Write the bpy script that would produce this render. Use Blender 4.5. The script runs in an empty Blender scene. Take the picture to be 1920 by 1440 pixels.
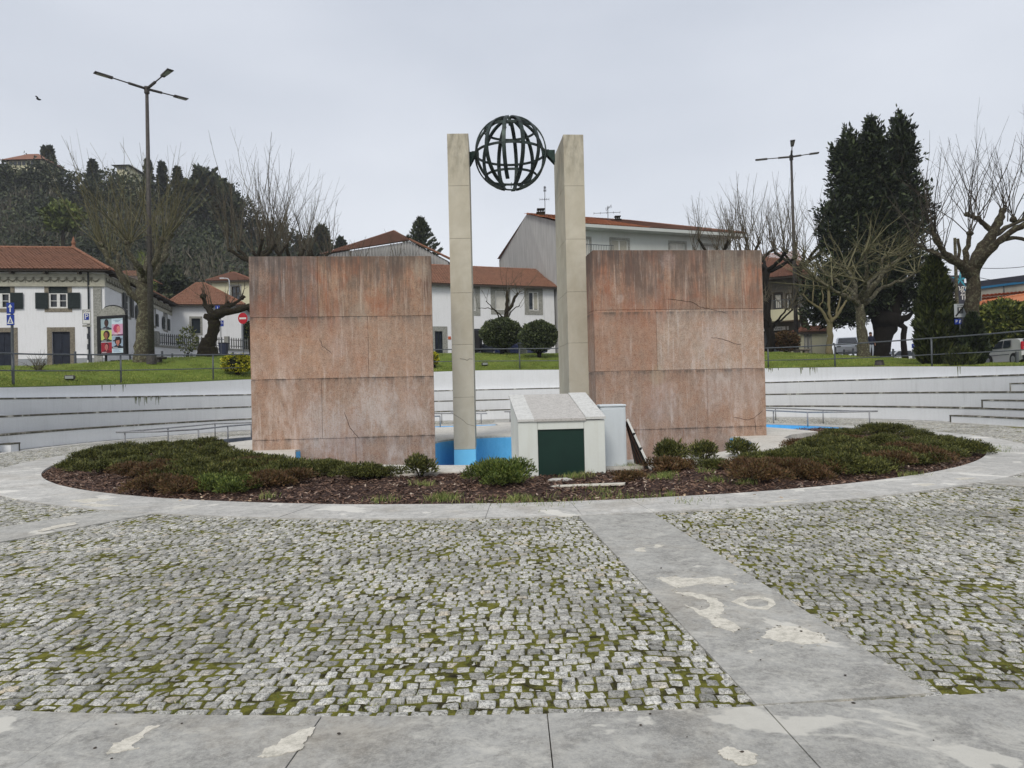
import bpy, math, random
import numpy as np
from math import sin, cos, pi, radians, atan2, hypot, sqrt
from mathutils import Vector, Matrix
sc = bpy.context.scene
COL = sc.collection
# ------------------------------------------------------------------ camera
FPX, HOR, ROLL, EYE = 1321.0, 736.0, 1.35, 1.6
_p = math.atan((HOR-720)/FPX); _r = radians(ROLL)
_F = np.array([0, cos(_p), sin(_p)]); _R0 = np.array([1., 0, 0]); _U0 = np.array([0, -sin(_p), cos(_p)])
_R = cos(_r)*_R0 - sin(_r)*_U0; _U = sin(_r)*_R0 + cos(_r)*_U0
cam_d = bpy.data.cameras.new('camera'); cam = bpy.data.objects.new('camera', cam_d); COL.objects.link(cam)
cam_d.sensor_width = 36; cam_d.lens = 36*FPX/1920; cam_d.clip_start = 0.05; cam_d.clip_end = 3000
_m = Matrix.Identity(4)
for i in range(3):
    _m[i][0] = _R[i]; _m[i][1] = _U[i]; _m[i][2] = -_F[i]
_m[2][3] = EYE
cam.matrix_world = _m
sc.camera = cam
# ------------------------------------------------------------------ sky, sun, exposure (overcast day)
SUN_EL, SUN_AZ = radians(46), radians(197)      # azimuth measured from +Y clockwise
w = bpy.data.worlds.new('World'); sc.world = w; w.use_nodes = True
nt = w.node_tree; nt.nodes.clear()
wo = nt.nodes.new('ShaderNodeOutputWorld'); bg = nt.nodes.new('ShaderNodeBackground'); bg.inputs[1].default_value = 0.1
sky = nt.nodes.new('ShaderNodeTexSky'); sky.sky_type = 'NISHITA'; sky.sun_disc = False
sky.sun_elevation = SUN_EL; sky.sun_rotation = SUN_AZ; sky.air_density = 1.5; sky.dust_density = 4
tc = nt.nodes.new('ShaderNodeTexCoord'); mp = nt.nodes.new('ShaderNodeMapping'); mp.inputs['Scale'].default_value = (1, 1, 2.6)
no = nt.nodes.new('ShaderNodeTexNoise'); no.inputs['Scale'].default_value = 1.6; no.inputs['Detail'].default_value = 5; no.inputs['Roughness'].default_value = .45
rp = nt.nodes.new('ShaderNodeValToRGB'); rp.color_ramp.elements[0].position = .3; rp.color_ramp.elements[1].position = .72
rp.color_ramp.elements[0].color = (5.0, 5.36, 6.05, 1); rp.color_ramp.elements[1].color = (6.8, 7.08, 7.65, 1)
mx = nt.nodes.new('ShaderNodeMix'); mx.data_type = 'RGBA'; mx.inputs[0].default_value = .9
nt.links.new(tc.outputs['Generated'], mp.inputs[0]); nt.links.new(mp.outputs[0], no.inputs['Vector']); nt.links.new(no.outputs[0], rp.inputs[0])
nt.links.new(sky.outputs[0], mx.inputs[6]); nt.links.new(rp.outputs[0], mx.inputs[7]); sz = nt.nodes.new('ShaderNodeSeparateXYZ'); nt.links.new(tc.outputs['Generated'], sz.inputs[0]); r2_ = nt.nodes.new('ShaderNodeValToRGB'); nt.links.new(sz.outputs[2], r2_.inputs[0])
r2_.color_ramp.elements[0].position = 0; r2_.color_ramp.elements[0].color = (1.13, 1.12, 1.1, 1); r2_.color_ramp.elements[1].position = .55; r2_.color_ramp.elements[1].color = (.95, .96, .98, 1)
mm = nt.nodes.new('ShaderNodeMix'); mm.data_type = 'RGBA'; mm.blend_type = 'MULTIPLY'; mm.inputs[0].default_value = 1; nt.links.new(mx.outputs[2], mm.inputs[6]); nt.links.new(r2_.outputs[0], mm.inputs[7]); nt.links.new(mm.outputs[2], bg.inputs[0]); nt.links.new(bg.outputs[0], wo.inputs[0])
sun_d = bpy.data.lights.new('sun', 'SUN'); sun = bpy.data.objects.new('sun', sun_d); COL.objects.link(sun)
sun_d.energy = 1.5; sun_d.angle = radians(20); sun_d.color = (1, .945, .86)
sd = Vector((sin(SUN_AZ)*cos(SUN_EL), cos(SUN_AZ)*cos(SUN_EL), sin(SUN_EL)))
sun.rotation_euler = (-sd).to_track_quat('-Z', 'Y').to_euler(); sun.location = (0, -10, 40)
sc.view_settings.view_transform = 'Standard'; sc.view_settings.look = 'None'; sc.view_settings.exposure = 0.24; sc.view_settings.gamma = 1
sc.view_settings.use_curve_mapping = False
# ------------------------------------------------------------------ pixel helpers (measured off the photograph; give real points in the world)
def ray(px, py): return _F*FPX + (px-960)*_R - (py-720)*_U
def G(px, py, z=0.0):
    d = ray(px, py); t = (z-EYE)/d[2]; return Vector((t*d[0], t*d[1], EYE+t*d[2]))
def P(px, py, Y):
    d = ray(px, py); t = Y/d[1]; return Vector((t*d[0], Y, EYE+t*d[2]))
# ------------------------------------------------------------------ tags
def tag(o, label=None, cat=None, group=None, kind=None):
    if label: o['label'] = label
    if cat: o['category'] = cat
    if group: o['group'] = group
    if kind: o['kind'] = kind
    return o
def empty(name, loc=(0, 0, 0), rz=0, label=None, cat=None, group=None):
    o = bpy.data.objects.new(name, None); COL.objects.link(o); o.location = loc; o.rotation_euler = (0, 0, rz)
    o.empty_display_size = .2
    return tag(o, label, cat, group)
# ------------------------------------------------------------------ mesh builder
class MB:
    def __init__(s): s.V = []; s.F = []; s.M = []; s.mi = 0
    def v(s, *ps):
        b = len(s.V); s.V += [tuple(p) for p in ps]; return b
    def face(s, *ps):
        b = s.v(*ps); s.F.append(tuple(range(b, b+len(ps)))); s.M.append(s.mi)
    def idx(s, f): s.F.append(tuple(f)); s.M.append(s.mi)
    def hexa(s, c):       # 8 corners: bottom 4 ccw, top 4 ccw
        b = s.v(*c)
        for f in ((3, 2, 1, 0), (4, 5, 6, 7), (0, 1, 5, 4), (1, 2, 6, 5), (2, 3, 7, 6), (3, 0, 4, 7)): s.idx([b+i for i in f])
    def box(s, x0, x1, y0, y1, z0, z1):
        s.hexa([(x0, y0, z0), (x1, y0, z0), (x1, y1, z0), (x0, y1, z0), (x0, y0, z1), (x1, y0, z1), (x1, y1, z1), (x0, y1, z1)])
    def bbox(s, x0, x1, y0, y1, z0, z1, c=.01):   # box with chamfered edges
        xs = (x0, x1); ys = (y0, y1); zs = (z0, z1); c = min(c, (x1-x0)*.45, (y1-y0)*.45, (z1-z0)*.45)
        b = len(s.V); I = {}
        for i in (0, 1):
            for j in (0, 1):
                for k in (0, 1):
                    sx = c if i == 0 else -c; sy = c if j == 0 else -c; sz = c if k == 0 else -c
                    I[i, j, k, 'x'] = s.v((xs[i], ys[j]+sy, zs[k]+sz)); I[i, j, k, 'y'] = s.v((xs[i]+sx, ys[j], zs[k]+sz)); I[i, j, k, 'z'] = s.v((xs[i]+sx, ys[j]+sy, zs[k]))
        def q(keys, flip=False):
            f = [I[k] for k in keys]; s.idx(f[::-1] if flip else f)
        for i in (0, 1): q([(i, 0, 0, 'x'), (i, 1, 0, 'x'), (i, 1, 1, 'x'), (i, 0, 1, 'x')], i == 0)
        for j in (0, 1): q([(0, j, 0, 'y'), (0, j, 1, 'y'), (1, j, 1, 'y'), (1, j, 0, 'y')], j == 0)
        for k in (0, 1): q([(0, 0, k, 'z'), (1, 0, k, 'z'), (1, 1, k, 'z'), (0, 1, k, 'z')], k == 0)
        for i in (0, 1):
            for j in (0, 1):
                q([(i, j, 0, 'x'), (i, j, 0, 'y'), (i, j, 1, 'y'), (i, j, 1, 'x')], (i+j) % 2 == 1)
            for k in (0, 1): q([(i, 0, k, 'x'), (i, 1, k, 'x'), (i, 1, k, 'z'), (i, 0, k, 'z')], (i+k) % 2 == 0)
        for j in (0, 1):
            for k in (0, 1): q([(0, j, k, 'y'), (0, j, k, 'z'), (1, j, k, 'z'), (1, j, k, 'y')], (j+k) % 2 == 0)
        for i in (0, 1):
            for j in (0, 1):
                for k in (0, 1): q([(i, j, k, 'x'), (i, j, k, 'y'), (i, j, k, 'z')], (i+j+k) % 2 == 0)
    def prism(s, pts, z0, z1):     # plan polygon ccw
        n = len(pts); b = s.v(*[(p[0], p[1], z0) for p in pts]); t = s.v(*[(p[0], p[1], z1) for p in pts])
        s.idx(range(t, t+n)); s.idx(list(range(b, b+n))[::-1])
        for i in range(n): j = (i+1) % n; s.idx((b+i, b+j, t+j, t+i))
    def extr(s, pts, d):           # 3D polygon extruded by vector d
        n = len(pts); d = Vector(d); b = s.v(*pts); t = s.v(*[Vector(p)+d for p in pts])
        s.idx(range(t, t+n)); s.idx(list(range(b, b+n))[::-1])
        for i in range(n): j = (i+1) % n; s.idx((b+i, b+j, t+j, t+i))
    def tube(s, pts, rad, n=6, cap=True):
        pts = [Vector(p) for p in pts]; m = len(pts)
        if not hasattr(rad, '__len__'): rad = [rad]*m
        prev = None; rings = []
        for i, p in enumerate(pts):
            t = (pts[min(i+1, m-1)]-pts[max(i-1, 0)])
            if t.length < 1e-9: t = Vector((0, 0, 1))
            t.normalize()
            if prev is None:
                a = Vector((0, 0, 1)) if abs(t.z) < .9 else Vector((1, 0, 0)); u = t.cross(a).normalized()
            else:
                u = prev - t*prev.dot(t)
                u = u.normalized() if u.length > 1e-6 else t.orthogonal().normalized()
            prev = u; wv = t.cross(u); b = len(s.V)
            for k in range(n):
                an = 2*pi*k/n; s.V.append(tuple(p+(u*cos(an)+wv*sin(an))*rad[i]))
            rings.append(b)
        for i in range(m-1):
            a, b = rings[i], rings[i+1]
            for k in range(n): k2 = (k+1) % n; s.idx((a+k, a+k2, b+k2, b+k))
        if cap: s.idx([rings[0]+k for k in range(n)][::-1]); s.idx([rings[-1]+k for k in range(n)])
    def cyl(s, c, r, z0, z1, n=16, r2=None):
        s.tube([(c[0], c[1], z0), (c[0], c[1], z1)], [r, r if r2 is None else r2], n)
    def blob(s, c, r, rng=None, amp=0, n=8, m=6, sc3=(1, 1, 1)):
        rows = []
        for i in range(m+1):
            th = pi*i/m; row = []
            for k in range(n):
                ph = 2*pi*k/n; rr = r*(1+(rng.uniform(-amp, amp) if rng and 0 < i < m else 0))
                row.append(s.v((c[0]+rr*sc3[0]*sin(th)*cos(ph), c[1]+rr*sc3[1]*sin(th)*sin(ph), c[2]+rr*sc3[2]*cos(th))))
            rows.append(row)
        for i in range(m):
            for k in range(n): k2 = (k+1) % n; s.idx((rows[i][k], rows[i+1][k], rows[i+1][k2], rows[i][k2]))
    def xf(s, M, b=0):
        for i in range(b, len(s.V)): s.V[i] = tuple(M @ Vector(s.V[i]))
    def build(s, name, mats, parent=None, smooth=False, merge=False, loc=None):
        me = bpy.data.meshes.new(name); me.from_pydata(s.V, [], s.F)
        mats = mats if isinstance(mats, (list, tuple)) else [mats]
        for m in mats: me.materials.append(m)
        if len(mats) > 1: me.polygons.foreach_set('material_index', s.M)
        if smooth: me.polygons.foreach_set('use_smooth', [True]*len(s.F))
        me.update()
        o = bpy.data.objects.new(name, me); COL.objects.link(o)
        if parent is not None: o.parent = parent
        if loc is not None: o.location = loc
        return o
def npmesh(name, V, F, mat, parent=None, smooth=False, loc=None):   # V (n,3), F (m,k) all same k
    me = bpy.data.meshes.new(name); V = np.asarray(V, dtype=np.float32); F = np.asarray(F, dtype=np.int32); k = F.shape[1]
    me.vertices.add(len(V)); me.vertices.foreach_set('co', V.ravel())
    me.loops.add(F.size); me.loops.foreach_set('vertex_index', F.ravel())
    me.polygons.add(len(F)); me.polygons.foreach_set('loop_start', np.arange(0, F.size, k, dtype=np.int32))
    try: me.polygons.foreach_set('loop_total', np.full(len(F), k, dtype=np.int32))
    except Exception: pass
    if smooth: me.polygons.foreach_set('use_smooth', np.ones(len(F), dtype=bool))
    me.update(calc_edges=True)
    if mat: me.materials.append(mat)
    o = bpy.data.objects.new(name, me); COL.objects.link(o)
    if parent is not None: o.parent = parent
    if loc is not None: o.location = loc
    return o
def copy_tree(o, parent=None):
    c = o.copy(); COL.objects.link(c); c.parent = parent
    for ch in o.children: copy_tree(ch, c)
    return c
# ------------------------------------------------------------------ materials
def C(r, g, b, k=1.0):          # sRGB bytes -> linear
    f = lambda c: ((c/255+.055)/1.055)**2.4 if c > 10 else c/255/12.92
    return (f(r)*k, f(g)*k, f(b)*k, 1)
class N:
    def __init__(s, name, rough=.8, metal=0, spec=.3):
        s.m = bpy.data.materials.new(name); s.m.use_nodes = True; s.t = s.m.node_tree; s.b = s.t.nodes['Principled BSDF']
        s.b.inputs['Roughness'].default_value = rough; s.b.inputs['Metallic'].default_value = metal; s.b.inputs['Specular IOR Level'].default_value = spec
        s.tc = s.t.nodes.new('ShaderNodeTexCoord'); s.co = s.tc.outputs['Object']
    def n(s, typ): return s.t.nodes.new('ShaderNode'+typ)
    def l(s, a, b): s.t.links.new(a, b)
    def mapping(s, scale=(1, 1, 1), rot=(0, 0, 0), loc=(0, 0, 0), src=None):
        m = s.n('Mapping'); m.inputs['Scale'].default_value = scale; m.inputs['Rotation'].default_value = rot; m.inputs['Location'].default_value = loc
        s.l(src or s.co, m.inputs[0]); return m.outputs[0]
    def noise(s, scale, detail=5, rough=.55, dist=0, src=None):
        m = s.n('TexNoise'); m.inputs['Scale'].default_value = scale; m.inputs['Detail'].default_value = detail; m.inputs['Roughness'].default_value = rough; m.inputs['Distortion'].default_value = dist
        s.l(src or s.co, m.inputs['Vector']); return m.outputs[0]
    def voro(s, scale, feature='F1', src=None, out='Distance', rnd=1):
        m = s.n('TexVoronoi'); m.feature = feature; m.inputs['Scale'].default_value = scale; m.inputs['Randomness'].default_value = rnd
        s.l(src or s.co, m.inputs['Vector']); return m.outputs[out]
    def ramp(s, src, stops):
        m = s.n('ValToRGB'); e = m.color_ramp.elements
        while len(e) < len(stops): e.new(.5)
        for i, (p, c) in enumerate(stops):
            e[i].position = p; e[i].color = c if hasattr(c, '__len__') else (c, c, c, 1)
        s.l(src, m.inputs[0]); return m.outputs[0]
    def mix(s, fac, a, b, typ='MIX'):
        m = s.n('Mix'); m.data_type = 'RGBA'; m.blend_type = typ
        for v, i in ((fac, 0), (a, 6), (b, 7)):
            if hasattr(v, 'is_linked'): s.l(v, m.inputs[i])
            else: m.inputs[i].default_value = v
        return m.outputs[2]
    def math(s, op, a, b=0.0, clamp=False):
        m = s.n('Math'); m.operation = op; m.use_clamp = clamp
        for v, i in ((a, 0), (b, 1)):
            if hasattr(v, 'is_linked'): s.l(v, m.inputs[i])
            else: m.inputs[i].default_value = v
        return m.outputs[0]
    def sep(s, src=None):
        m = s.n('SeparateXYZ'); s.l(src or s.co, m.inputs[0]); return m.outputs
    def island(s):
        g = s.n('NewGeometry'); return g.outputs['Random Per Island']
    def color(s, c):
        if hasattr(c, 'is_linked'): s.l(c, s.b.inputs['Base Color'])
        else: s.b.inputs['Base Color'].default_value = c
    def bump(s, h, strength=.3, dist=.02):
        m = s.n('Bump'); m.inputs['Strength'].default_value = strength; m.inputs['Distance'].default_value = dist
        s.l(h, m.inputs['Height']); s.l(m.outputs[0], s.b.inputs['Normal'])
def simple(name, c1, c2=None, scale=3, rough=.8, metal=0, bump=0, bs=30, bd=.01, spec=.3, stretch=(1, 1, 1), lo=.35, hi=.65):
    m = N(name, rough, metal, spec); src = m.mapping(stretch) if stretch != (1, 1, 1) else None
    if c2 is None: m.color(c1)
    else: m.color(m.ramp(m.noise(scale, 6, .6, src=src), [(lo, c1), (hi, c2)]))
    if bump: m.bump(m.noise(bs, 4), bump, bd)
    return m.m
def leafmat(name, cols, clump=1.2, rough=.6, trans=.25):
    m = N(name, rough, 0, .25)
    a = m.ramp(m.island(), [(i/(len(cols)-1), c) for i, c in enumerate(cols)])
    k = m.ramp(m.noise(clump, 3), [(.3, .55), (.7, 1.35)])
    m.color(m.mix(1.0, a, k, 'MULTIPLY'))
    return m.m
MT = {}
# concrete / limestone slabs
def slabmat(name, base, dark, pale, patch=.62, stain=(.30, .25, .18, 1), pscale=1.1):
    m = N(name, .85, 0, .25)
    a = m.ramp(m.noise(2.2, 8, .7, .5), [(.36, dark), (.62, base)])
    a = m.mix(m.ramp(m.noise(3.1, 7, .75, 1.2, src=m.mapping((1, 1.6, 1), loc=(2, 8, 0))), [(.5, 0), (.64, .5)]), a, pale)
    a = m.mix(m.ramp(m.noise(38, 6, .85), [(.42, .0), (.66, .5)]), a, pale)
    a = m.mix(m.ramp(m.noise(11, 7, .85, src=m.mapping(loc=(1, 5, 2))), [(.5, .0), (.64, .45)]), a, (.12, .115, .105, 1))
    pm = m.ramp(m.noise(pscale, 5, .55, .6, src=m.mapping(loc=(3.3, 1.7, 0))), [(patch, 0), (patch+.02, 1)])
    a = m.mix(m.math('MULTIPLY', pm, .8), a, pale)
    sp = m.ramp(m.noise(160, 2), [(.66, 0), (.74, 1)])
    a = m.mix(m.math('MULTIPLY', sp, .35), a, (.05, .05, .045, 1))
    a = m.mix(m.ramp(m.noise(.7, 6, .7, src=m.mapping(loc=(9, 4, 0))), [(.52, 0), (.75, .45)]), a, stain)
    r = m.math('MULTIPLY', m.island(), .22); r = m.math('ADD', r, .89)
    m.color(m.mix(1, a, r, 'MULTIPLY')); m.bump(m.noise(70, 6, .7), .35, .004); return m.m
MT['slab'] = slabmat('grey_slab', C(170, 169, 164), C(134, 133, 129), C(206, 203, 193), .62)
MT['slab_ring'] = slabmat('ring_slab', C(194, 192, 187), C(164, 163, 159), C(222, 219, 210), .6, pscale=1.0)
MT['rim'] = slabmat('rim_slab', C(208, 204, 194), C(186, 182, 172), C(222, 219, 212), .7)
m = N('pale_patch', .9, 0, .2); m.color(m.ramp(m.noise(16, 7, .85), [(.36, C(170, 166, 154)), (.5, C(204, 199, 186)), (.6, C(218, 213, 200))])); m.bump(m.noise(90, 4), .3, .003); MT['patch'] = m.m
# cobbles
m = N('cobble_stone', .85, 0, .3)
a = m.ramp(m.island(), [(0, C(150, 149, 142)), (.2, C(188, 186, 178)), (.6, C(212, 210, 202)), (.92, C(230, 228, 220)), (1, C(214, 202, 180))])
a = m.mix(m.ramp(m.noise(38, 6, .75), [(.45, 0), (.62, .85)]), a, C(104, 103, 98))
a = m.mix(m.ramp(m.noise(130, 3, .7), [(.53, 0), (.62, .75)]), a, C(58, 57, 52))
a = m.mix(m.ramp(m.noise(.55, 5, .6), [(.45, 0), (.66, .5)]), a, C(98, 96, 88))
a = m.mix(m.ramp(m.noise(17, 5, .7, src=m.mapping(loc=(5, 5, 0))), [(.62, 0), (.72, .65)]), a, C(104, 108, 50))
m.color(a); m.bump(m.noise(110, 5, .75), .6, .006); MT['cobble'] = m.m
# moss and dirt in the joints
m = N('joint_moss', .95, 0, .1)
a = m.ramp(m.noise(7, 6, .7), [(.32, C(50, 46, 36)), (.42, C(84, 80, 50)), (.5, C(118, 118, 54)), (.7, C(160, 156, 70))])
a = m.mix(m.ramp(m.noise(90, 4, .8), [(.35, .45), (.7, 0)]), a, C(30, 32, 16)); m.color(a); m.bump(m.noise(220, 4, .8), .9, .01); MT['moss'] = m.m
# mulch
m = N('bark_mulch', .85, 0, .3); a = m.ramp(m.island(), [(0, C(54, 40, 33)), (.4, C(94, 70, 56)), (.8, C(126, 100, 82)), (.95, C(148, 122, 108)), (1, C(196, 180, 162))])
m.color(m.mix(m.ramp(m.noise(1.3, 4), [(.4, 0), (.8, .5)]), a, C(58, 44, 40))); MT['chip'] = m.m
MT['soil'] = simple('bed_soil', C(44, 32, 28), C(74, 54, 46), 25, .95, bump=.8, bs=60, bd=.03)
# white render for tiers / buildings
def whitemat(name, c, dirt, streak=.35, low=None):
    m = N(name, .8, 0, .25)
    st = m.ramp(m.noise(1.5, 6, .6, src=m.mapping((6, 6, .5))), [(.5, 0), (.8, streak)])
    a = m.mix(st, c, dirt); a = m.mix(m.ramp(m.noise(.5, 5, .6), [(.5, 0), (.78, streak*.8)]), a, dirt)
    a = m.mix(m.ramp(m.noise(12, 5, .7), [(.45, 0), (.8, .12)]), a, dirt)
    m.color(a); m.bump(m.noise(25, 5), .15, .01); return m.m
MT['tier'] = whitemat('painted_tier', C(224, 226, 228), C(168, 170, 166), .18)
MT['nose'] = N('tier_edge', .9).m
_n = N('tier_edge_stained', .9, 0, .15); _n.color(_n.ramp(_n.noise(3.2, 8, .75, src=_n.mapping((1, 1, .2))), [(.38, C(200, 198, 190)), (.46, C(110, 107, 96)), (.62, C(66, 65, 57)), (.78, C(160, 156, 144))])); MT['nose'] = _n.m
MT['house_white'] = whitemat('house_render', C(230, 231, 232), C(160, 160, 152), .25)
MT['house_cream'] = whitemat('cream_render', C(206, 202, 172), C(160, 154, 128), .3)
MT['house_shaded'] = whitemat('shaded_render', C(112, 108, 98), C(86, 82, 74), .3)  # deep shade on the balcony building is put into this wall colour
MT['house_grey'] = whitemat('pale_render', C(196, 200, 196), C(160, 160, 152), .25)
MT['plinth'] = whitemat('grey_plinth', C(150, 154, 156), C(120, 122, 120), .3)
MT['granite'] = simple('granite_trim', C(140, 132, 116), C(106, 100, 88), 9, .85, bump=.3, bs=60)
MT['granite_pale'] = simple('pale_granite_trim', C(160, 160, 152), C(126, 126, 120), 9, .85, bump=.3, bs=60)
# corrugated sheet gable
m = N('fluted_sheet', .6, 0, .3); xs = m.sep()
a = m.ramp(m.noise(1.2, 6, .6, src=m.mapping((5, 5, .35))), [(.35, C(158, 158, 156)), (.7, C(182, 182, 180))]); m.color(a); MT['sheet'] = m.m
def rooftile(name, cols, moss=.35):
    m = N(name, .9, 0, .2)
    a = m.ramp(m.noise(5, 6, .8), [(.3, cols[0]), (.5, cols[1]), (.7, cols[2])])
    a = m.mix(m.ramp(m.noise(1.0, 6, .7), [(.5, 0), (.8, moss)]), a, C(60, 56, 44))
    a = m.mix(m.ramp(m.noise(26, 3, .8), [(.55, 0), (.75, .5)]), a, cols[3]); m.color(a); m.bump(m.noise(30, 4), .4, .02); return m.m
MT['tile_old'] = rooftile('weathered_tiles', [C(108, 78, 64), C(142, 102, 82), C(162, 124, 102), C(70, 56, 48)], .5)
MT['tile_new'] = rooftile('orange_tiles', [C(170, 104, 72), C(190, 122, 86), C(196, 136, 100), C(150, 88, 62)], .12)
MT['tile_mid'] = rooftile('brown_tiles', [C(112, 78, 64), C(136, 96, 78), C(144, 108, 90), C(76, 58, 50)], .35)
MT['wood_dark'] = simple('dark_wood', C(52, 48, 44), C(74, 66, 58), 10, .8, stretch=(1, 1, 6))
MT['dark_green'] = simple('shutter_paint', C(22, 34, 34), C(30, 42, 42), 4, .5)
MT['door_navy'] = simple('navy_door', C(30, 38, 52), C(22, 28, 40), 3, .55)
MT['white_paint'] = simple('white_paint', C(226, 226, 222), C(205, 205, 200), 6, .45)
MT['glass'] = N('window_glass', .08, 0, .6); MT['glass'].color(C(44, 50, 56)); MT['glass'] = MT['glass'].m
MT['curtain'] = simple('curtain_cloth', C(190, 186, 170), C(150, 148, 138), 8, .9, stretch=(8, 8, .4))
MT['blind'] = simple('roller_blind', C(206, 204, 196), C(190, 188, 180), 2, .7)
MT['drain'] = simple('drain_pipe', C(34, 40, 44), None, rough=.5)
MT['rail'] = simple('grey_painted_steel', C(96, 100, 104), C(80, 84, 88), 12, .5, metal=.3)
MT['steel'] = simple('brushed_steel', C(160, 161, 164), C(132, 133, 136), 10, .4, metal=.25)
MT['lamp_metal'] = simple('lamp_post_paint', C(86, 82, 78), C(64, 60, 58), 8, .6, metal=.2)
MT['lamp_glass'] = simple('lamp_glass', C(150, 156, 150), None, rough=.25)
MT['bronze'] = simple('weathered_bronze', C(42, 46, 46), C(66, 78, 74), 6, .5, metal=.55, bump=.2, bs=30)
MT['bronze_green'] = simple('green_bronze', C(50, 74, 68), C(34, 44, 42), 8, .6, metal=.4)
MT['blue_d'] = simple('pool_blue', C(112, 196, 244), C(100, 188, 238), 2, .6)
m = N('worn_pool_paint', .6, 0, .3); a = m.ramp(m.noise(3, 7, .8, src=m.mapping((1, 1, .5))), [(.4, C(112, 196, 244)), (.62, C(96, 182, 232)), (.75, C(132, 190, 220))]); a = m.mix(m.ramp(m.noise(14, 6, .85, src=m.mapping((2, 2, .3))), [(.58, 0), (.7, .35)]), a, C(90, 130, 140)); m.color(a); MT['blue_d'] = m.m
MT['blue_l'] = simple('light_pool_blue', C(132, 214, 254), C(122, 206, 250), 2, .6)
MT['pool_floor'] = simple('pool_floor', C(52, 128, 176), C(70, 110, 130), 2, .6)
MT['green_door'] = simple('green_metal', C(24, 52, 44), C(20, 46, 39), 2, .45)
MT['cab_white'] = whitemat('cabinet_white', C(205, 212, 216), C(170, 176, 178), .2)
MT['marble'] = whitemat('pale_marble', C(218, 222, 216), C(186, 184, 168), .3)
m = N('pitted_lid_stone', .85, 0, .2); a = m.ramp(m.noise(9, 6, .7), [(.3, C(176, 173, 168)), (.7, C(198, 195, 190))])
a = m.mix(m.ramp(m.noise(28, 6, .8, 1.5), [(.53, 0), (.62, .75)]), a, C(110, 104, 98)); m.color(a); m.bump(m.noise(40, 5), .4, .005); MT['lid'] = m.m
m = N('pitted_lid_pale', .85, 0, .2); a = m.ramp(m.noise(9, 6, .7), [(.3, C(194, 194, 190)), (.7, C(214, 214, 210))])
a = m.mix(m.ramp(m.noise(28, 6, .8, 1.5), [(.54, 0), (.62, .7)]), a, C(120, 118, 112)); m.color(a); m.bump(m.noise(40, 5), .4, .005); MT['lid_pale'] = m.m
# beige limestone of the pillars
m = N('beige_limestone', .8, 0, .25)
a = m.ramp(m.noise(1.3, 7, .6, .5), [(.3, C(182, 174, 155)), (.7, C(202, 195, 178))])
a = m.mix(m.ramp(m.noise(2.2, 6, .65, 1.4, src=m.mapping((1.4, 1.4, .5))), [(.5, 0), (.75, .4)]), a, C(204, 200, 188))
a = m.mix(m.ramp(m.noise(60, 3, .7), [(.62, 0), (.72, .35)]), a, C(110, 102, 90))
zz = m.sep()[2]; top = m.math('MULTIPLY', m.ramp(m.math('DIVIDE', zz, 10.0), [(.8, 0), (.99, 1)]), m.ramp(m.noise(5, 6, .7, src=m.mapping((1, 1, .35))), [(.4, 0), (.65, .75)]))
a = m.mix(top, a, C(112, 106, 94)); m.color(a); m.bump(m.noise(35, 6, .7), .3, .006); MT['lime'] = m.m
m = N('pillar_side', .8, 0, .25)
a = m.ramp(m.noise(1.4, 7, .6, .5), [(.3, C(188, 181, 162)), (.7, C(208, 203, 186))]); a = m.mix(m.ramp(m.noise(3, 6, .7, src=m.mapping((3, 3, .3))), [(.5, 0), (.75, .5)]), a, C(132, 126, 112)); m.color(a); m.bump(m.noise(35, 6, .7), .3, .006); MT['lime_side'] = m.m
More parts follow.
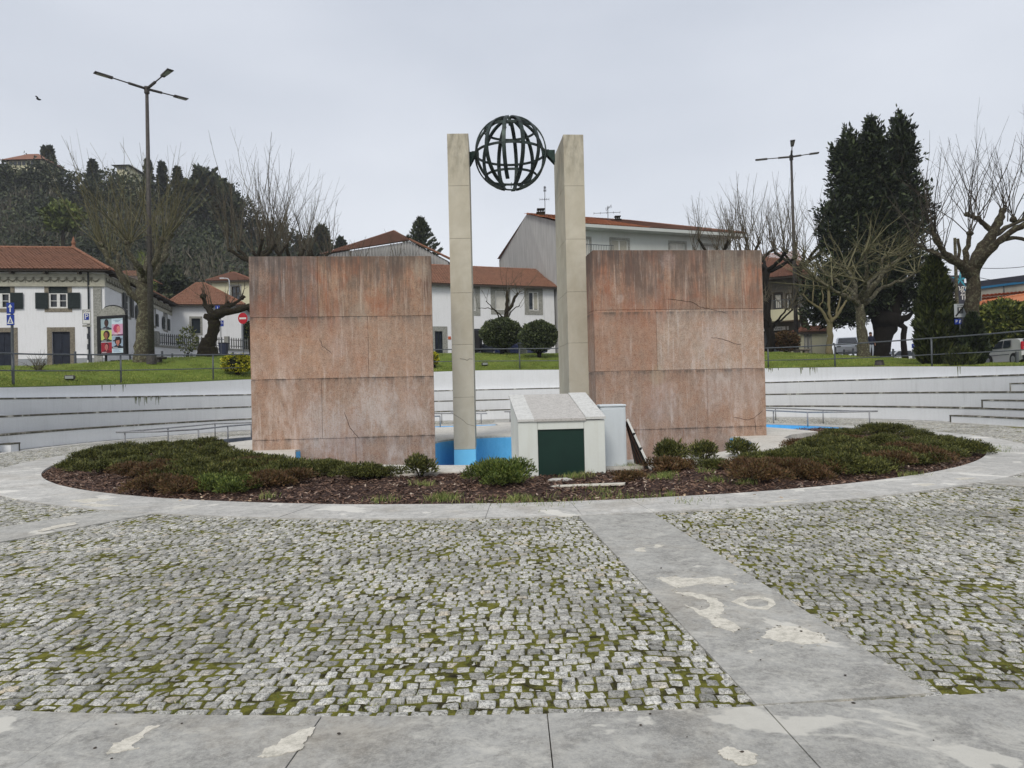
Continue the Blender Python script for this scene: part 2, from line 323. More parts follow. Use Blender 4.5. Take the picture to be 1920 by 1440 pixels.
# pink granite walls (local coordinates: x along the wall, z up)
def pinkmat(name, spots, seed):
    m = N(name, .85, 0, .25); off = m.mapping(loc=(seed, seed*2, seed*3))
    oi = m.n('ObjectInfo')
    a = m.ramp(m.noise(1.3, 8, .7, .15, src=off), [(.32, C(132, 98, 78)), (.5, C(158, 116, 91)), (.68, C(176, 138, 112))])
    a = m.mix(m.ramp(m.noise(2.6, 8, .75, .1, src=m.mapping((1, 1, .55), loc=(seed+3, 7, 1))), [(.42, 0), (.6, .75)]), a, C(142, 122, 108))
    a = m.mix(m.ramp(m.noise(30, 5, .85, src=off), [(.42, 0), (.58, .6)]), a, C(196, 172, 152))
    a = m.mix(m.ramp(m.noise(46, 4, .85, src=off), [(.52, 0), (.62, .8)]), a, C(84, 70, 62))
    a = m.mix(m.ramp(m.voro(26, src=off), [(.06, .75), (.13, 0)]), a, C(70, 56, 50))
    a = m.mix(m.ramp(m.noise(7, 8, .85, src=m.mapping((1, 1, .7), loc=(seed, 2, 9))), [(.46, 0), (.62, .55)]), a, C(188, 164, 148))
    a = m.mix(m.ramp(m.noise(9, 8, .85, src=m.mapping((1, 1, .7), loc=(seed, 22, 4))), [(.52, 0), (.66, .5)]), a, C(112, 84, 70))
    z = m.math('DIVIDE', m.sep()[2], 5.9)
    orange = m.math('MULTIPLY', m.ramp(z, [(.55, .15), (.72, 1)]), m.ramp(m.noise(.9, 6, .65, 1.2, src=m.mapping((1, 1, .5), loc=(seed*5, 0, 2))), [(.48, 0), (.64, .6)]))
    a = m.mix(orange, a, C(160, 98, 70))
    str_ = m.math('ADD', m.math('MULTIPLY', m.noise(1.0, 8, .75, 1.1, src=m.mapping((5.5, 5.5, .3), loc=(seed*3, 0, 0))), .6), m.math('MULTIPLY', m.noise(.8, 5, .6, .4, src=m.mapping(loc=(seed*9, 2, 5))), .4))
    dark = m.math('MULTIPLY', m.ramp(z, [(.58, 0), (.8, .85), (1, 1)]), m.ramp(str_, [(.43, 0), (.56, .9)]))
    a = m.mix(dark, a, C(98, 87, 82))
    top = m.math('MULTIPLY', m.ramp(z, [(.88, 0), (.985, .8)]), m.ramp(m.noise(2, 5, .6, src=m.mapping((2, 2, .6))), [(.35, .3), (.6, 1)]))
    a = m.mix(top, a, C(92, 84, 80))
    eff = m.math('MULTIPLY', m.ramp(z, [(.0, 1), (.38, .9), (.5, .3), (1, .15)]), m.math('MULTIPLY', m.ramp(m.noise(1.5, 9, .75, .15, src=m.mapping((1.5, 1.5, .5), loc=(seed*7, 1, 4))), [(.5, 0), (.68, .95)]), m.ramp(m.noise(26, 5, .85), [(.38, .4), (.58, 1)])))
    a = m.mix(eff, a, C(206, 190, 180))
    wst = m.math('MULTIPLY', m.ramp(m.noise(1.2, 7, .7, src=m.mapping((9, 9, .45), loc=(seed, 3, 1))), [(.55, 0), (.66, .65)]), m.ramp(m.noise(30, 4, .8), [(.4, .2), (.6, 1)]))
    a = m.mix(wst, a, C(206, 192, 182))
    for zj in (.40, 2.14, 3.93):
        dzj = m.math('SUBTRACT', zj+.03, m.sep()[2]); jm = m.math('MULTIPLY', m.ramp(dzj, [(0, 0), (.03, .9), (.12, .35), (.4, 0)]), m.ramp(m.noise(1.3, 7, .75, src=m.mapping((4, 4, .6), loc=(seed, zj*3, 2))), [(.42, 0), (.6, 1)])); a = m.mix(jm, a, C(92, 84, 78))
    for (sx, sz, sr, colr, k) in spots:
        vd = m.n('VectorMath'); vd.operation = 'DISTANCE'; m.l(m.mapping((1, 0, .8)), vd.inputs[0]); vd.inputs[1].default_value = (sx, 0, sz*.8)
        d = m.math('ADD', m.math('DIVIDE', vd.outputs['Value'], sr), m.math('MULTIPLY', m.math('SUBTRACT', m.noise(5, 6, .8), .5), 1.6))
        msk = m.math('MULTIPLY', m.ramp(d, [(.55, k*.85), (1.05, 0)]), m.math('MULTIPLY', m.ramp(m.noise(22, 6, .9), [(.38, .1), (.6, 1)]), m.ramp(m.noise(1.6, 6, .8, src=m.mapping((5, 5, .7), loc=(seed, 8, 2))), [(.36, .25), (.6, 1)])))
        a = m.mix(msk, a, colr)
    a = m.mix(1.0, a, oi.outputs['Color'], 'MULTIPLY')
    m.color(a); m.bump(m.noise(45, 6, .8, src=off), .5, .008); return m.m
GREYSP = C(172, 164, 152); WH = C(208, 198, 192); WH2 = C(190, 176, 172)
MT['pinkL'] = pinkmat('pink_granite', [(3.1, 4.0, .34, GREYSP, .9), (4.95, 5.3, .32, GREYSP, .8), (1.9, .8, .8, WH, .85), (3.5, 1.3, .75, WH, .9), (2.6, .5, .8, WH2, .8), (4.4, 1.35, .6, WH2, .4), (2.5, 3.0, .35, WH2, .55)], 1.3)
MT['pinkR'] = pinkmat('pink_granite_streaked', [(4.1, 5.1, .75, GREYSP, .75), (2.35, 5.45, .3, WH2, .7), (3.7, 1.6, .55, WH, .6), (2.0, 1.2, .6, WH2, .65), (4.6, 1.6, .7, WH, .5), (.8, 4.35, .14, WH, .8), (1.9, 2.0, .3, C(176, 160, 136), .8), (3.8, 3.2, .6, WH2, .5)], 4.1)
MT['joint'] = simple('dark_joint', C(40, 32, 30), C(66, 50, 44), 8, .95)
# vegetation
MT['heath'] = leafmat('heath_leaves', [C(44, 48, 24), C(70, 76, 36), C(94, 98, 48), C(120, 118, 64)], 2.5)
MT['heath_brown'] = leafmat('heath_brown_leaves', [C(56, 44, 28), C(96, 68, 46), C(80, 74, 40), C(122, 92, 64)], 2.5)
MT['heath_bright'] = leafmat('bright_heath_leaves', [C(46, 60, 28), C(72, 90, 38), C(98, 112, 50), C(126, 134, 66)], 2.5)
MT['grass_tuft'] = leafmat('grass_blades', [C(74, 94, 44), C(104, 122, 60), C(136, 148, 80), C(166, 162, 108)], 3)
MT['topiary'] = leafmat('topiary_leaves', [C(34, 42, 26), C(56, 66, 40), C(80, 90, 56), C(106, 114, 76)], 1.4)
MT['yellow_bush'] = leafmat('yellow_leaves', [C(60, 80, 24), C(120, 128, 30), C(186, 176, 40), C(206, 198, 60)], 2)
MT['cypress'] = leafmat('cypress_leaves', [C(18, 26, 18), C(32, 42, 28), C(50, 60, 38), C(72, 82, 52)], .9)
MT['conifer2'] = leafmat('conifer_leaves', [C(30, 36, 20), C(46, 54, 28), C(66, 74, 38), C(88, 94, 50)], 1.2)
MT['hedge'] = leafmat('hedge_leaves', [C(38, 50, 24), C(66, 80, 34), C(100, 108, 48), C(130, 132, 62)], 1.2)
MT['wood'] = leafmat('woodland_leaves', [C(40, 48, 36), C(54, 62, 44), C(68, 76, 52), C(92, 98, 68)], .06)
MT['wood_bare'] = leafmat('bare_wood_twigs', [C(78, 76, 64), C(92, 88, 74), C(108, 102, 86)], .05)
MT['wood_bright'] = leafmat('bright_woodland_leaves', [C(74, 86, 40), C(104, 116, 56), C(132, 140, 76)], .3)
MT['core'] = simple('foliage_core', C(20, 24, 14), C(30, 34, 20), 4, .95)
def bark(name, c1, c2, lich, k=.6):
    m = N(name, .95, 0, .15); a = m.ramp(m.noise(6, 6, .75, src=m.mapping((2, 2, .6))), [(.3, c1), (.7, c2)])
    a = m.mix(m.ramp(m.noise(7, 6, .75, src=m.mapping(loc=(3, 3, 3))), [(.5, 0), (.62, k)]), a, lich); m.color(a); m.bump(m.noise(14, 6, .8), .9, .05); return m.m
MT['bark'] = bark('lichened_bark', C(62, 58, 48), C(92, 86, 72), C(142, 142, 116), .7)
MT['bark_mid'] = bark('brown_bark', C(46, 41, 34), C(72, 64, 52), C(120, 120, 96), .6)
MT['bark_dark'] = bark('dark_bark', C(34, 30, 24), C(56, 48, 38), C(70, 72, 40), .5)
MT['bark_black'] = bark('black_bark', C(22, 20, 18), C(38, 34, 30), C(44, 44, 32), .3)  # near-black bark for the darkest trunks and stems
MT['bark_tan'] = bark('tan_bark', C(112, 102, 76), C(142, 132, 102), C(126, 128, 84), .5)
m = N('bare_twigs', .9, 0, .15); m.color(m.ramp(m.island(), [(0, C(58, 52, 44)), (.5, C(84, 77, 64)), (1, C(106, 100, 84))])); MT['twig'] = m.m
m = N('mossy_twigs', .9, 0, .15); m.color(m.ramp(m.island(), [(0, C(72, 68, 50)), (.5, C(100, 96, 72)), (1, C(130, 126, 98))])); MT['twig_moss'] = m.m
m = N('lawn_grass', .95, 0, .1)
a = m.ramp(m.noise(1.2, 7, .7), [(.3, C(92, 110, 46)), (.55, C(114, 128, 56)), (.75, C(142, 144, 78))])
a = m.mix(m.ramp(m.noise(30, 4, .8), [(.35, .5), (.6, 0)]), a, C(58, 80, 24)); m.color(a); m.bump(m.noise(45, 5, .8), .8, .03); MT['lawn'] = m.m
MT['blade'] = leafmat('lawn_blades', [C(86, 104, 42), C(110, 126, 52), C(130, 142, 64), C(158, 158, 88)], .5)
MT['asphalt'] = simple('asphalt', C(98, 98, 98), C(122, 122, 120), 4, .9, bump=.3, bs=80)
MT['ground'] = simple('ground_earth', C(90, 92, 80), C(110, 110, 98), 2, .95)
MT['black'] = simple('black_plastic', C(26, 26, 28), None, rough=.45)
MT['tyre'] = simple('tyre_rubber', C(30, 30, 31), None, rough=.8)
MT['rust'] = simple('rusty_iron', C(58, 40, 34), C(84, 56, 44), 20, .8)
m = N('dark_twigs', .9, 0, .15); m.color(m.ramp(m.island(), [(0, C(42, 38, 34)), (.5, C(62, 56, 50)), (1, C(84, 78, 68))])); MT['twig_dark'] = m.m
# ================================================================== terrain shape
CX, CY, RB = 0.4, 24.8, 17.6          # amphitheatre centre and radius at the foot of the first tier
TREAD = .5; RT = RB+3*TREAD+.35       # RT = face of the top wall
def cylhit(px, py, r):
    d = ray(px, py); dx, dy = d[0], d[1]; A = dx*dx+dy*dy; B = dx*CX+dy*CY; Cc = CX*CX+CY*CY-r*r
    t = (B+sqrt(max(B*B-A*Cc, 0)))/A; return Vector((t*dx, t*dy, EYE+t*d[2]))
def ang(p):
    a = math.degrees(atan2(p[1]-CY, p[0]-CX)); return a if a > -90 else a+360
def table(pts, r):
    T = sorted((ang(cylhit(x, y, r)), cylhit(x, y, r)[2]) for x, y in pts)
    T = [(-60, T[0][1])]+T+[(240, T[-1][1])]; A = np.array(T)
    def f(a): return float(np.interp(a, A[:, 0], A[:, 1]))
    return lambda a: (f(a-6)+f(a-3)+f(a)+f(a+3)+f(a+6))/5
zt_top = table([(0, 727.5), (150, 723), (300, 719), (470, 711), (640, 704), (817, 697), (890, 694), (1043, 693), (1240, 692), (1437, 690.6), (1620, 687.5), (1750, 687), (1900, 688)], RT)
zt_crest = table([(0, 690), (140, 683), (230, 676), (290, 671), (400, 667), (470, 668), (820, 663), (900, 662), (1040, 664), (1240, 660), (1440, 658), (1500, 663), (1600, 666), (1700, 671), (1780, 679), (1900, 684)], RT+9)
def ZT(x, y):
    a = math.degrees(atan2(y-CY, x-CX)); a = a if a > -90 else a+360
    r = hypot(x-CX, y-CY); t = min(max((r-RT)/9, 0), 1); t = 1-(1-t)**1.6
    return zt_top(a)*(1-t)+zt_crest(a)*t - (.02*(r-RT-9) if r > RT+9 else 0)*(1 if r < RT+19 else 10/(r-RT-9))
def lawnhit(px, py):
    d = ray(px, py); d = d/d[1]; Y = 24.
    while Y < 80:
        x, z = d[0]*Y, EYE+d[2]*Y
        if hypot(x-CX, Y-CY) > RT and z < ZT(x, Y): return Vector((x, Y, ZT(x, Y)))
        Y += .1
    return Vector((d[0]*48, 48, ZT(d[0]*48, 48)))
def at(px, Y, py=660):            # point on the terrain under a pixel column at a depth
    v = P(px, py, Y); v.z = ZT(v.x, v.y); return v
# ================================================================== ground sheets
BC, BR = (0.0, 22.9), 12.75       # planting bed
OC, ORR = (0.0, 22.75), 13.75     # outer edge of its ring
def annulus(mb, c, r0, r1, a0, a1, z, n, c1=None):
    c1 = c1 or c
    for i in range(n):
        a, b = radians(a0+(a1-a0)*i/n), radians(a0+(a1-a0)*(i+1)/n)
        mb.face((c[0]+r0*cos(a), c[1]+r0*sin(a), z), (c1[0]+r1*cos(a), c1[1]+r1*sin(a), z), (c1[0]+r1*cos(b), c1[1]+r1*sin(b), z), (c[0]+r0*cos(b), c[1]+r0*sin(b), z))
mb = MB(); annulus(mb, (0, 22.8), 13.0, 30, 0, 360, -.04, 128); annulus(mb, (0, 22.8), 30, 1500, 0, 360, -.04, 64)
g = mb.build('ground', MT['moss']); tag(g, kind='structure')
# paving slabs: arcs and radial strips, every slab its own solid block with an open joint
def arc_slabs(mb, c, r0, r1, a0, a1, z, th, joints, c1=None, gap=.0028):
    c1 = c1 or c; js = [a0]+list(joints)+[a1]
    for j in range(len(js)-1):
        ga = math.degrees(gap/r0); s, e = js[j]+ga, js[j+1]-ga; n = max(2, int((e-s)/1.5)); ins, out = [], []
        for i in range(n+1):
            a = radians(s+(e-s)*i/n); ins.append((c[0]+r0*cos(a), c[1]+r0*sin(a))); out.append((c1[0]+r1*cos(a), c1[1]+r1*sin(a)))
        b = len(mb.V); dz = ((j*37) % 5-2)*.0012
        for (p, q) in zip(ins, out): mb.v((p[0], p[1], z+dz), (q[0], q[1], z+dz), (p[0], p[1], z-th), (q[0], q[1], z-th))
        for i in range(n):
            k = b+4*i; mb.idx((k, k+1, k+5, k+4)); mb.idx((k+1, k+3, k+7, k+5)); mb.idx((k+2, k, k+4, k+6))
        mb.idx((b, b+2, b+3, b+1)); k = b+4*n; mb.idx((k, k+1, k+3, k+2))
def radial_joint(px, py, c=OC):
    g = G(px, py); return math.degrees(atan2(g[1]-c[1], g[0]-c[0])) % 360
ZS = .012
mb = MB(); J = sorted([270+13*k/2 for k in range(-27, 28) if k])
J = [radial_joint(915, 960), radial_joint(1090, 966), radial_joint(560, 960), radial_joint(700, 962), radial_joint(1225, 962), radial_joint(1400, 948), radial_joint(1620, 925), radial_joint(250, 950)]
J = sorted(J); J = [J[0]-10*k for k in range(1, 12)][::-1] + J + [J[-1]+10*k for k in range(1, 14)]
J = [j for j in J]; arc_slabs(mb, BC, BR, ORR, J[0]-8, J[0]-8+360, ZS+.003, .12, J, c1=OC)
o = mb.build('ring_path', MT['slab_ring']); tag(o, kind='structure')
# front band
FC, FR = (0.15, 25.8), 22.3
mb = MB(); jb = sorted(math.degrees(atan2(G(x, y)[1]-FC[1], G(x, y)[0]-FC[0])) % 360 for x, y in ((165, 1356), (600, 1352), (1026, 1342), (1430, 1326), (1782, 1302)))
jb = [jb[0]-4-4.2*k for k in range(8)][::-1]+jb+[jb[-1]+3.8*k for k in range(1, 9)]
arc_slabs(mb, FC, FR, FR+1.5, jb[0]-4, jb[-1]+4, ZS, .1, jb); arc_slabs(mb, FC, FR+1.506, FR+3.2, jb[0]-4, jb[-1]+4, ZS, .1, [j+1.7 for j in jb[:-1]])
o = mb.build('front_path', MT['slab']); tag(o, kind='structure')
# radial strips
strips = []
def strip(name, q, cuts, z=ZS-.002, matn='slab'):
    a, b, c, d = [Vector((p[0], p[1], 0)) for p in q]     # a-b near edge left/right ... a->d and b->c run along the strip
    mb = MB(); ts = [0]+cuts+[1]
    for i in range(len(ts)-1):
        L = (d-a).length; g_ = .0025/L; s, e = ts[i]+g_, ts[i+1]-g_
        mb.prism([a.lerp(d, s)[:2], b.lerp(c, s)[:2], b.lerp(c, e)[:2], a.lerp(d, e)[:2]], z-.1, z)
    strips.append([a, b, c, d]); o = mb.build(name, MT[matn]); tag(o, kind='structure'); return o
A1, A2, B1, B2 = G(1085, 968), G(1420, 1325), G(1225, 963), G(1750, 1303)
strip('path', [A2, B2, B1+(B1-B2)*.03, A1+(A1-A2)*.03], [.62])
lU1, lL1, lU2, lL2 = G(197, 959), G(282, 965), G(0, 990), G(0, 1018)
strip('path', [lU2+(lU2-lU1)*6, lL2+(lL2-lL1)*3.5, lL1+(lL1-lL2)*.15, lU1+(lU1-lU2)*.2], [.3, .62, .9])
r1 = Vector((7.3, 11.15, 0)); dr = (r1-Vector((0, 22.8, 0))).normalized(); pr = Vector((-dr.y, dr.x, 0))
strip('path', [r1+dr*9, r1+dr*9+pr, r1+pr-dr*.3, r1-dr*.3], [.33, .66])
for px0, px1 in ((915, 985),):     # walkway behind the fountain
    xa, xb = -1.05, .75
    strip('path', [(xa, 36.3), (xb, 36.3), (xb, 42.2), (xa, 42.2)], [.5])
mb = MB(); arc_slabs(mb, (CX, CY), RB-.55, RB+.05, -25, 205, ZS-.003, .1, [-15+7*k for k in range(31)])
o = mb.build('edge_path', MT['slab_ring']); tag(o, kind='structure')
# pale worn marks on the slabs (traced outlines, 2 mm sheets)
def mark(pxs, z, rng=random.Random(3)):
    pts = [G(*q) for q in pxs]; mb = MB(); c = sum(pts, Vector())/len(pts); out = []
    for i in range(len(pts)):
        a, b = pts[i], pts[(i+1) % len(pts)]
        n_ = 9
        for t in range(n_):
            p = a.lerp(b, t/n_); q = Vector((rng.uniform(-.005, .005)+.010*sin(p.x*61+p.y*37), rng.uniform(-.006, .006)+.012*sin(p.y*53-p.x*29), 0)); out.append((p+q)[:2])
    mb.prism(out, z-.002, z+.0012)
    return mb
marks = [[(1230, 1085), (1262, 1084), (1300, 1087), (1340, 1083), (1370, 1087), (1383, 1095), (1360, 1098), (1320, 1096), (1270, 1104), (1240, 1092)],
 [(1258, 1112), (1300, 1113), (1345, 1125), (1358, 1140), (1352, 1158), (1390, 1180), (1380, 1188), (1345, 1178), (1318, 1158), (1283, 1136), (1315, 1146), (1332, 1140), (1326, 1128), (1290, 1119)],
 [(1428, 1197), (1440, 1187), (1455, 1177), (1500, 1178), (1540, 1193), (1557, 1208), (1520, 1212), (1460, 1205)],
 [(1405, 1222), (1414, 1221), (1413, 1228), (1406, 1229)], [(1190, 1031), (1208, 1028), (1209, 1036), (1194, 1036)], [(1222, 1022), (1246, 1024), (1236, 1029)]]
mb = MB()
for k in marks:
    t = mark(k, ZS-.002); b = len(mb.V); mb.V += t.V; mb.F += [tuple(i+b for i in f) for f in t.F]; mb.M += t.M
ring = [(1371, 1131), (1390, 1122), (1425, 1120), (1450, 1127), (1455, 1136), (1440, 1146), (1405, 1144)]; inn = [(1393, 1133), (1402, 1127), (1425, 1125), (1441, 1131), (1440, 1138), (1425, 1141), (1405, 1139)]
for i in range(7):
    j = (i+1) % 7; mb.prism([G(*q)[:2] for q in (ring[i], inn[i], inn[j], ring[j])], ZS-.0015, ZS+.0006)
rf_ = random.Random(17)
for k in marks[:3]:
    for q in range(26):
        i = rf_.randrange(len(k)); x_, y_ = k[i][0]+rf_.gauss(0, 9), k[i][1]+rf_.gauss(0, 3.5); s_ = rf_.uniform(.8, 2.6); t = mark([(x_-s_, y_), (x_, y_+s_*.4), (x_+s_, y_), (x_+s_*.2, y_-s_*.4)], ZS-.002); b = len(mb.V); mb.V += [(v[0], v[1], v[2]+.0006) for v in t.V]; mb.F += [tuple(i_+b for i_ in f) for f in t.F]; mb.M += t.M
for k in ([(205, 1418), (212, 1400), (245, 1388), (275, 1370), (296, 1368), (270, 1384), (250, 1402), (258, 1412), (225, 1416)], [(482, 1424), (520, 1398), (556, 1378), (586, 1371), (578, 1394), (560, 1412), (520, 1422)], [(1345, 1420), (1362, 1408), (1400, 1412), (1422, 1422), (1410, 1438), (1380, 1440), (1360, 1430)]):
    t = mark(k, ZS+.003); b = len(mb.V); mb.V += t.V; mb.F += [tuple(i+b for i in f) for f in t.F]; mb.M += t.M
for k in ([(130, 940), (180, 936), (210, 938), (160, 945)], [(70, 997), (100, 988), (142, 981), (146, 985), (110, 992), (80, 999)], [(1715, 910), (1740, 908), (1758, 910), (1735, 914)], [(1790, 899), (1810, 897), (1830, 898), (1800, 902)], [(1430, 945), (1470, 940), (1500, 938), (1470, 943)], [(150, 948), (175, 946), (230, 950), (180, 952)]):
    t = mark(k, ZS+.004); b = len(mb.V); mb.V += t.V; mb.F += [tuple(i+b for i in f) for f in t.F]; mb.M += t.M
o = mb.build('path_marks', MT['patch']); tag(o, kind='structure')
# ================================================================== cobbles
rs = np.random.RandomState(7)
def in_strip(x, y):
    m_ = np.zeros(x.shape, bool)
    for q in strips:
        ins = np.ones(x.shape, bool)
        for i in range(4):
            a, b = q[i], q[(i+1) % 4]; e = b-a; L = e.length
            ins &= ((x-a.x)*e.y-(y-a.y)*e.x)/L < -.035
        m_ |= ins
    return m_
def smooth_noise(x, y, f, seed):
    r_ = np.random.RandomState(seed); s = 0
    for k in range(6):
        a = r_.uniform(0, 6.28); ph = r_.uniform(0, 6.28); ff = f*r_.uniform(.6, 1.6); s = s+np.sin((x*cos(a)+y*sin(a))*ff+ph)
    return s/3
def cobbles(fld):
    y0, y1 = 2.2, 43
    sx, sy = .097, .089
    nx, ny = int((40 if fld == 0 else 46)/sx), int((y1-y0)/sy)+(0 if fld == 0 else 70)
    I, K = np.meshgrid(np.arange(nx), np.arange(ny)); I = I.ravel(); K = K.ravel()
    U = (I+rs.rand(ny)[K]-nx/2)*sx; W = y0+(K-(0 if fld == 0 else 35))*sy
    def warp(u, w):       # gentle drift of the courses; the field right of the strip is laid at another angle
        x = u+.05*smooth_noise(u, w, .9, 1)+.012*smooth_noise(u, w, 6, 5); y = w+.06*smooth_noise(u, w, .8, 2)+.012*smooth_noise(u, w, 6, 6)
        if fld == 0: return x, y
        c_, s_ = cos(-.17), sin(-.17); return 1.6+(x-1.6)*c_-(y-6)*s_, 6+(x-1.6)*s_+(y-6)*c_
    jx, jy = rs.uniform(-.008, .008, len(U)), rs.uniform(-.008, .008, len(U)); U = U+jx; W = W+jy
    x, y = warp(U, W)
    r = np.hypot(x-CX, y-CY); ro = np.hypot(x-OC[0], y-OC[1]); rf = np.hypot(x-FC[0], y-FC[1])
    ok = ((x > 1.6) if fld else (x <= 1.6))&(ro > ORR-.03)&((y > CY)&(r < RB-.5)|(y <= CY)&(rf < FR+.05)&(np.abs(x) < RB-.5))&(np.abs(x) < .80*y+4.5)&~in_strip(x, y)&(y >= 2.4)
    U, W = U[ok], W[ok]; n = len(U)
    hx = sx/2-.004-rs.uniform(0, .007, n); hy = sy/2-.0045-rs.uniform(0, .006, n)
    big = rs.rand(n) < .12; hx[big] -= .009
    c8 = np.array([(-1, -.6), (-.6, -1), (.6, -1), (1, -.6), (1, .6), (.6, 1), (-.6, 1), (-1, .6)])
    cut = rs.uniform(.72, .98, (n, 8)); P8 = np.repeat(c8[None], n, 0)
    P8 = np.sign(P8)*np.where(np.abs(P8) < 1, cut[..., None], 1)
    px = U[:, None]+P8[..., 0]*hx[:, None]+rs.uniform(-.005, .005, (n, 8)); py = W[:, None]+P8[..., 1]*hy[:, None]+rs.uniform(-.005, .005, (n, 8))
    sk = rs.uniform(-.12, .12, n)[:, None]; px = px+(py-W[:, None])*sk
    X, Y = warp(px, py); cx, cy = X.mean(1, keepdims=True), Y.mean(1, keepdims=True)
    zt = rs.uniform(-.006, .005, n)[:, None]; tx, ty = rs.uniform(-.06, .06, n)[:, None], rs.uniform(-.06, .06, n)[:, None]
    def lev(s, z): xx = cx+(X-cx)*s; yy = cy+(Y-cy)*s; return np.stack([xx, yy, zt+z+(xx-cx)*tx+(yy-cy)*ty], -1)
    L = [lev(1, -.045), lev(1, -.009), lev(.94, -.002), lev(.76, .0012)]
    V = np.concatenate(L, 1); nl = len(L); base = np.arange(n)[:, None]*(8*nl)
    F = []
    for a in range(nl-1):
        for k in range(8): F.append(np.stack([a*8+k, a*8+(k+1) % 8, (a+1)*8+(k+1) % 8, (a+1)*8+k]))
    t = (nl-1)*8
    for q in ((0, 1, 2, 3), (0, 3, 4, 7), (4, 5, 6, 7)): F.append(np.array([t+i for i in q]))
    F = np.array(F); FF = (base[:, :, None]+F[None]).reshape(-1, 4)
    return V.reshape(-1, 3), FF
V1, F1 = cobbles(0); V2, F2 = cobbles(1)
o = npmesh('cobbled_plaza', np.concatenate([V1, V2]), np.concatenate([F1, F2+len(V1)]), MT['cobble'], smooth=False); tag(o, kind='structure')
# moss swelling out of the joints in the near field
def mossgrid(x0, x1, y0, y1, st, name):
    nx, ny = int((x1-x0)/st), int((y1-y0)/st); gx, gy = np.meshgrid(np.linspace(x0, x1, nx), np.linspace(y0, y1, ny))
    zz = -.0062+.0028*smooth_noise(gx, gy, 9, 11)+.003*smooth_noise(gx, gy, 28, 12)+.0012*np.clip(smooth_noise(gx, gy, 3, 13), -1, 1.5)+rs.uniform(-.003, .003, gx.shape)
    zz = np.clip(zz, -.03, .001); bad = (gy > CY)&(np.hypot(gx-CX, gy-CY) > RB-.4)| in_strip(gx, gy)|(np.hypot(gx-FC[0], gy-FC[1]) > FR-.02)|(np.hypot(gx-OC[0], gy-OC[1]) < ORR); zz[bad] = -.05
    V = np.stack([gx, gy, zz], -1).reshape(-1, 3); i = np.arange((ny-1)*nx).reshape(ny-1, nx)[:, :-1].ravel()
    bf = bad.ravel(); q = np.stack([i, i+1, i+nx+1, i+nx], 1); q = q[~bf[q].all(1)]
    return npmesh(name, V, q, MT['moss'], smooth=True)
o = mossgrid(-12, 12.5, 3.3, 10.8, .028, 'joint_moss'); tag(o, 'olive green moss swelling out of the joints between the grey cobbles', 'moss', kind='stuff')
o = mossgrid(-18, 18, 10.8, 42.5, .09, 'moss'); tag(o, 'moss and dirt filling the joints of the more distant cobbles', 'moss', kind='stuff')
# blades helper: many bent grass blades
def blades(name, pts, h, mat, wd=.004, lean=.5, parent=None):
    pts = np.asarray(pts); n = len(pts); hh = h*rs.uniform(.5, 1.2, n); a = rs.uniform(0, 2*pi, n); ln = lean*rs.uniform(.1, 1, n)*hh; b = a+rs.uniform(-1, 1, n)
    dx, dy = np.cos(a)*wd, np.sin(a)*wd; ox, oy = np.cos(b)*ln, np.sin(b)*ln
    p0 = pts+np.stack([dx, dy, 0*dx], 1); p1 = pts-np.stack([dx, dy, 0*dx], 1)
    mid = pts+np.stack([ox*.4, oy*.4, hh*.6], 1); m0 = mid+np.stack([dx, dy, 0*dx], 1)*.7; m1 = mid-np.stack([dx, dy, 0*dx], 1)*.7
    tip = pts+np.stack([ox, oy, hh], 1); t1 = tip+np.stack([dx, dy, 0*dx], 1)*.15
    V = np.stack([p0, p1, m1, m0, tip, t1], 1).reshape(-1, 3); i = np.arange(n)[:, None]*6
    F = np.concatenate([i+np.array([[0, 1, 2, 3]]), i+np.array([[3, 2, 4, 5]])], 1).reshape(-1, 4)
    return npmesh(name, V, F, mat, parent)
# little weeds in the cobble joints
pts = []
for k in range(420):
    y = 3.6+rs.rand()**1.3*7; x = rs.uniform(-.75*y, .75*y)
    if hypot(x-OC[0], y-OC[1]) < ORR+.05 or hypot(x-FC[0], y-FC[1]) > FR-.03 or in_strip(np.array([x]), np.array([y]))[0]: continue
    m_ = rs.randint(5, 30); s = rs.uniform(.02, .055); pts += [(x+rs.normal()*s*1.4, y+rs.normal()*s*.7, -.012) for _ in range(m_)]
o = blades('joint_grass', pts, .022, MT['grass_tuft'], .0025, .9); tag(o, 'tiny green weeds scattered in the cobble joints', 'grass', kind='stuff')
# dark crumbs lying on the paving
mb = MB(); rr = random.Random(5)
for k in range(70):
    y = 3.05+rr.random()**1.5*7; x = rr.uniform(-.7*y, .7*y); mb.blob((x, y, ZS+.004), rr.uniform(.003, .008), rr, .3, 5, 4, (1.4, 1, .6))
o = mb.build('litter_crumbs', MT['wood_dark']); tag(o, 'small dark seed crumbs scattered over the paving', 'debris', kind='stuff')
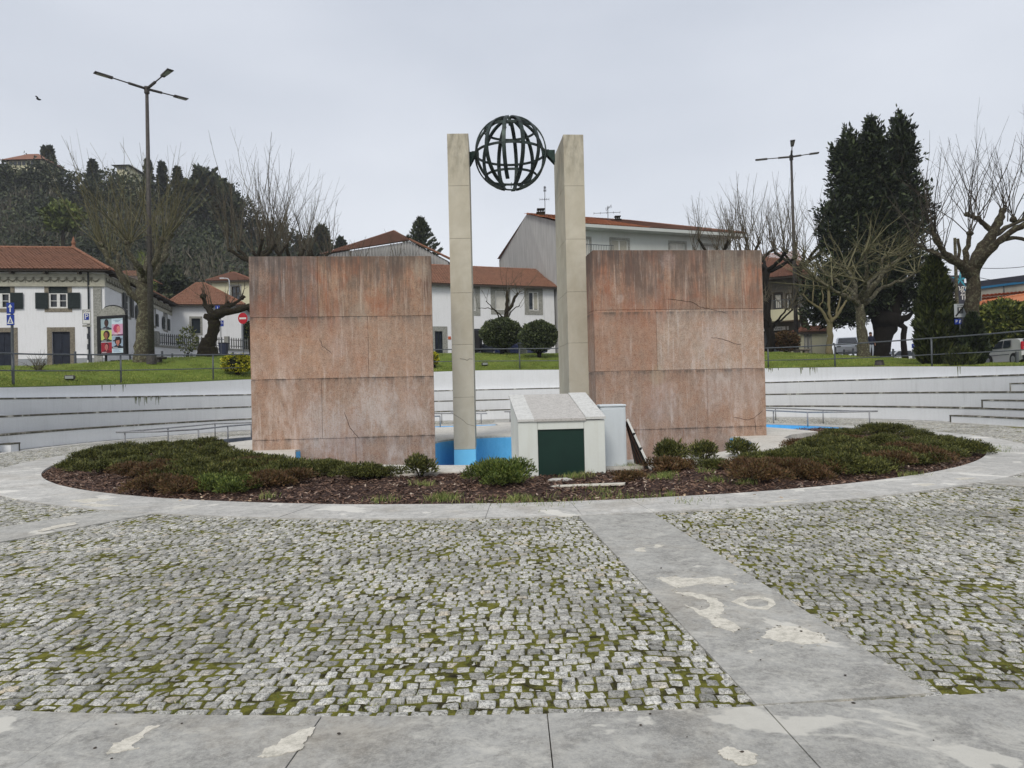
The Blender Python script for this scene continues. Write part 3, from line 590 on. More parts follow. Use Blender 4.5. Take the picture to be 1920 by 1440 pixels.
# ================================================================== amphitheatre tiers
TZ = [0, .60, 1.21, 1.84]
amph = empty('stepped_seating', (CX, CY, 0), 0, 'white painted curved stone seating tiers around the plaza below the lawn', 'seating')
amph.location = (0, 0, 0)
def ringwall(mb, r0, r1, a0, a1, z0, z1, n=150, cut=None):
    for i in range(n):
        a, b = radians(a0+(a1-a0)*i/n), radians(a0+(a1-a0)*(i+1)/n)
        za = z1(math.degrees(a)) if callable(z1) else z1; zb = z1(math.degrees(b)) if callable(z1) else z1
        p = lambda r, t, z: (CX+r*cos(t), CY+r*sin(t), z)
        mb.face(p(r0, a, z0), p(r0, a, za), p(r0, b, zb), p(r0, b, z0)); mb.face(p(r0, a, za), p(r1, a, za), p(r1, b, zb), p(r0, b, zb)); mb.face(p(r1, a, z0), p(r1, b, z0), p(r1, b, zb), p(r1, a, za))
for k in range(3):
    mb = MB(); r0 = RB+k*TREAD; z1 = TZ[k+1]-.06; j = -26+k*1.7
    step = 7.1
    while j < 206:
        ringwall(mb, r0, r0+.55, j+.012, j+step-.012, -.05 if k == 0 else TZ[k]-.1, z1, 9); j += step
    t = mb.build('tier', MT['tier'], amph)
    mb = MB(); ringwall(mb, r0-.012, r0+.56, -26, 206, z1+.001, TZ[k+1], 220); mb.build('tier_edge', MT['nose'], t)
mb = MB(); ringwall(mb, RT-.35, RT-.02, -26, 206, TZ[3]-.1, TZ[3]-.001, 120); ringwall(mb, RT, RT+.3, -26, 206, 1.5, lambda a: zt_top(a), 220); mb.build('top_wall', MT['tier'], amph)
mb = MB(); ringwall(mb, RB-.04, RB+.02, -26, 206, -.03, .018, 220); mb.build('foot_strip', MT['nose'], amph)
# stair blocks, right and left
def stairs(a0, a1, ks):
    for k, z, rr0 in ks:
        mb = MB(); ringwall(mb, rr0, rr0+.4, a0(k), a1, -.05, z-.05, 10)
        e = radians(a0(k)); 
        for (ea, s) in ((radians(a0(k)), 1), (radians(a1), -1)):
            p = lambda r, z_: (CX+r*cos(ea), CY+r*sin(ea), z_)
            mb.face(p(rr0, -.05), p(rr0+.4, -.05), p(rr0+.4, z-.05), p(rr0, z-.05))
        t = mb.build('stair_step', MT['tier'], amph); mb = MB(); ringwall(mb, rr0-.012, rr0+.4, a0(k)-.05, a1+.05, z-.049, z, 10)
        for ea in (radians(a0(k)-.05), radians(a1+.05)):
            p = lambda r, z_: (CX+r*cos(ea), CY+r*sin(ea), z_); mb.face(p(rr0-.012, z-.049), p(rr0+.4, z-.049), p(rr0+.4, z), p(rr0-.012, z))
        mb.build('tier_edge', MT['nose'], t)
        mb = MB(); ringwall(mb, rr0-.008, rr0+.01, min(a0(k), a1) if a1 > 100 else a1-.22, (min(a0(k), a1)+.22) if a1 > 100 else a1+.03, -.02 if k == 0 else TZ[k], z-.05, 1); mb.build('relief_strip', MT['nose'], t)  # dark strip paints in the shading an evenly lit step end lacks
aR = ang(cylhit(1783, 790, RB-.3)); aR2 = ang(cylhit(1842, 745, RB+.2)); aR3 = ang(cylhit(1895, 712, RB+.7))
stairs(lambda k: (-4, -4, -4)[k], aR, [(0, .30, RB-.34)]); stairs(lambda k: -4, aR2, [(1, .905, RB+TREAD-.34)]); stairs(lambda k: -4, aR3, [(2, 1.52, RB+2*TREAD-.34)])
aL = ang(cylhit(35, 843, RB-.3)); stairs(lambda k: aL, 184, [(0, .30, RB-.34)])
# moss streaks under the top tier edge
mb = MB(); rr = random.Random(8)
for (px0, px1, py, n_) in ((250, 300, 741, 24), (1435, 1460, 691, 8), (1498, 1506, 691, 5), (1518, 1532, 691, 8), (1795, 1802, 690, 4), (178, 236, 722, 5)):
    for k in range(n_):
        r0 = (RT if py < 730 and px0 > 1000 or py == 722 else RB+2*TREAD)-.004; q = cylhit(rr.uniform(px0, px1), py, r0); a = atan2(q.y-CY, q.x-CX); L = rr.uniform(.05, .42); wd = rr.uniform(.01, .035)
        t = Vector((-sin(a), cos(a), 0)); n_v = Vector((cos(a), sin(a), 0)); top = TZ[3]-.056 if r0 < RT-.1 else zt_top(math.degrees(a))-.005
        p = Vector((CX+r0*cos(a), CY+r0*sin(a), top)); mb.face(p-t*wd, p+t*wd, p+t*wd*.3-Vector((0, 0, L)), p-t*wd*.3-Vector((0, 0, L)))
mb.build('moss_streaks', simple('moss_stain', C(96, 104, 70), C(120, 124, 92), 20, .95), amph)
# ================================================================== lawn and terrain beyond
na, rl = 150, [RT+.28]+[RT+.28+9*(k/14) for k in range(1, 15)]+[RT+12, RT+19, RT+40, RT+90, RT+400, RT+1100]
V = []; 
for r in rl:
    for i in range(na+1):
        a = -26+232*i/na; x, y = CX+r*cos(radians(a)), CY+r*sin(radians(a)); z = ZT(x, y) if r > RT+.3 else zt_top(a)+.015
        if RT+1 < r < RT+8.5: z += .05*sin(a*1.7+r)+.03*sin(a*3.3-r*2)
        V.append((x, y, z))
Fq = []
for j in range(len(rl)-1):
    for i in range(na): k = j*(na+1)+i; Fq.append((k, k+na+1, k+na+2, k+1))
nl = 14*na
o = npmesh('lawn', V[:(na+1)*15], Fq[:nl], MT['lawn'], smooth=True); tag(o, kind='structure')
Fb = np.array(Fq[nl:])-(na+1)*14
o = npmesh('road', V[(na+1)*14:], Fb, MT['asphalt'], smooth=True); tag(o, kind='structure')
n = 90000; a = rs.uniform(-5, 185, n); r = RT+.3+8.7*rs.rand(n)**1.3
x, y = CX+r*np.cos(np.radians(a)), CY+r*np.sin(np.radians(a)); keep = np.abs(x) < .78*y
x, y = x[keep], y[keep]; z = np.array([ZT(p, q) for p, q in zip(x, y)])
o = blades('lawn_grass', np.stack([x, y, z-.01], 1), .075, MT['blade'], .012, .8); tag(o, 'short bright green lawn grass above the white tiers', 'grass', kind='stuff')
# ================================================================== planting bed and fountain slab
def disc_with_hole(mb, outer, inner, z):     # polygons with the same number of points
    n = len(outer); b = mb.v(*[(*p, z) for p in outer]); c = mb.v(*[(*p, z) for p in inner])
    for i in range(n): j = (i+1) % n; mb.idx((b+i, b+j, c+j, c+i))
NB = 360
ths = [2*pi*i/NB for i in range(NB)]
def basin(t):           # open basin: wide front bay, small round bay between the pillars
    c_, s_ = cos(t), sin(t)
    if s_ < .18: return (.05+6.2*c_, 19.5+4.75*s_*(1 if s_ < 0 else 1))
    if abs(c_) > .62: return (.05+6.2*c_*(1 if s_ < .5 else .98), 19.5+s_*2.4)
    u = (c_/.62); return (2.5*u, 22.15+2.45*sqrt(max(0, 1-u*u))-.0*u)
def slab_out(t):
    c_, s_ = cos(t), sin(t)
    if s_ < 0: return (.05+7.65*c_, 19.4+5.9*s_)
    r_ = 9.9; k = min(1, s_/.35); x = (1-k)*(.05+7.65*c_)+k*(r_*c_); y = (1-k)*(19.4+5.9*s_)+k*(22.9+r_*s_)
    return (x, y)
BP_ = [(.05+(6.55 if cos(t) > 0 else 6.38)*cos(t), 20.2+5.45*sin(t)) for t in np.linspace(pi, 2*pi, 60)]+[(6.74, 20.8), (6.7, 21.4), (6.5, 22.0), (2.75, 22.0)]+[(2.45*cos(t), 22.15+2.45*sin(t)) for t in np.linspace(.0, pi, 40)]+[(-2.7, 21.8), (-5.75, 21.3), (-6.2, 20.6)]
def basin(t):
    ox, oy, dx, dy = .05, 19.5, cos(t), sin(t); best = None
    for i in range(len(BP_)):
        (ax, ay), (bx_, by_) = BP_[i], BP_[(i+1) % len(BP_)]; ex, ey = bx_-ax, by_-ay; den = dx*ey-dy*ex
        if abs(den) < 1e-9: continue
        s = ((ax-ox)*ey-(ay-oy)*ex)/den; u = ((ax-ox)*dy-(ay-oy)*dx)/den
        if s > 0 and -1e-6 <= u <= 1+1e-6 and (best is None or s > best): best = s
    return (ox+dx*best, oy+dy*best)
SP_ = [(.05+7.65*cos(t), 19.4+5.9*sin(t)) for t in np.linspace(pi, 2*pi, 70)]+[(7.9, 20.6), (8.6, 21.8)]+[(9.9*cos(t), 22.9+9.9*sin(t)) for t in np.linspace(.0, pi, 90)]+[(-8.6, 21.8), (-7.9, 20.6)]
def slab_out(t):
    global BP_
    k = BP_; BP_ = SP_; r = basin(t); BP_ = k; return r
BP_ = [(max(x, -.3095*y) if y < 20.75 else x, y) for x, y in BP_]
bas = [basin(t) for t in ths]; so = [slab_out(t) for t in ths]
ZR = .10
mb = MB(); disc_with_hole(mb, so, bas, ZR)
for i in range(NB):
    j = (i+1) % NB; mb.face((*so[i], -.06), (*so[j], -.06), (*so[j], ZR), (*so[i], ZR)); mb.face((*bas[j], ZR-.06), (*bas[i], ZR-.06), (*bas[i], ZR), (*bas[j], ZR))
o = mb.build('fountain_terrace', MT['rim']); tag(o, kind='structure')
ftn = empty('fountain_basin', (0, 0, 0), 0, 'empty bright blue painted fountain basin around the foot of the stone pillars', 'fountain')
mb = MB()
bi = [(x*.997, (y-19.5)*.997+19.5) for x, y in bas]
for i in range(NB): j = (i+1) % NB; mb.face((*bi[j], -1.0), (*bi[i], -1.0), (*bi[i], ZR-.055), (*bi[j], ZR-.055))
mb.build('basin_wall', MT['blue_d'], ftn)
mb = MB(); mb.face(*[(x, y, -.98) for x, y in bi]); mb.build('basin_floor', MT['pool_floor'], ftn)
# annular channel behind
ch = empty('water_channel', (0, 0, 0), 0, 'shallow blue painted channel curving behind the granite walls', 'channel')
MT['dirty_blue'] = simple('dirty_channel_floor', C(120, 128, 138), C(90, 96, 106), 2, .8)
for (a0, a1) in ((14, 85.6), (94, 110), (110, 166)):
    mbf = MB()
    for rr_, flip in ((9.95, False), (12.7, True)):
        mb = MB()
        for i in range(40):
            a, b = radians(a0+(a1-a0)*i/40), radians(a0+(a1-a0)*(i+1)/40); p = lambda t, z: (rr_*cos(t), 22.9+rr_*sin(t), z)
            mb.face(p(a, -.35), p(b, -.35), p(b, .0 if flip else .05), p(a, .0 if flip else .05))
        mb.build('channel_wall', MT['blue_d'] if a0 < 100 else MT['dirty_blue'], ch)
    annulus(mbf, BC, 9.9, 12.75, a0, a1, -.34, 40); mbf.build('channel_floor', MT['blue_d'] if a0 < 100 else MT['dirty_blue'], ch)
mb = MB(); annulus(mb, BC, 9.85, 12.8, 85.6, 94, ZR-.004, 4); mb.build('bridge_path', MT['rim']).__setitem__('kind', 'structure')
# soil of the bed: front part
def in_slab(x, y):
    if y < 19.4: return ((x-.05)/7.65)**2+((y-19.4)/5.9)**2 < 1
    return hypot(x, y-22.9) < 9.9 and y > 20.5 or (((x-.05)/7.75)**2 < 1 and y < 24)
V = []; Fq = []; nr, na_ = 46, 220
def bed_z(x, y):
    d = BR-hypot(x-BC[0], y-BC[1]); return -.035+.075*min(1, max(d, 0)/1.6)+.018*sin(x*3.1+y*2.2)*min(1, d)+.012*sin(x*7-y*5)*min(1, d)
for j in range(nr+1):
    r = BR-.0 - j*(BR-4.5)/nr
    for i in range(na_+1):
        a = radians(168+204*i/na_); x, y = BC[0]+r*cos(a), BC[1]+r*sin(a); V.append((x, y, bed_z(x, y) if not in_slab(x, y) else -.05 if j < nr-3 else -.05))
for j in range(nr):
    for i in range(na_): k = j*(na_+1)+i; Fq.append((k, k+1, k+na_+2, k+na_+1))
Fq = [f for f in Fq if not all(((V[i][0]-.05)/6.9)**2+((V[i][1]-19.4)/5.2)**2 < 1 or V[i][1] > 21 and abs(V[i][0]) < 8 for i in f)]
o = npmesh('flower_bed', V, Fq, MT['soil'], smooth=True); tag(o, kind='structure')
# bark chips
n = 62000; a = np.radians(rs.uniform(166, 374, n)); r = BR-.03-rs.rand(n)**1.1*5.2; x, y = r*np.cos(a), 22.9+r*np.sin(a)
keep = np.array([not in_slab(p, q) for p, q in zip(x, y)]); x, y = x[keep], y[keep]; n = len(x); z = np.array([bed_z(p, q) for p, q in zip(x, y)])+rs.uniform(.0, .03, n)
L, W_ = rs.uniform(.014, .055, n), rs.uniform(.006, .017, n); an = rs.uniform(0, 2*pi, n); ti, tj = rs.uniform(-.5, .5, n), rs.uniform(-.6, .6, n)
ux = np.stack([np.cos(an), np.sin(an), ti], 1)*L[:, None]; uy = np.stack([-np.sin(an), np.cos(an), tj], 1)*W_[:, None]; c_ = np.stack([x, y, z], 1)
V = np.stack([c_-ux-uy, c_+ux-uy*.6, c_+ux*.9+uy, c_-ux*.8+uy*.8, c_+np.array([0, 0, .006])], 1).reshape(-1, 3); i = np.arange(n)[:, None]*5
F = np.concatenate([i+np.array([[0, 1, 4]]), i+np.array([[1, 2, 4]]), i+np.array([[2, 3, 4]]), i+np.array([[3, 0, 4]])], 1).reshape(-1, 3)
o = npmesh('bark_mulch', V, F, MT['chip']); tag(o, 'reddish brown bark mulch covering the round planting bed', 'mulch', kind='stuff')
# grass tufts in the bed
pts = []
for (px, py, s, m_) in [(1000, 937, .28, 110), (1120, 918, .16, 60), (1140, 930, .2, 60), (835, 933, .14, 160), (820, 934, .1, 90), (975, 932, .1, 130), (720, 935, .12, 90), (1340, 902, .1, 120), (1320, 888, .08, 80), (1255, 926, .06, 60), (1180, 880, .14, 200), (1080, 897, .16, 220), (1300, 940, .2, 60), (1250, 894, .08, 160), (1240, 900, .12, 160), (1395, 905, .08, 90), (1712, 888, .1, 150), (1855, 845, .25, 320), (1840, 838, .3, 300), (1545, 868, .1, 80), (905, 940, .3, 70), (950, 942, .25, 60), (1660, 876, .1, 60), (500, 930, .1, 60), (795, 912, .12, 110), (1050, 940, .3, 70), (1200, 932, .2, 90)]:
    c = G(px, py, .03)
    for k in range(m_): q = (c.x+rs.normal()*s, c.y+rs.normal()*s*.8); pts.append((*q, bed_z(*q)))
o = blades('grass_tufts', pts, .11, MT['grass_tuft'], .0045, .9); tag(o, 'bright green grass tufts sprouting through the bark mulch', 'grass', kind='stuff')
# dry leaves and pale chips
mb = MB(); rr = random.Random(4)
for k in range(70):
    px, py = rr.choice([(rr.uniform(330, 470), rr.uniform(925, 940)), (rr.uniform(900, 1500), rr.uniform(905, 940)), (rr.uniform(1020, 1300), rr.uniform(895, 930))]); c = G(px, py, .05); s = rr.uniform(.015, .045); a = rr.uniform(0, 6.28)
    u = Vector((cos(a), sin(a), rr.uniform(-.2, .4)))*s; v_ = Vector((-sin(a), cos(a), rr.uniform(-.3, .3)))*s*.5; mb.face(c-u, c-u*.2-v_, c+u, c+u*.1+v_)
o = mb.build('dry_leaves', simple('dry_leaf', C(176, 148, 110), C(204, 190, 168), 30, .8)); tag(o, 'curled tan dry leaves and pale chips lying on the mulch', 'leaves', kind='stuff')
# ================================================================== shrubs of the bed
def leafcloud(name, ctr, out, size, asp, mat, parent=None, jit=.6, up=.3):
    n = len(ctr); d = out+rs.normal(size=(n, 3))*jit; d[:, 2] += up; d /= np.linalg.norm(d, axis=1, keepdims=True)+1e-9
    s = size*rs.uniform(.5, 1.3, (n, 1)); sd_ = np.cross(d, rs.normal(size=(n, 3))); sd_ /= np.linalg.norm(sd_, axis=1, keepdims=True)+1e-9
    a, b = ctr-d*s*.3, ctr+d*s; m_ = (a+b)/2; wv = sd_*s*asp
    V = np.stack([a, m_+wv, b, m_-wv], 1).reshape(-1, 3); F = np.arange(n)[:, None]*4+np.array([[0, 1, 2, 3]])
    return npmesh(name, V, F, mat, parent)
def sph(n):
    d = rs.normal(size=(n, 3)); return d/np.linalg.norm(d, axis=1, keepdims=True)
def shrub_mesh(n, rx, rz, lumps, mat, size=.055, asp=.16, name='foliage', jit=.5):
    C_ = []; O = []
    for k in range(lumps):
        a = rs.uniform(0, 6.28); q = rs.uniform(0, .62)*rx; lr = rx*rs.uniform(.34, .55); lc = np.array([cos(a)*q, sin(a)*q, rz*rs.uniform(.3, .6)*(1-.4*q/rx)])
        m_ = n//lumps; d = sph(m_); d[:, 2] = np.abs(d[:, 2])-.15; rad = rs.uniform(.55, 1.08, (m_, 1)); C_.append(lc+d*rad*np.array([lr, lr, rz*.55])); O.append(d)
    C_ = np.concatenate(C_); O = np.concatenate(O); C_[:, 2] = np.maximum(C_[:, 2], .01)
    return leafcloud(name, C_, O, size, asp, mat, None, jit, .6)
protos = {}
for key, mat, n, rx, rz, L in (('g1', 'heath', 4200, .62, .42, 9), ('g2', 'heath', 4200, .66, .38, 8), ('b1', 'heath_brown', 3800, .6, .38, 8), ('b2', 'heath_brown', 3000, .5, .3, 7), ('y1', 'heath_bright', 3800, .55, .42, 8), ('s1', 'heath', 1300, .34, .34, 5)):
    r_ = empty('heath_shrub', (0, 0, 0)); f = shrub_mesh(n, rx, rz, L, MT[mat]); f.parent = r_
    mb = MB(); rr = random.Random(n+L)
    for k in range(9):
        a = rr.uniform(0, 6.28); e = (cos(a)*rx*.55, sin(a)*rx*.55, rz*.7); mb.tube([(0, 0, -.03), (e[0]*.4, e[1]*.4, rz*.35), e], [.012, .008, .003], 4)
    mb.build('stem', MT['bark_dark'], r_); protos[key] = r_; r_['used'] = 0
def where(px, py, label):
    for a, b, c0, c1 in (('left', LD, 210, 430), ('left', LB, 290, 480), ('right', RD, 1740, 1500), ('right', RBn, 1690, 1470)):
        if label != b: continue
        col = 'brown tinged' if b in (LB, RBn) else 'dark green'
        if (a == 'left' and px < c0) or (a == 'right' and px > c0): return col+' heath shrub at the '+a+' tip of the round bed'
        if (a == 'left' and px > c1): return col+' heath shrub at the end of the left mat nearest the granite wall'
        if (a == 'right' and px < c1): return col+' heath shrub at the end of the right mat nearest the granite wall'
        if py > 884: return col+' heath shrub on the front edge of the '+a+' mat by the bare mulch'
        if py < 854: return col+' heath shrub on the back edge of the '+a+' mat near the handrail'
        return col+' heath shrub in the middle of the dense '+a+' mat'
    return label
def shrub(px, py, key, s=1.0, label='', group='heath shrubs of the round bed', hz=1.0):
    label = where(px, py, label)
    c = G(px, py, .0); pr_ = protos[key]
    if pr_['used'] == 0: o = pr_; pr_['used'] = 1
    else: o = copy_tree(pr_)
    o.location = (c.x, c.y, bed_z(c.x, c.y)-.02); o.rotation_euler = (0, 0, rs.uniform(0, 6.28)); o.scale = (s, s, s*hz*.88); tag(o, label, 'shrub', group)
LD = 'low dark green heath shrub merged into the dense mat left of the granite walls'
LB = 'brown tinged heath shrub among the green mat left of the granite walls'
RD = 'low dark green heath shrub merged into the dense mat right of the granite walls'
RBn = 'brown tinged heath shrub in the dense mat right of the granite walls'
rr = random.Random(12)
left = [(150, 880), (172, 868), (200, 857), (190, 888), (232, 875), (235, 852), (268, 862), (262, 890), (300, 848), (312, 872), (345, 850), (352, 880), (385, 845), (395, 868), (428, 880), (450, 876), (478, 884), (520, 893), (560, 896), (540, 900), (420, 905), (380, 912), (360, 898), (330, 905), (455, 900), (490, 912), (215, 868), (330, 860), (410, 855)]
for i, (px, py) in enumerate(left): shrub(px, py, rr.choice(['g1', 'g2', 'g1']), rr.uniform(.9, 1.15), LD)
for (px, py) in [(300, 905), (258, 900), (285, 922), (345, 925), (310, 885), (460, 888), (500, 898), (545, 912), (505, 918)]: shrub(px, py, 'b1', rr.uniform(.85, 1.1), LB)
shrub(400, 922, 'y1', .95, 'brighter green bushy heath shrub at the front of the left mat'); shrub(435, 925, 'y1', .85, 'bright green heath shrub at the left mat front edge beside the dry leaves')
shrub(625, 898, 'g1', .85, 'dark green heath shrub right of the left mat below the left granite wall'); shrub(610, 880, 'g2', .7, 'low green heath shrub in front of the white rim under the left granite wall')
shrub(672, 905, 'g1', .9, 'left half of the pair of green shrubs below the middle of the left granite wall'); shrub(708, 903, 'g2', .9, 'right half of the pair of green shrubs below the middle of the left granite wall')
shrub(788, 898, 's1', 1.25, 'small sparse green shrub below the right corner of the left granite wall', hz=1.2)
shrub(912, 908, 'y1', 1.0, 'round bright green shrub at the left front of the utility box', hz=1.2); shrub(958, 910, 'y1', 1.05, 'round bright green shrub directly in front of the left jamb of the green door', hz=1.15); shrub(935, 916, 'y1', .8, 'low bright green shrub between the two round ones beside the utility box')
shrub(1250, 878, 's1', 1.5, 'spiky green shrub behind the leaning metal board', hz=1.2); shrub(1240, 888, 'b2', 1.1, 'brown heath shrub right of the leaning metal board'); shrub(1278, 885, 'b2', .9, 'smaller brown heath shrub between the leaning board and the right mat')
shrub(1322, 870, 's1', 1.5, 'sparse green shrub in front of the right granite wall'); shrub(1335, 882, 'g2', .75, 'low green shrub below the pool edge at the right granite wall'); shrub(1390, 864, 's1', 1.4, 'dark green shrub under the blue pool corner by the right granite wall', hz=1.1)
shrub(1170, 905, 'b2', .8, 'straggly brown shrub in front of the white electrical cabinet', hz=.8)
right = [(1425, 880), (1450, 874), (1525, 842), (1560, 826), (1600, 822), (1640, 818), (1680, 818), (1720, 824), (1760, 832), (1790, 842), (1810, 852), (1770, 860), (1730, 852), (1690, 845), (1650, 842), (1610, 845), (1570, 850), (1530, 855), (1490, 862), (1460, 880), (1560, 872), (1600, 868), (1640, 865), (1680, 868), (1620, 885), (1580, 890), (1640, 888), (1720, 872), (1750, 845), (1500, 875), (1545, 842)]
for i, (px, py) in enumerate(right): shrub(px, py, rr.choice(['g1', 'g2']), rr.uniform(.85, 1.1), RD)
for (px, py) in [(1420, 905), (1405, 890), (1440, 893), (1480, 893), (1520, 898), (1550, 890), (1600, 880), (1700, 860), (1745, 868), (1500, 850), (1660, 880), (1590, 838)]: shrub(px, py, 'b1', rr.uniform(.85, 1.1), RBn)
# ================================================================== granite walls
def granite_wall(pl, pr_, d_l, d_r, ztop, th, mat, cols, label, cracks):
    # pl/pr_ = (px, py) of the top corners, d = their depths
    a = P(pl[0], pl[1], d_l); b = P(pr_[0], pr_[1], d_r); L = hypot(b.x-a.x, b.y-a.y); rz = atan2(b.y-a.y, b.x-a.x)
    root = empty('granite_wall', (a.x, a.y, 0), rz, label, 'monument wall', 'pink granite walls of the fountain')
    H = ztop; mb = MB(); mb.box(.03, L-.03, .03, th-.03, -1.0, H-.03); mb.build('core', MT['joint'], root)
    zs = [-1.0, .38, .38+(H-.38)/3*.985, .38+(H-.38)*2/3, H]
    for r in range(4):
        z0, z1 = zs[r]+(.004 if r else 0), zs[r+1]-.004; xs = [0]+[L*c for c in cols[r]]+[L]
        for k in range(len(xs)-1):
            f_, t_ = cols[r+4][k] if len(cols) > 4 else (1, 1), 0
            mb = MB(); x0 = xs[k]+(0.003 if k else 0); x1 = xs[k+1]-(.003 if k < len(xs)-2 else 0)
            mb.bbox(x0, x1, -.0, th, z0, z1, .006); s = mb.build('granite_slab', mat, root); s.color = (*f_, 1) if hasattr(f_, '__len__') else (f_, f_, f_, 1)
    mb = MB()
    for pts in cracks:
        q = [(u*L, -.002, v_*H) for u, v_ in pts]; rr = random.Random(int(pts[0][0]*1e4)); out = []
        for i in range(len(q)-1):
            for t in (0, .25, .5, .75): out.append((q[i][0]+(q[i+1][0]-q[i][0])*t+rr.uniform(-.012, .012), -.001, q[i][2]+(q[i+1][2]-q[i][2])*t+rr.uniform(-.012, .012)))
        out.append(q[-1]); mb.tube(out, [.003]+[.005+.003*rr.random() for _ in out[2:]]+[.002], 4)
    if cracks: mb.build('crack', MT['joint'], root)
    return root
gl = granite_wall((466, 480), (808, 479), 20.35, 20.9, 5.72, .9, MT['pinkL'], [[.56], [.38], [.64], [.37], [1, (.95, .98, 1)], [(1, .99, .98), (1.02, 1.02, 1)], [(1.08, 1.05, 1.02), (1.1, 1.1, 1.07)], [(.84, .88, .93), (1, .98, .93)]],
    'left of the two tall pink granite walls, dark streaked at the top with two grey round marks', [[(.37, .58), (.39, .54), (.44, .50)], [(.5, .2), (.53, .12), (.58, .06)]])
gr = granite_wall((1111, 474), (1428, 472), 21.1, 21.7, 5.82, .95, MT['pinkR'], [[.5], [.65], [.36], [.66], [1, 1], [(1.0, .99, .98), (1, 1, 1)], [(1.03, .97, .93), (1.2, 1.3, 1.36)], [(.98, .93, .9), (1.05, 1.04, 1.0)]],
    'right of the two tall pink granite walls, with a thin crack and a paler beige slab in its middle row', [[(.42, .745), (.52, .735), (.58, .725), (.62, .70), (.68, .69), (.78, .665)], [(.68, .54), (.75, .53), (.82, .505), (.86, .50)], [(.8, .12), (.88, .1), (.93, .11), (.98, .15)], [(.93, .11), (.935, .02)]])
# ================================================================== pillars
def pillar(pl, pr_, d, depth, rot, ztop, zj, label, blue):
    a = P(pl[0], pl[1], d); b = P(pr_[0], pr_[1], d); W_ = b.x-a.x
    root = empty('stone_pillar', (a.x, a.y, 0), radians(rot), label, 'pillar', 'tall limestone pillars carrying the globe')
    zs = [ -1.0, blue]+zj+[ztop]
    mb = MB(); mb.box(.012, W_-.012, .012, depth-.012, -1.0, ztop-.02); mb.build('core', MT['joint'], root)
    for i in range(len(zs)-1):
        mb = MB(); z0, z1 = zs[i]+.003, zs[i+1]-.003
        if i == 0: mb.bbox(-.004, W_+.004, -.004, depth, z0, z1, .004); mb.build('painted_foot', MT['blue_l'], root); continue
        mb.bbox(0, W_, 0, depth/2-.002, z0, z1, .005); s = mb.build('stone_block', MT['lime'], root)
        mb = MB(); mb.bbox(.001, W_-.001, depth/2+.002, depth, z0, z1, .005); mb.build('stone_block', MT['lime_side'], root)
    return root
def zat(py, px, d): return P(px, py, d).z
pL = pillar((838, 250), (878, 250), 22.5, 2.2, 1.8, zat(250, 858, 22.5), sorted(zat(y, 865, 22.5) for y in (348, 447, 549, 646, 745)), 'left tall slender limestone pillar with a light blue painted foot', -.18)
pR = pillar((1056, 252), (1094, 251), 22.75, 2.2, 4.6, zat(251.5, 1075, 22.75), sorted(zat(y, 1080, 22.75) for y in (348, 448, 547, 643, 740)), 'right tall limestone pillar showing its deep side face, behind the utility box', -.18)
# crack on the left pillar foot
mb = MB(); mb.tube([(.02, -.002, .95), (.25, -.003, .8), (.45, -.002, .62), (.66, -.002, .56)], .004, 4); mb.tube([(.25, -.002, 2.72), (.4, -.002, 2.70), (.48, -.002, 2.66), (.55, -.002, 2.71), (.66, -.002, 2.70)], .006, 4); mb.build('crack', MT['joint'], pL)
# ================================================================== globe
gc = P(957, 288.5, 23.6); GR = 1.20
gl_ = empty('armillary_globe', gc, radians(8), 'openwork dark bronze globe of curved bars hanging between the two limestone pillars', 'globe sculpture')
def flatbar(mb, pts, nrm, w_, t):     # flat bar along pts; nrm = outward directions
    b = len(mb.V); m_ = len(pts)
    for i in range(m_):
        p = Vector(pts[i]); T = (Vector(pts[min(i+1, m_-1)])-Vector(pts[max(i-1, 0)])).normalized(); n_ = Vector(nrm[i]).normalized(); s = T.cross(n_).normalized()
        for (u, v_) in ((-1, -1), (1, -1), (1, 1), (-1, 1)): mb.V.append(tuple(p+s*(u*w_/2)+n_*(v_*t/2)))
    for i in range(m_-1):
        for k in range(4): k2 = (k+1) % 4; mb.idx((b+4*i+k, b+4*i+k2, b+4*i+4+k2, b+4*i+4+k))
    mb.idx([b+3, b+2, b+1, b]); mb.idx([b+4*(m_-1)+k for k in range(4)])
for k in range(12):
    lo = radians(k*30+12); l0, l1 = (-74, 80)
    if k in (3, 8): l0, l1 = -58, 66
    ls = [radians(l0+(l1-l0)*i/26) for i in range(27)]; pts = [(GR*cos(l)*cos(lo), GR*cos(l)*sin(lo), GR*sin(l)) for l in ls]
    mb = MB(); flatbar(mb, pts, pts, .125, .045)
    mb.build('meridian_bar', MT['bronze'], gl_)
for la, wd in ((42, .075), (0, .08), (-42, .075), (-74, .05), (79, .07)):
    l = radians(la); rr_ = (GR-.035)*cos(l); z = (GR-.035)*sin(l); pts = [(rr_*cos(2*pi*i/64), rr_*sin(2*pi*i/64), z) for i in range(65)]
    mb = MB(); flatbar(mb, pts, [(p[0], p[1], 0) for p in pts], wd, .03); mb.build('parallel_ring', MT['bronze'], gl_)
mb = MB(); mb.tube([(0, 0, GR*.8), (0, 0, GR*1.02)], [.04, .06], 8); mb.tube([(0, 0, -GR*.96), (.01, 0, -GR*.8)], [.012, .012], 5); mb.build('pole_cap', MT['bronze_green'], gl_)
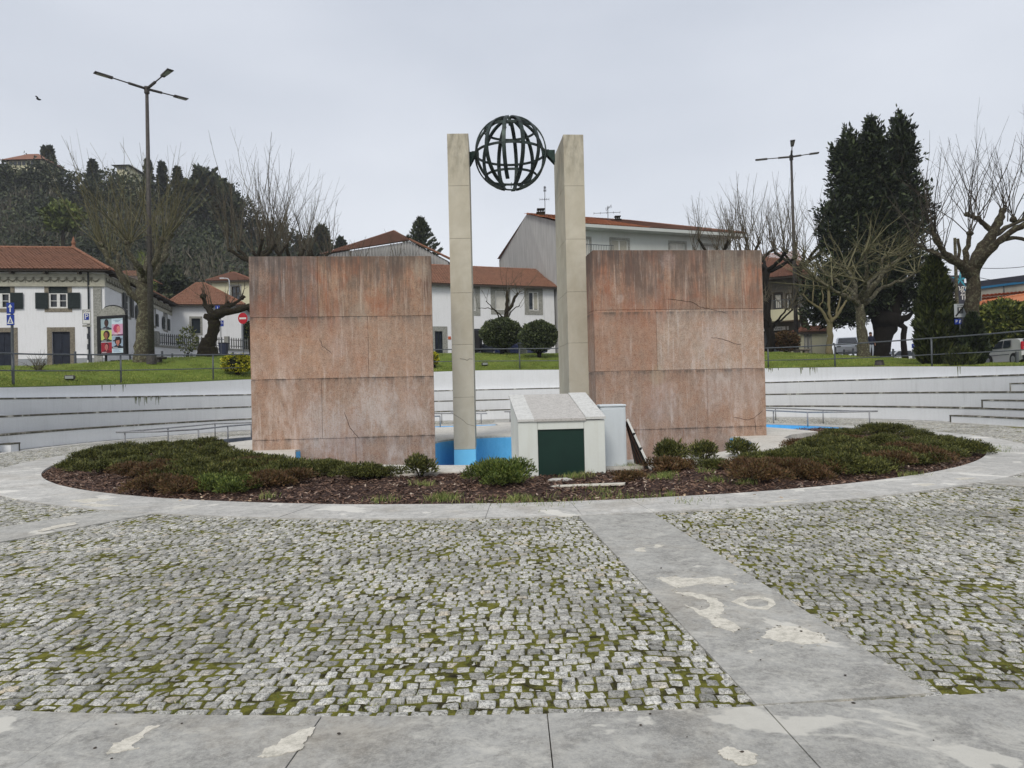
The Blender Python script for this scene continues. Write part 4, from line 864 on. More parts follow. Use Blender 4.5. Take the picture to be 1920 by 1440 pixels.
for side, pxw in ((-1, 880), (1, 1040)):
    wx = P(pxw, 290, 23.6).x-gc.x; m_ = Matrix.Rotation(-radians(8), 4, 'Z'); mb = MB(); gx = side*(GR-.02)
    for yy in (-.16, .12):
        mb.extr([(gx, yy, .03), (wx, yy, .03), (wx, yy, -.36), (wx-side*.03, yy, -.36), (gx, yy, -.05)], (0, .03, 0))
    mb.box(min(gx, wx), max(gx, wx), -.16, .15, .031, .05); mb.box(min(gx-.12, gx+.02), max(gx-.02, gx+.12), -.1, .1, -.09, .09)
    mb.xf(m_); mb.build('bracket', MT['bronze_green'], gl_)
# ================================================================== utility box
bx = empty('utility_box', (0, 0, 0), 0, 'white stone utility box with a sloping pitted lid and dark green metal door', 'utility box')
fl = G(973, 893, 0); fr = G(1139, 895, 0); Yf = 13.05; xl, xr = P(973.5, 880, Yf).x, P(1138, 880, Yf).x; Yb = 14.95
zf, zb = P(1050, 784, Yf).z, P(1040, 739, Yb).z
bx.location = (xl, Yf, 0); bx.rotation_euler = (0, 0, radians(4.2)); W_ = xr-xl; D_ = Yb-Yf; j1, j2 = .36, W_-.39
mb = MB()
def wedge(mb, x0, x1, y0, y1, z0, za, zb_): mb.hexa([(x0, y0, z0), (x1, y0, z0), (x1, y1, z0), (x0, y1, z0), (x0, y0, za), (x1, y0, za), (x1, y1, zb_), (x0, y1, zb_)])
dz = lambda y: zf+(zb-zf)*y/D_
mb = MB(); wedge(mb, 0, .08, .105, D_, -.05, dz(.105)-.06, zb-.06); mb.build('side_panel', MT['marble'], bx)
mb = MB(); wedge(mb, W_-.08, W_, .105, D_, -.05, dz(.105)-.06, zb-.06); mb.build('side_panel', MT['marble'], bx)
mb = MB(); mb.bbox(0, j1, 0, .10, -.05, zf-.05, .006); mb.build('jamb', MT['marble'], bx); mb = MB(); mb.bbox(j2, W_, 0, .10, -.05, zf-.05, .006); mb.build('jamb', MT['marble'], bx)
mb = MB(); mb.bbox(j1+.003, j2-.003, .004, .10, zf-.05-.16, zf-.052, .006); mb.build('lintel', MT['marble'], bx)
mb = MB(); mb.box(.08, W_-.08, D_-.08, D_-.003, -.05, zb-.07); mb.build('back_panel', MT['marble'], bx)
d_ = empty('door', (0, 0, 0)); d_.parent = bx
mb = MB(); mb.bbox(j1+.004, j2-.004, .035, .075, .04, zf-.215, .006); mb.build('door_leaf', MT['green_door'], d_)
mb = MB(); mb.box(j1+.004, j2-.004, .03, .075, -.02, .036); mb.build('door_sill', MT['black'], d_)
for x0, x1, mt, up, sh in ((-.012, .30, 'lid_pale', .0, 0), (.303, W_-.36, 'lid', -.004, .02), (W_-.357, W_+.015, 'lid_pale', .016, 0)):
    mb = MB(); wedge(mb, x0, x1, -.03, D_+.03, 0, 0, 0); sl = (zb-zf)/D_
    V = mb.V
    for i in range(8):
        x, y, z = V[i]; zt = zf+sl*y+up; V[i] = (x-(.02 if y > 1 else 0), y, zt if i >= 4 else zt-.045)
    mb.build('lid_slab', MT[mt], bx)
# ================================================================== cabinet
cb = G(1152, 884, 0); cx0, cx1 = P(1128, 850, 13.95).x, P(1175, 850, 13.95).x; zt = P(1150, 760, 13.95).z
cab = empty('electrical_cabinet', (cx0, 13.95, 0), 0, 'tall white electrical cabinet standing between the utility box and the leaning board', 'cabinet')
mb = MB(); mb.bbox(0, cx1-cx0, 0, .5, .03, zt-.03, .008); mb.build('body', MT['cab_white'], cab)
mb = MB(); mb.bbox(-.015, cx1-cx0+.015, -.02, .52, zt-.03, zt+.015, .012); mb.build('cap', MT['cab_white'], cab)
mb = MB(); mb.bbox(.03, cx1-cx0-.03, -.008, -.0005, .08, zt-.07, .004); mb.tube([(.05, -.012, zt-.2), (.05, -.012, zt-.1)], .008, 6); mb.build('door', MT['cab_white'], cab)
mb = MB(); mb.box(.02, cx1-cx0-.02, .02, .48, -.05, .028); mb.build('plinth', MT['plinth'], cab)
# leaning board: sheet seen nearly edge-on
lb = empty('leaning_board', (0, 0, 0), 0, 'rusty sheet metal board with a white edge leaning against the white cabinet', 'board')
t0, t1 = P(1174.5, 786, 14.0), P(1222, 888, 13.5); b0 = P(1176, 800, 14.45); b1 = P(1190, 872, 14.35)
mb = MB(); n_ = (t1-t0).cross(b0-t0).normalized()*.015
mb.extr([t0, t1, b1, b0], n_); mb.build('sheet', simple('weathered_sheet', C(84, 88, 84), C(44, 40, 36), 5, .6, metal=.4), lb)
mb = MB(); dd = (t1-t0).normalized(); e = Vector((.03, -.02, .012)); mb.extr([t0-e*.2, t1-e*.2, t1+e, t0+e], Vector((0, -.02, 0))); mb.build('edge_strip', MT['white_paint'], lb)
mb = MB()
for f in (.28, .55): q = t0.lerp(t1, f); mb.box(q.x-.01, q.x+.04, q.y-.04, q.y, q.z-.02, q.z+.025)
mb.build('clip', MT['black'], lb)
mb = MB()
for f in (.25, .5, .75): a_, c_ = t0.lerp(b0, f), t1.lerp(b1, f); mb.tube([a_-n_*1.2, c_-n_*1.2], .012, 5)
mb.build('rib', MT['rust'], lb)
# iron grate, white board on the mulch, stone
g0 = G(818, 896, .05); g1 = G(872, 886, .05)
gt = empty('iron_grate', (g0.x, g0.y, bed_z(g0.x, g0.y)+.02), 0, 'rusty iron drain grate lying at the white rim left of the utility box', 'grate'); wg, dg = g1.x-g0.x, .5
mb = MB(); mb.box(0, wg, 0, .02, 0, .03); mb.box(0, wg, dg-.02, dg, 0, .03); mb.box(0, .02, .021, dg-.021, 0, .03); mb.box(wg-.02, wg, .021, dg-.021, 0, .03); mb.build('frame', MT['rust'], gt)
mb = MB(); x = .035
while x < wg-.03: mb.box(x, x+.012, .021, dg-.021, .004, .027); x += .03
mb.build('bars', MT['rust'], gt)
c = G(1100, 911, .04); mb = MB(); mb.hexa([(-.62, -.05, 0), (.62, .0, 0), (.66, .14, .0), (-.5, .1, 0), (-.62, -.05, .015), (.62, 0, .025), (.66, .14, .03), (-.5, .1, .02)])
o = mb.build('flat_board', MT['patch'], loc=(c.x, c.y, bed_z(c.x, c.y)+.012)); tag(o, 'peeling white board lying flat on the mulch in front of the green door', 'board')
c = G(1050, 901, .03); mb = MB(); mb.blob((0, 0, 0), .2, random.Random(2), .12, 9, 6, (1.2, .6, .22)); o = mb.build('flat_stone', MT['slab_ring'], loc=(c.x, c.y, bed_z(c.x, c.y)+.01)); tag(o, 'flat pale stone lying below the green door of the utility box', 'stone')
for (px, py, s) in ((962, 913, .05), (1240, 896, .09), (700, 930, .03), (1400, 880, .03)):
    c = G(px, py, .03)
# ================================================================== handrails beside the channel
def railing(name, top, rad, posts, label, zb=0, cat='handrail', group=None, pr_=.028, mat='steel', mid=None):
    root = empty(name, (0, 0, 0), 0, label, cat, group)
    for k, t in enumerate(top): mb = MB(); mb.tube(t, rad, 8); mb.build('rail', MT[mat], root, smooth=True)
    for p in posts:
        mb = MB(); mb.tube([(p[0], p[1], p[3]), (p[0], p[1], p[2])], pr_, 8); mb.build('post', MT[mat], root, smooth=True)
    return root
ZH = .56
def arcp(r, a0, a1, z, n=14): return [Vector((r*cos(radians(a0+(a1-a0)*i/n)), 22.9+r*sin(radians(a0+(a1-a0)*i/n)), z)) for i in range(n+1)]
tipR = G(1645, 771, ZH); far = [G(x, y, ZH) for x, y in ((1437, 765), (1500, 767), (1543, 769), (1600, 770.5))]; near = [G(x, y, ZH) for x, y in ((1437, 769.5), (1514, 773), (1580, 772.5), (1625, 771.5))]
def hidden(s, a0, a1, r, n=10): return arcp(r, a0, a1, ZH, n)
def gz(px, py, base=0): p = G(px, py, ZH); return (p.x, p.y, ZH, base)
angf = lambda p: math.degrees(atan2(p.y-22.9, p.x)); rf = lambda p: hypot(p.x, p.y-22.9)
def cont(p, a_end, r_end, n=12):
    a0, r0 = angf(p), rf(p); return [Vector(((r0+(r_end-r0)*i/n)*cos(radians(a0+(a_end-a0)*i/n)), 22.9+(r0+(r_end-r0)*i/n)*sin(radians(a0+(a_end-a0)*i/n)), ZH)) for i in range(1, n+1)]
farc = cont(far[0], 72, 13.0); nearc = cont(near[0], 72, 11.2)
railing('handrail', [[tipR]+far[::-1]+farc, [tipR]+near[::-1]+nearc], .03, [gz(1630, 771.5), gz(1514, 773), gz(1450, 770), gz(1543, 769), gz(1454, 765.7)]+[(q[0], q[1], ZH, 0) for q in farc[3::4]+nearc[3::4]], 'low steel double handrail right of the right granite wall', group='steel handrails beside the channel')
tipL = G(218, 810.5, ZH); nearL = [G(x, y, ZH) for x, y in ((300, 809), (372, 804.8), (427, 799), (473, 795.4))]; farL = [G(x, y, ZH) for x, y in ((315, 802.7), (403, 794.4), (472, 792.3))]
fc, nc = cont(farL[-1], 108, 13.0), cont(nearL[-1], 108, 11.2)
railing('handrail', [[tipL]+farL+fc, [tipL]+nearL+nc], .03, [gz(234, 810), gz(372, 804.8), gz(427, 799), gz(315, 802.7), gz(403, 794.4), gz(471, 795.4)]+[(q[0], q[1], ZH, 0) for q in fc[3::4]+nc[3::4]], 'low steel double handrail left of the left granite wall behind the shrubs', group='steel handrails beside the channel')
pc = [G(x, 775.3, ZH) for x in (760, 820, 870, 913)]; pd = [G(x, 771.5, ZH) for x in (760, 820, 870, 911)]
railing('handrail', [pc, pd], .03, [gz(828, 775.3), gz(902, 775.3), gz(770, 775.3)], 'low steel handrail seen between the left granite wall and the utility box', group='steel handrails beside the channel')
pc = [G(x, 772, ZH) for x in (946, 1000, 1060)]; pd = [G(x, 768.5, ZH) for x in (946, 1000, 1060)]
railing('handrail', [pc, pd], .03, [gz(956, 772), gz(1050, 772)], 'low steel handrail end just left of the utility box behind it', group='steel handrails beside the channel')
# ================================================================== railing on the lawn edge
rt = RT+.42
tops = [(0, 663.5), (226, 665), (399, 665.5), (540, 663), (700, 658), (848, 654.5), (973, 654), (1110, 652), (1240, 652), (1340, 654), (1437, 653.5), (1565, 646.5), (1747, 634), (1910, 622)]
ru = table(tops, rt); mids = table([(0, 695.5), (226, 694.5), (399, 691), (540, 686), (700, 681), (848, 677), (973, 676.5), (1110, 676), (1240, 676), (1437, 676), (1565, 673), (1747, 665), (1910, 657)], rt)
def onr(px, py, f): v = cylhit(px, py, rt); a = ang(v); return Vector((CX+rt*cos(radians(a)), CY+rt*sin(radians(a)), f(a)))
root = empty('terrace_railing', (0, 0, 0), 0, 'long grey steel railing of two bars running along the top of the white seating', 'railing')
A = [ang(cylhit(x, 650, rt)) for x in (-60, 1990)]
for f, r_ in ((ru, .032), (mids, .024)):
    mb = MB(); mb.tube([Vector((CX+rt*cos(radians(a)), CY+rt*sin(radians(a)), f(a))) for a in np.linspace(A[0], A[1], 90)], r_, 8); mb.build('rail', MT['rail'], root, smooth=True)
for px in (-60, 24, 226, 399, 545, 690, 848, 974, 1110, 1215, 1325, 1440, 1565, 1747, 1985):
    v = onr(px, 660, ru); a = ang(v); mb = MB(); r_ = .05 if px > 10 and px < 30 else .04; mb.tube([(v.x, v.y, ZT(v.x, v.y)-.1), (v.x, v.y, v.z)], r_, 8); mb.build('post', MT['rail'], root, smooth=True)
# ================================================================== building helpers (local: x along the facade, y into the building, z up)
def facade(mb, w_, h, ops, rev=.18, y=0, z0=0):
    xs = sorted({0, w_}|{o[0] for o in ops}|{o[1] for o in ops}); zs = sorted({z0, h}|{o[2] for o in ops}|{o[3] for o in ops})
    for i in range(len(xs)-1):
        for k in range(len(zs)-1):
            xm, zm = (xs[i]+xs[i+1])/2, (zs[k]+zs[k+1])/2
            if any(o[0] < xm < o[1] and o[2] < zm < o[3] for o in ops): continue
            mb.face((xs[i], y, zs[k]), (xs[i+1], y, zs[k]), (xs[i+1], y, zs[k+1]), (xs[i], y, zs[k+1]))
    for (a, b, c, d) in ops:
        for q in (((a, y, c), (a, y+rev, c), (a, y+rev, d), (a, y, d)), ((b, y+rev, c), (b, y, c), (b, y, d), (b, y+rev, d)), ((a, y, d), (a, y+rev, d), (b, y+rev, d), (b, y, d)), ((a, y+rev, c), (a, y, c), (b, y, c), (b, y+rev, c))): mb.face(*q)
def frame_trim(mb, a, b, c, d, t, y=-.03, bottom=True, dp=.06):
    mb.box(a-t, a, y, y+dp, c-(t if bottom else 0), d+t); mb.box(b, b+t, y, y+dp, c-(t if bottom else 0), d+t); mb.box(a, b, y, y+dp, d, d+t)
    if bottom: mb.box(a, b, y, y+dp, c-t, c)
def window(parent, a, b, c, d, trim='granite', t=.25, bars=(2, 2), fill='glass', M_=None, frame='white_paint', fw=.07, yy=.12):
    wn = MB(); frame_trim(wn, a, b, c, d, t)
    if M_ is not None: wn.xf(M_)
    wo_ = wn.build('window', MT[trim], parent)
    mb = MB(); mb.face((a, yy+.03, c), (b, yy+.03, c), (b, yy+.03, d), (a, yy+.03, d)); 
    if M_ is not None: mb.xf(M_)
    mb.build('pane', MT[fill], wo_)
    mb = MB(); f = fw
    mb.box(a, a+f, yy-.04, yy+.02, c, d); mb.box(b-f, b, yy-.04, yy+.02, c, d); mb.box(a+f, b-f, yy-.04, yy+.02, c, c+f); mb.box(a+f, b-f, yy-.04, yy+.02, d-f, d)
    nx, nz = bars
    for i in range(1, nx): x = a+(b-a)*i/nx; mb.box(x-f*.7, x+f*.7, yy-.038, yy+.018, c+f, d-f)
    for i in range(1, nz): z = c+(d-c)*i/nz; mb.box(a+f, b-f, yy-.03, yy+.01, z-f*.35, z+f*.35)
    if M_ is not None: mb.xf(M_)
    mb.build('frame', MT[frame], wo_); return wo_
def roofplane(mb, e0, e1, r1, r0, pitch=.24, rows=None, amp=.045):
    e0, e1, r1, r0 = map(Vector, (e0, e1, r1, r0)); L = (e1-e0).length; ud = (e1-e0).normalized(); nrm = ud.cross(((r0+r1)/2-(e0+e1)/2)).normalized()
    if nrm.z < 0: nrm = -nrm
    S = ((r0+r1)/2-(e0+e1)/2).length; rows = rows or max(3, int(S/.38)); nx = max(4, int(L/pitch*4))
    sx = (e1-e0).length
    for j in range(rows):
        t0, t1 = j/rows, (j+1)/rows; A = [e0.lerp(r0, t0), e1.lerp(r1, t0), e0.lerp(r0, t1), e1.lerp(r1, t1)]
        s0, s1, s2, s3 = [(p-e0).dot(ud) for p in A]; b = len(mb.V); m_ = nx
        i0 = math.floor(min(s0, s2)/pitch*4); i1 = math.ceil(max(s1, s3)/pitch*4); lst = range(i0, i1+1)
        cnt = 0
        for i in lst:
            s = i*pitch/4; h = amp*abs(cos(i*pi/4))*1.2-.0*amp + (((i//4*7919+j*104729) % 97)/97)*.012
            sa, sb = min(max(s, s0), s1), min(max(s, s2), s3)
            pa = A[0]+ud*(sa-s0)+nrm*(h+.035); pb = A[2]+ud*(sb-s2)+nrm*h; mb.V += [tuple(pa), tuple(pb)]; cnt += 1
        for i in range(cnt-1): k = b+2*i; mb.idx((k, k+2, k+3, k+1))
def ridge(mb, a, b, r=.12):
    a, b = Vector(a), Vector(b); n = max(2, int((b-a).length/.4))
    for i in range(n): p, q = a.lerp(b, i/n), a.lerp(b, (i+1.1)/n); mb.tube([p, q], [r, r*.85], 6)
def lvec(p, root_loc, rz):      # world -> local
    d = Vector(p)-Vector(root_loc); c_, s_ = cos(-rz), sin(-rz); return Vector((d.x*c_-d.y*s_, d.x*s_+d.y*c_, d.z))
# ================================================================== left white house
Yc = 51.0; c0 = P(197, 600, Yc); cl = P(-260, 600, 48.5); rz = atan2(c0.y-cl.y, c0.x-cl.x); L = hypot(c0.x-cl.x, c0.y-cl.y)
zbase = 3.3; eave = P(197, 503, Yc).z; H = eave-zbase
hs = empty('white_house', (cl.x, cl.y, zbase), rz, 'two storey white house with granite framed shutters windows and a painted garland frieze', 'house')
hs['label'] = 'two storey white house at the left with dark shutters, navy doors and a garland frieze'
def lx(px): # facade x for a pixel column
    d = ray(px, 600); # intersect with facade plane
    n_ = Vector((-sin(rz), cos(rz), 0)); t = (Vector((cl.x, cl.y, 0)).dot(n_))/(d[0]*n_.x+d[1]*n_.y); return (Vector((t*d[0], t*d[1], 0))-Vector((cl.x, cl.y, 0))).dot(Vector((cos(rz), sin(rz), 0)))
def lz(py, px=110): 
    d = ray(px, py); n_ = Vector((-sin(rz), cos(rz), 0)); t = (Vector((cl.x, cl.y, 0)).dot(n_))/(d[0]*n_.x+d[1]*n_.y); return EYE+t*d[2]-zbase
wins = [(lx(92), lx(128), lz(578), lz(533))]; sp = lx(110)-lx(2); wins += [(wins[0][0]-sp*k, wins[0][1]-sp*k, wins[0][2], wins[0][3]) for k in (1, 2)]
doors = [(lx(97), lx(131), .1, lz(622))]; doors += [(doors[0][0]-sp*k, doors[0][1]-sp*k, .1, doors[0][3]) for k in (1, 2)]
# right side wall goes back and slightly left
c2 = P(322, 600, 70.0); W2 = hypot(c2.x-c0.x, c2.y-c0.y); rz2 = atan2(c2.y-c0.y, c2.x-c0.x)
M2 = Matrix.Translation(lvec((c0.x, c0.y, zbase), (cl.x, cl.y, zbase), rz))@Matrix.Rotation(rz2-rz, 4, 'Z')
def sx_(px):
    d = ray(px, 600); n_ = Vector((-sin(rz2), cos(rz2), 0)); t = (Vector((c0.x, c0.y, 0)).dot(n_))/(d[0]*n_.x+d[1]*n_.y); return (Vector((t*d[0], t*d[1], 0))-Vector((c0.x, c0.y, 0))).dot(Vector((cos(rz2), sin(rz2), 0)))
wz0, wz1 = wins[0][2], wins[0][3]
sw = [(sx_(235), sx_(243.5), wz0, wz1), (sx_(258), sx_(265), wz0, wz1), (sx_(286), sx_(291), wz0, wz1), (sx_(307), sx_(313), wz0, wz1)]
mb = MB(); facade(mb, L, H, [(a-.0, b, c, d) for a, b, c, d in wins+doors]); bb = len(mb.V); facade(mb, W2, H, sw); mb.xf(M2, bb)
p_end = M2@Vector((W2, 0, 0)); mb.face((0, 0, 0), (0, 0, H), (0, p_end.y, H), (0, p_end.y, 0)); mb.face((0, p_end.y, 0), (0, p_end.y, H), (p_end.x, p_end.y, H), (p_end.x, p_end.y, 0)); mb.face((0, .5, H-.1), (L, .5, H-.1), (p_end.x, p_end.y, H-.1), (0, p_end.y, H-.1))
mb.build('wall', MT['house_white'], hs)
px_ = sorted([0, L]+[v for d in doors for v in (d[0]-.33, d[1]+.33)])
for i in range(0, len(px_), 2): mb = MB(); mb.box(px_[i], px_[i+1], -.03, -.001, -.3, lz(672)); mb.build('plinth', MT['plinth'], hs)
for (a, b, c, d) in wins:
    wn = window(hs, a, b, c, d, 'granite', .27, (2, 1), 'glass'); 
    mb = MB(); mb.box(a, b, .07, .1, c+(d-c)*.62, d); mb.build('roller_blind', MT['dark_green'], wn)
    mb = MB(); h2 = c+(d-c)*.62
    mb.box(a, a+.12, .0, .06, c-.02, h2); mb.box(b-.12, b, .0, .06, c-.02, h2); mb.box((a+b)/2-.1, (a+b)/2+.1, .0, .06, c-.02, h2); mb.box(a+.12, b-.12, .005, .055, h2-.06, h2); mb.box(a+.12, b-.12, .005, .055, c-.02, c+.1); mb.box(a+.12, b-.12, .01, .05, (c+h2)/2-.02, (c+h2)/2+.02)
    mb.build('sash', MT['white_paint'], wn)
    for x0 in (a-.84, b+.02):
        mb = MB(); mb.box(x0, x0+.82, -.11, -.07, c-.04, h2+.04)
        for q in range(8): z = c+.05+(h2-c)/8*q; mb.box(x0+.08, x0+.74, -.125, -.111, z, z+.05)
        mb.build('shutter', MT['dark_green'], wn)
for (a, b, c, d) in doors:
    mb = MB(); frame_trim(mb, a, b, 0, d, .32, bottom=False); dr_ = mb.build('door', MT['granite'], hs)
    mb = MB(); m_ = (a+b)/2; mb.box(a, m_-.01, .12, .16, 0, d); mb.box(m_+.01, b, .12, .16, 0, d)
    for x0, x1 in ((a+.12, m_-.12), (m_+.12, b-.12)):
        for z in (.3, 1.0, 1.7): mb.box(x0, x1, .1, .119, z, z+.5)
    mb.build('door_leaf', MT['door_navy'], dr_)
for i, (a, b, c, d) in enumerate(sw):
    wn = window(hs, a, b, c, d, 'granite_pale', .2, (2, 3), 'glass', M_=M2)
    for x0 in (a-.75, b+.05):
        mb = MB(); mb.box(x0, x0+.7, -.12, -.08, c, d-(0 if i == 0 else .6)); mb.xf(M2); mb.build('shutter', MT['dark_green'], wn)
# corner pilaster, drain pipe
mb = MB(); mb.box(L-.75, L-.2, -.07, -.001, 0, H-1.35); mb.build('pilaster', MT['granite_pale'], hs)
mb = MB(); mb.tube([(L-1.05, -.1, 0), (L-1.05, -.1, H-.25), (L-1.0, -.4, H-.02)], .06, 8); mb.build('drain_pipe', MT['drain'], hs)
# frieze with garlands
fz = MT['granite_pale']; z1, z0 = H-.42, H-1.28
mb = MB(); mb.box(-.3, L+.04, -.06, -.001, z0, z1); b = len(mb.V); mb.box(0, W2, -.06, -.001, z0, z1); mb.xf(M2, b); mb.box(-.3, L+.1, -.14, -.061, z0-.06, z0+.04); fr_ = mb.build('frieze', simple('frieze_band', C(176, 174, 158), C(158, 156, 142), 3), hs)
mb = MB()
def garl(mb, x0, x1, y, n):
    s = (x1-x0)/n
    for k in range(n):
        xa = x0+k*s; pts = [(xa+s*t, y-.02, z0+.5-.17*sin(pi*t)) for t in (0, .15, .3, .5, .7, .85, 1)]; mb.tube(pts, [.02, .035, .05, .06, .05, .035, .02], 5, True); mb.box(xa-.05, xa+.05, y-.035, y-.012, z0+.44, z0+.62); mb.tube([(xa, y-.02, z0+.45), (xa+.02, y-.02, z0+.22)], [.03, .012], 5)
        mb.tube([(xa-.12, y-.02, z0+.57), (xa, y-.02, z0+.5), (xa+.12, y-.02, z0+.57)], .014, 4)
n_g = int((L)/.55); garl(mb, 0, L-.3, -.062, n_g); GM = simple('garland_paint', C(120, 118, 104), C(100, 98, 86), 5); mb.build('garland_relief', GM, fr_); mb = MB(); b = 0; garl(mb, .2, W2-.2, -.062, int(W2/.6)); mb.xf(M2, b)
mb.build('garland_relief', GM, fr_)
mb = MB(); mb.box(-.3, L+.55, -.62, -.0, H-.3, H-.22); b = len(mb.V); mb.box(-.5, W2, -.62, 0, H-.3, H-.225); mb.xf(M2, b)
x = .8
while x < L: mb.box(x-.07, x+.07, -.55, -.001, H-.46, H-.301); x += 2.2
b = len(mb.V); x = 1
while x < W2: mb.box(x-.07, x+.07, -.55, -.001, H-.46, H-.301); x += 2.2
mb.xf(M2, b); mb.build('eave', MT['wood_dark'], hs)
# hip roof
E0 = Vector((-.3, -.68, H-.2)); E1 = Vector((L+.62, -.68, H-.2)); E2 = M2@Vector((W2+.5, -.62, H-.2)); hr = P(138, 466, 55.5); R1 = lvec(hr, (cl.x, cl.y, zbase), rz); R0 = Vector((-.3, R1.y, R1.z)); R2 = Vector((E2.x-4.6, E2.y-1.5, R1.z))
mb = MB(); roofplane(mb, E0, E1, R1, R0); roofplane(mb, E1, E2, R2, R1); mb.face(E0, E1, R1, R0); mb.face(E1, E2, R2, R1); mb.face(R0, R1, R2, (0, R2.y, R1.z-2))
ridge(mb, E1+Vector((0, 0, .06)), R1+Vector((0, 0, .08))); ridge(mb, R0+Vector((0, 0, .06)), R1+Vector((0, 0, .06))); ridge(mb, R1, R2); rf_ = mb.build('roof', MT['tile_old'], hs)
mb = MB(); mb.tube([R1+Vector((0, 0, 0)), R1+Vector((0, 0, .28)), R1+Vector((0, 0, .45)), R1+Vector((0, 0, .95))], [.22, .12, .16, .02], 8); mb.build('finial', MT['tile_old'], rf_)
# dormer behind the tree
q = M2@Vector((sx_(292), 1.2, 0)); mb = MB(); mb.box(q.x-2.2, q.x, q.y-.5, q.y+3, H-.5, H+1.6); dm = mb.build('dormer', MT['house_white'], hs)
mb = MB(); roofplane(mb, (q.x-2.6, q.y-1, H+1.5), (q.x+.6, q.y-1, H+1.5), (q.x-.8, q.y+1.5, H+2.4), (q.x-1.8, q.y+1.5, H+2.4)); roofplane(mb, (q.x+.6, q.y-1, H+1.5), (q.x+.6, q.y+4, H+1.5), (q.x-.8, q.y+3, H+2.4), (q.x-.8, q.y+1.5, H+2.4)); mb.build('roof', MT['tile_old'], dm)
# ================================================================== annex with low hip roof, behind
def boxhouse(name, pxl, pxr, dl, dr, py_e, depth, ops_px, wall, label, roof=None, ridge_px=None, tile='tile_old', base=None, cat='house', over=.45, trim='granite_pale', side_ops=None, t=.2):
    a = P(pxl, 600, dl); b = P(pxr, 600, dr); r_ = atan2(b.y-a.y, b.x-a.x); Lh = hypot(b.x-a.x, b.y-a.y); zb_ = base if base is not None else 3.3
    ze = P(pxl, py_e, dl).z; h = ze-zb_; root = empty(name, (a.x, a.y, zb_), r_, label, cat)
    n_ = Vector((-sin(r_), cos(r_), 0)); u = Vector((cos(r_), sin(r_), 0)); A0 = Vector((a.x, a.y, 0))
    def loc(px, py):
        d = ray(px, py); tt = A0.dot(n_)/(d[0]*n_.x+d[1]*n_.y); w3 = Vector((tt*d[0], tt*d[1], 0)); return (w3-A0).dot(u), EYE+tt*d[2]-zb_
    ops = []
    for o in ops_px: x0, z1 = loc(o[0], o[2]); x1, z0 = loc(o[1], o[3]); ops.append((x0, x1, max(z0, 0), min(z1, h-.05)))
    mb = MB(); facade(mb, Lh, h, ops); mb.face((Lh, 0, 0), (Lh, depth, 0), (Lh, depth, h), (Lh, 0, h)); mb.face((0, depth, 0), (0, 0, 0), (0, 0, h), (0, depth, h)); mb.face((Lh, depth, 0), (0, depth, 0), (0, depth, h), (Lh, depth, h)); mb.face((0, .3, h-.02), (Lh, .3, h-.02), (Lh, depth, h-.02), (0, depth, h-.02))
    mb.build('wall', MT[wall], root)
    for o, q in zip(ops_px, ops): window(root, *q, trim=trim, t=t, bars=o[4], fill=o[5], frame=o[6] if len(o) > 6 else 'white_paint')
    if ridge_px:
        (rl_, rly), (rr_, rry) = ridge_px; dd = depth/2; e = over
        zl = [None, None]
        R = []
        for (qx, qy) in ridge_px:
            d = ray(qx, qy); A1 = A0+n_*dd; tt = A1.dot(n_)/(d[0]*n_.x+d[1]*n_.y); w3 = Vector((tt*d[0], tt*d[1], 0)); R.append(Vector(((w3-A1).dot(u), dd, EYE+tt*d[2]-zb_)))
        R0, R1 = R; zr = (R0.z+R1.z)/2; E = [Vector((-e, -e, h-.05)), Vector((Lh+e, -e, h-.05)), Vector((Lh+e, depth+e, h-.05)), Vector((-e, depth+e, h-.05))]
        mb = MB(); roofplane(mb, E[0], E[1], R1, R0); roofplane(mb, E[1], E[2], R1, R1+Vector((-.01, 0, 0))); roofplane(mb, E[2], E[3], R0, R1); roofplane(mb, E[3], E[0], R0, R0+Vector((.01, 0, 0)))
        for f in ((E[0], E[1], R1, R0), (E[1], E[2], R1), (E[2], E[3], R0, R1), (E[3], E[0], R0)): mb.face(*f)
        ridge(mb, R0, R1); ridge(mb, E[0]+Vector((0, 0, .08)), R0); ridge(mb, E[1]+Vector((0, 0, .08)), R1); mb.build('roof', MT[tile], root)
        mb = MB(); mb.box(-e, Lh+e, -e-.03, -e+.08, h-.22, h-.06); mb.box(-e, Lh+e, -e+.081, -.001, h-.12, h-.07); mb.build('eave', MT['wood_dark'], root)
    return root, loc, Lh, h
boxhouse('annex_house', 322, 452, 70, 71.5, 571, 9, [(359, 376, 597, 625, (1, 1), 'glass', 'dark_green')], 'house_white', 'low white annex with a hipped tile roof behind the twisted dead tree', ridge_px=((368, 531), (384, 531)), base=3.6)
boxhouse('cream_house', 398, 470, 84, 84, 527, 9, [(434, 450, 537, 562, (2, 2), 'glass', 'wood_dark'), (452, 466, 588, 615, (2, 2), 'glass', 'wood_dark')], 'house_cream', 'cream house with a tiled hip roof left of the left granite wall', ridge_px=((434, 511), (440, 511)), tile='tile_mid', base=5)
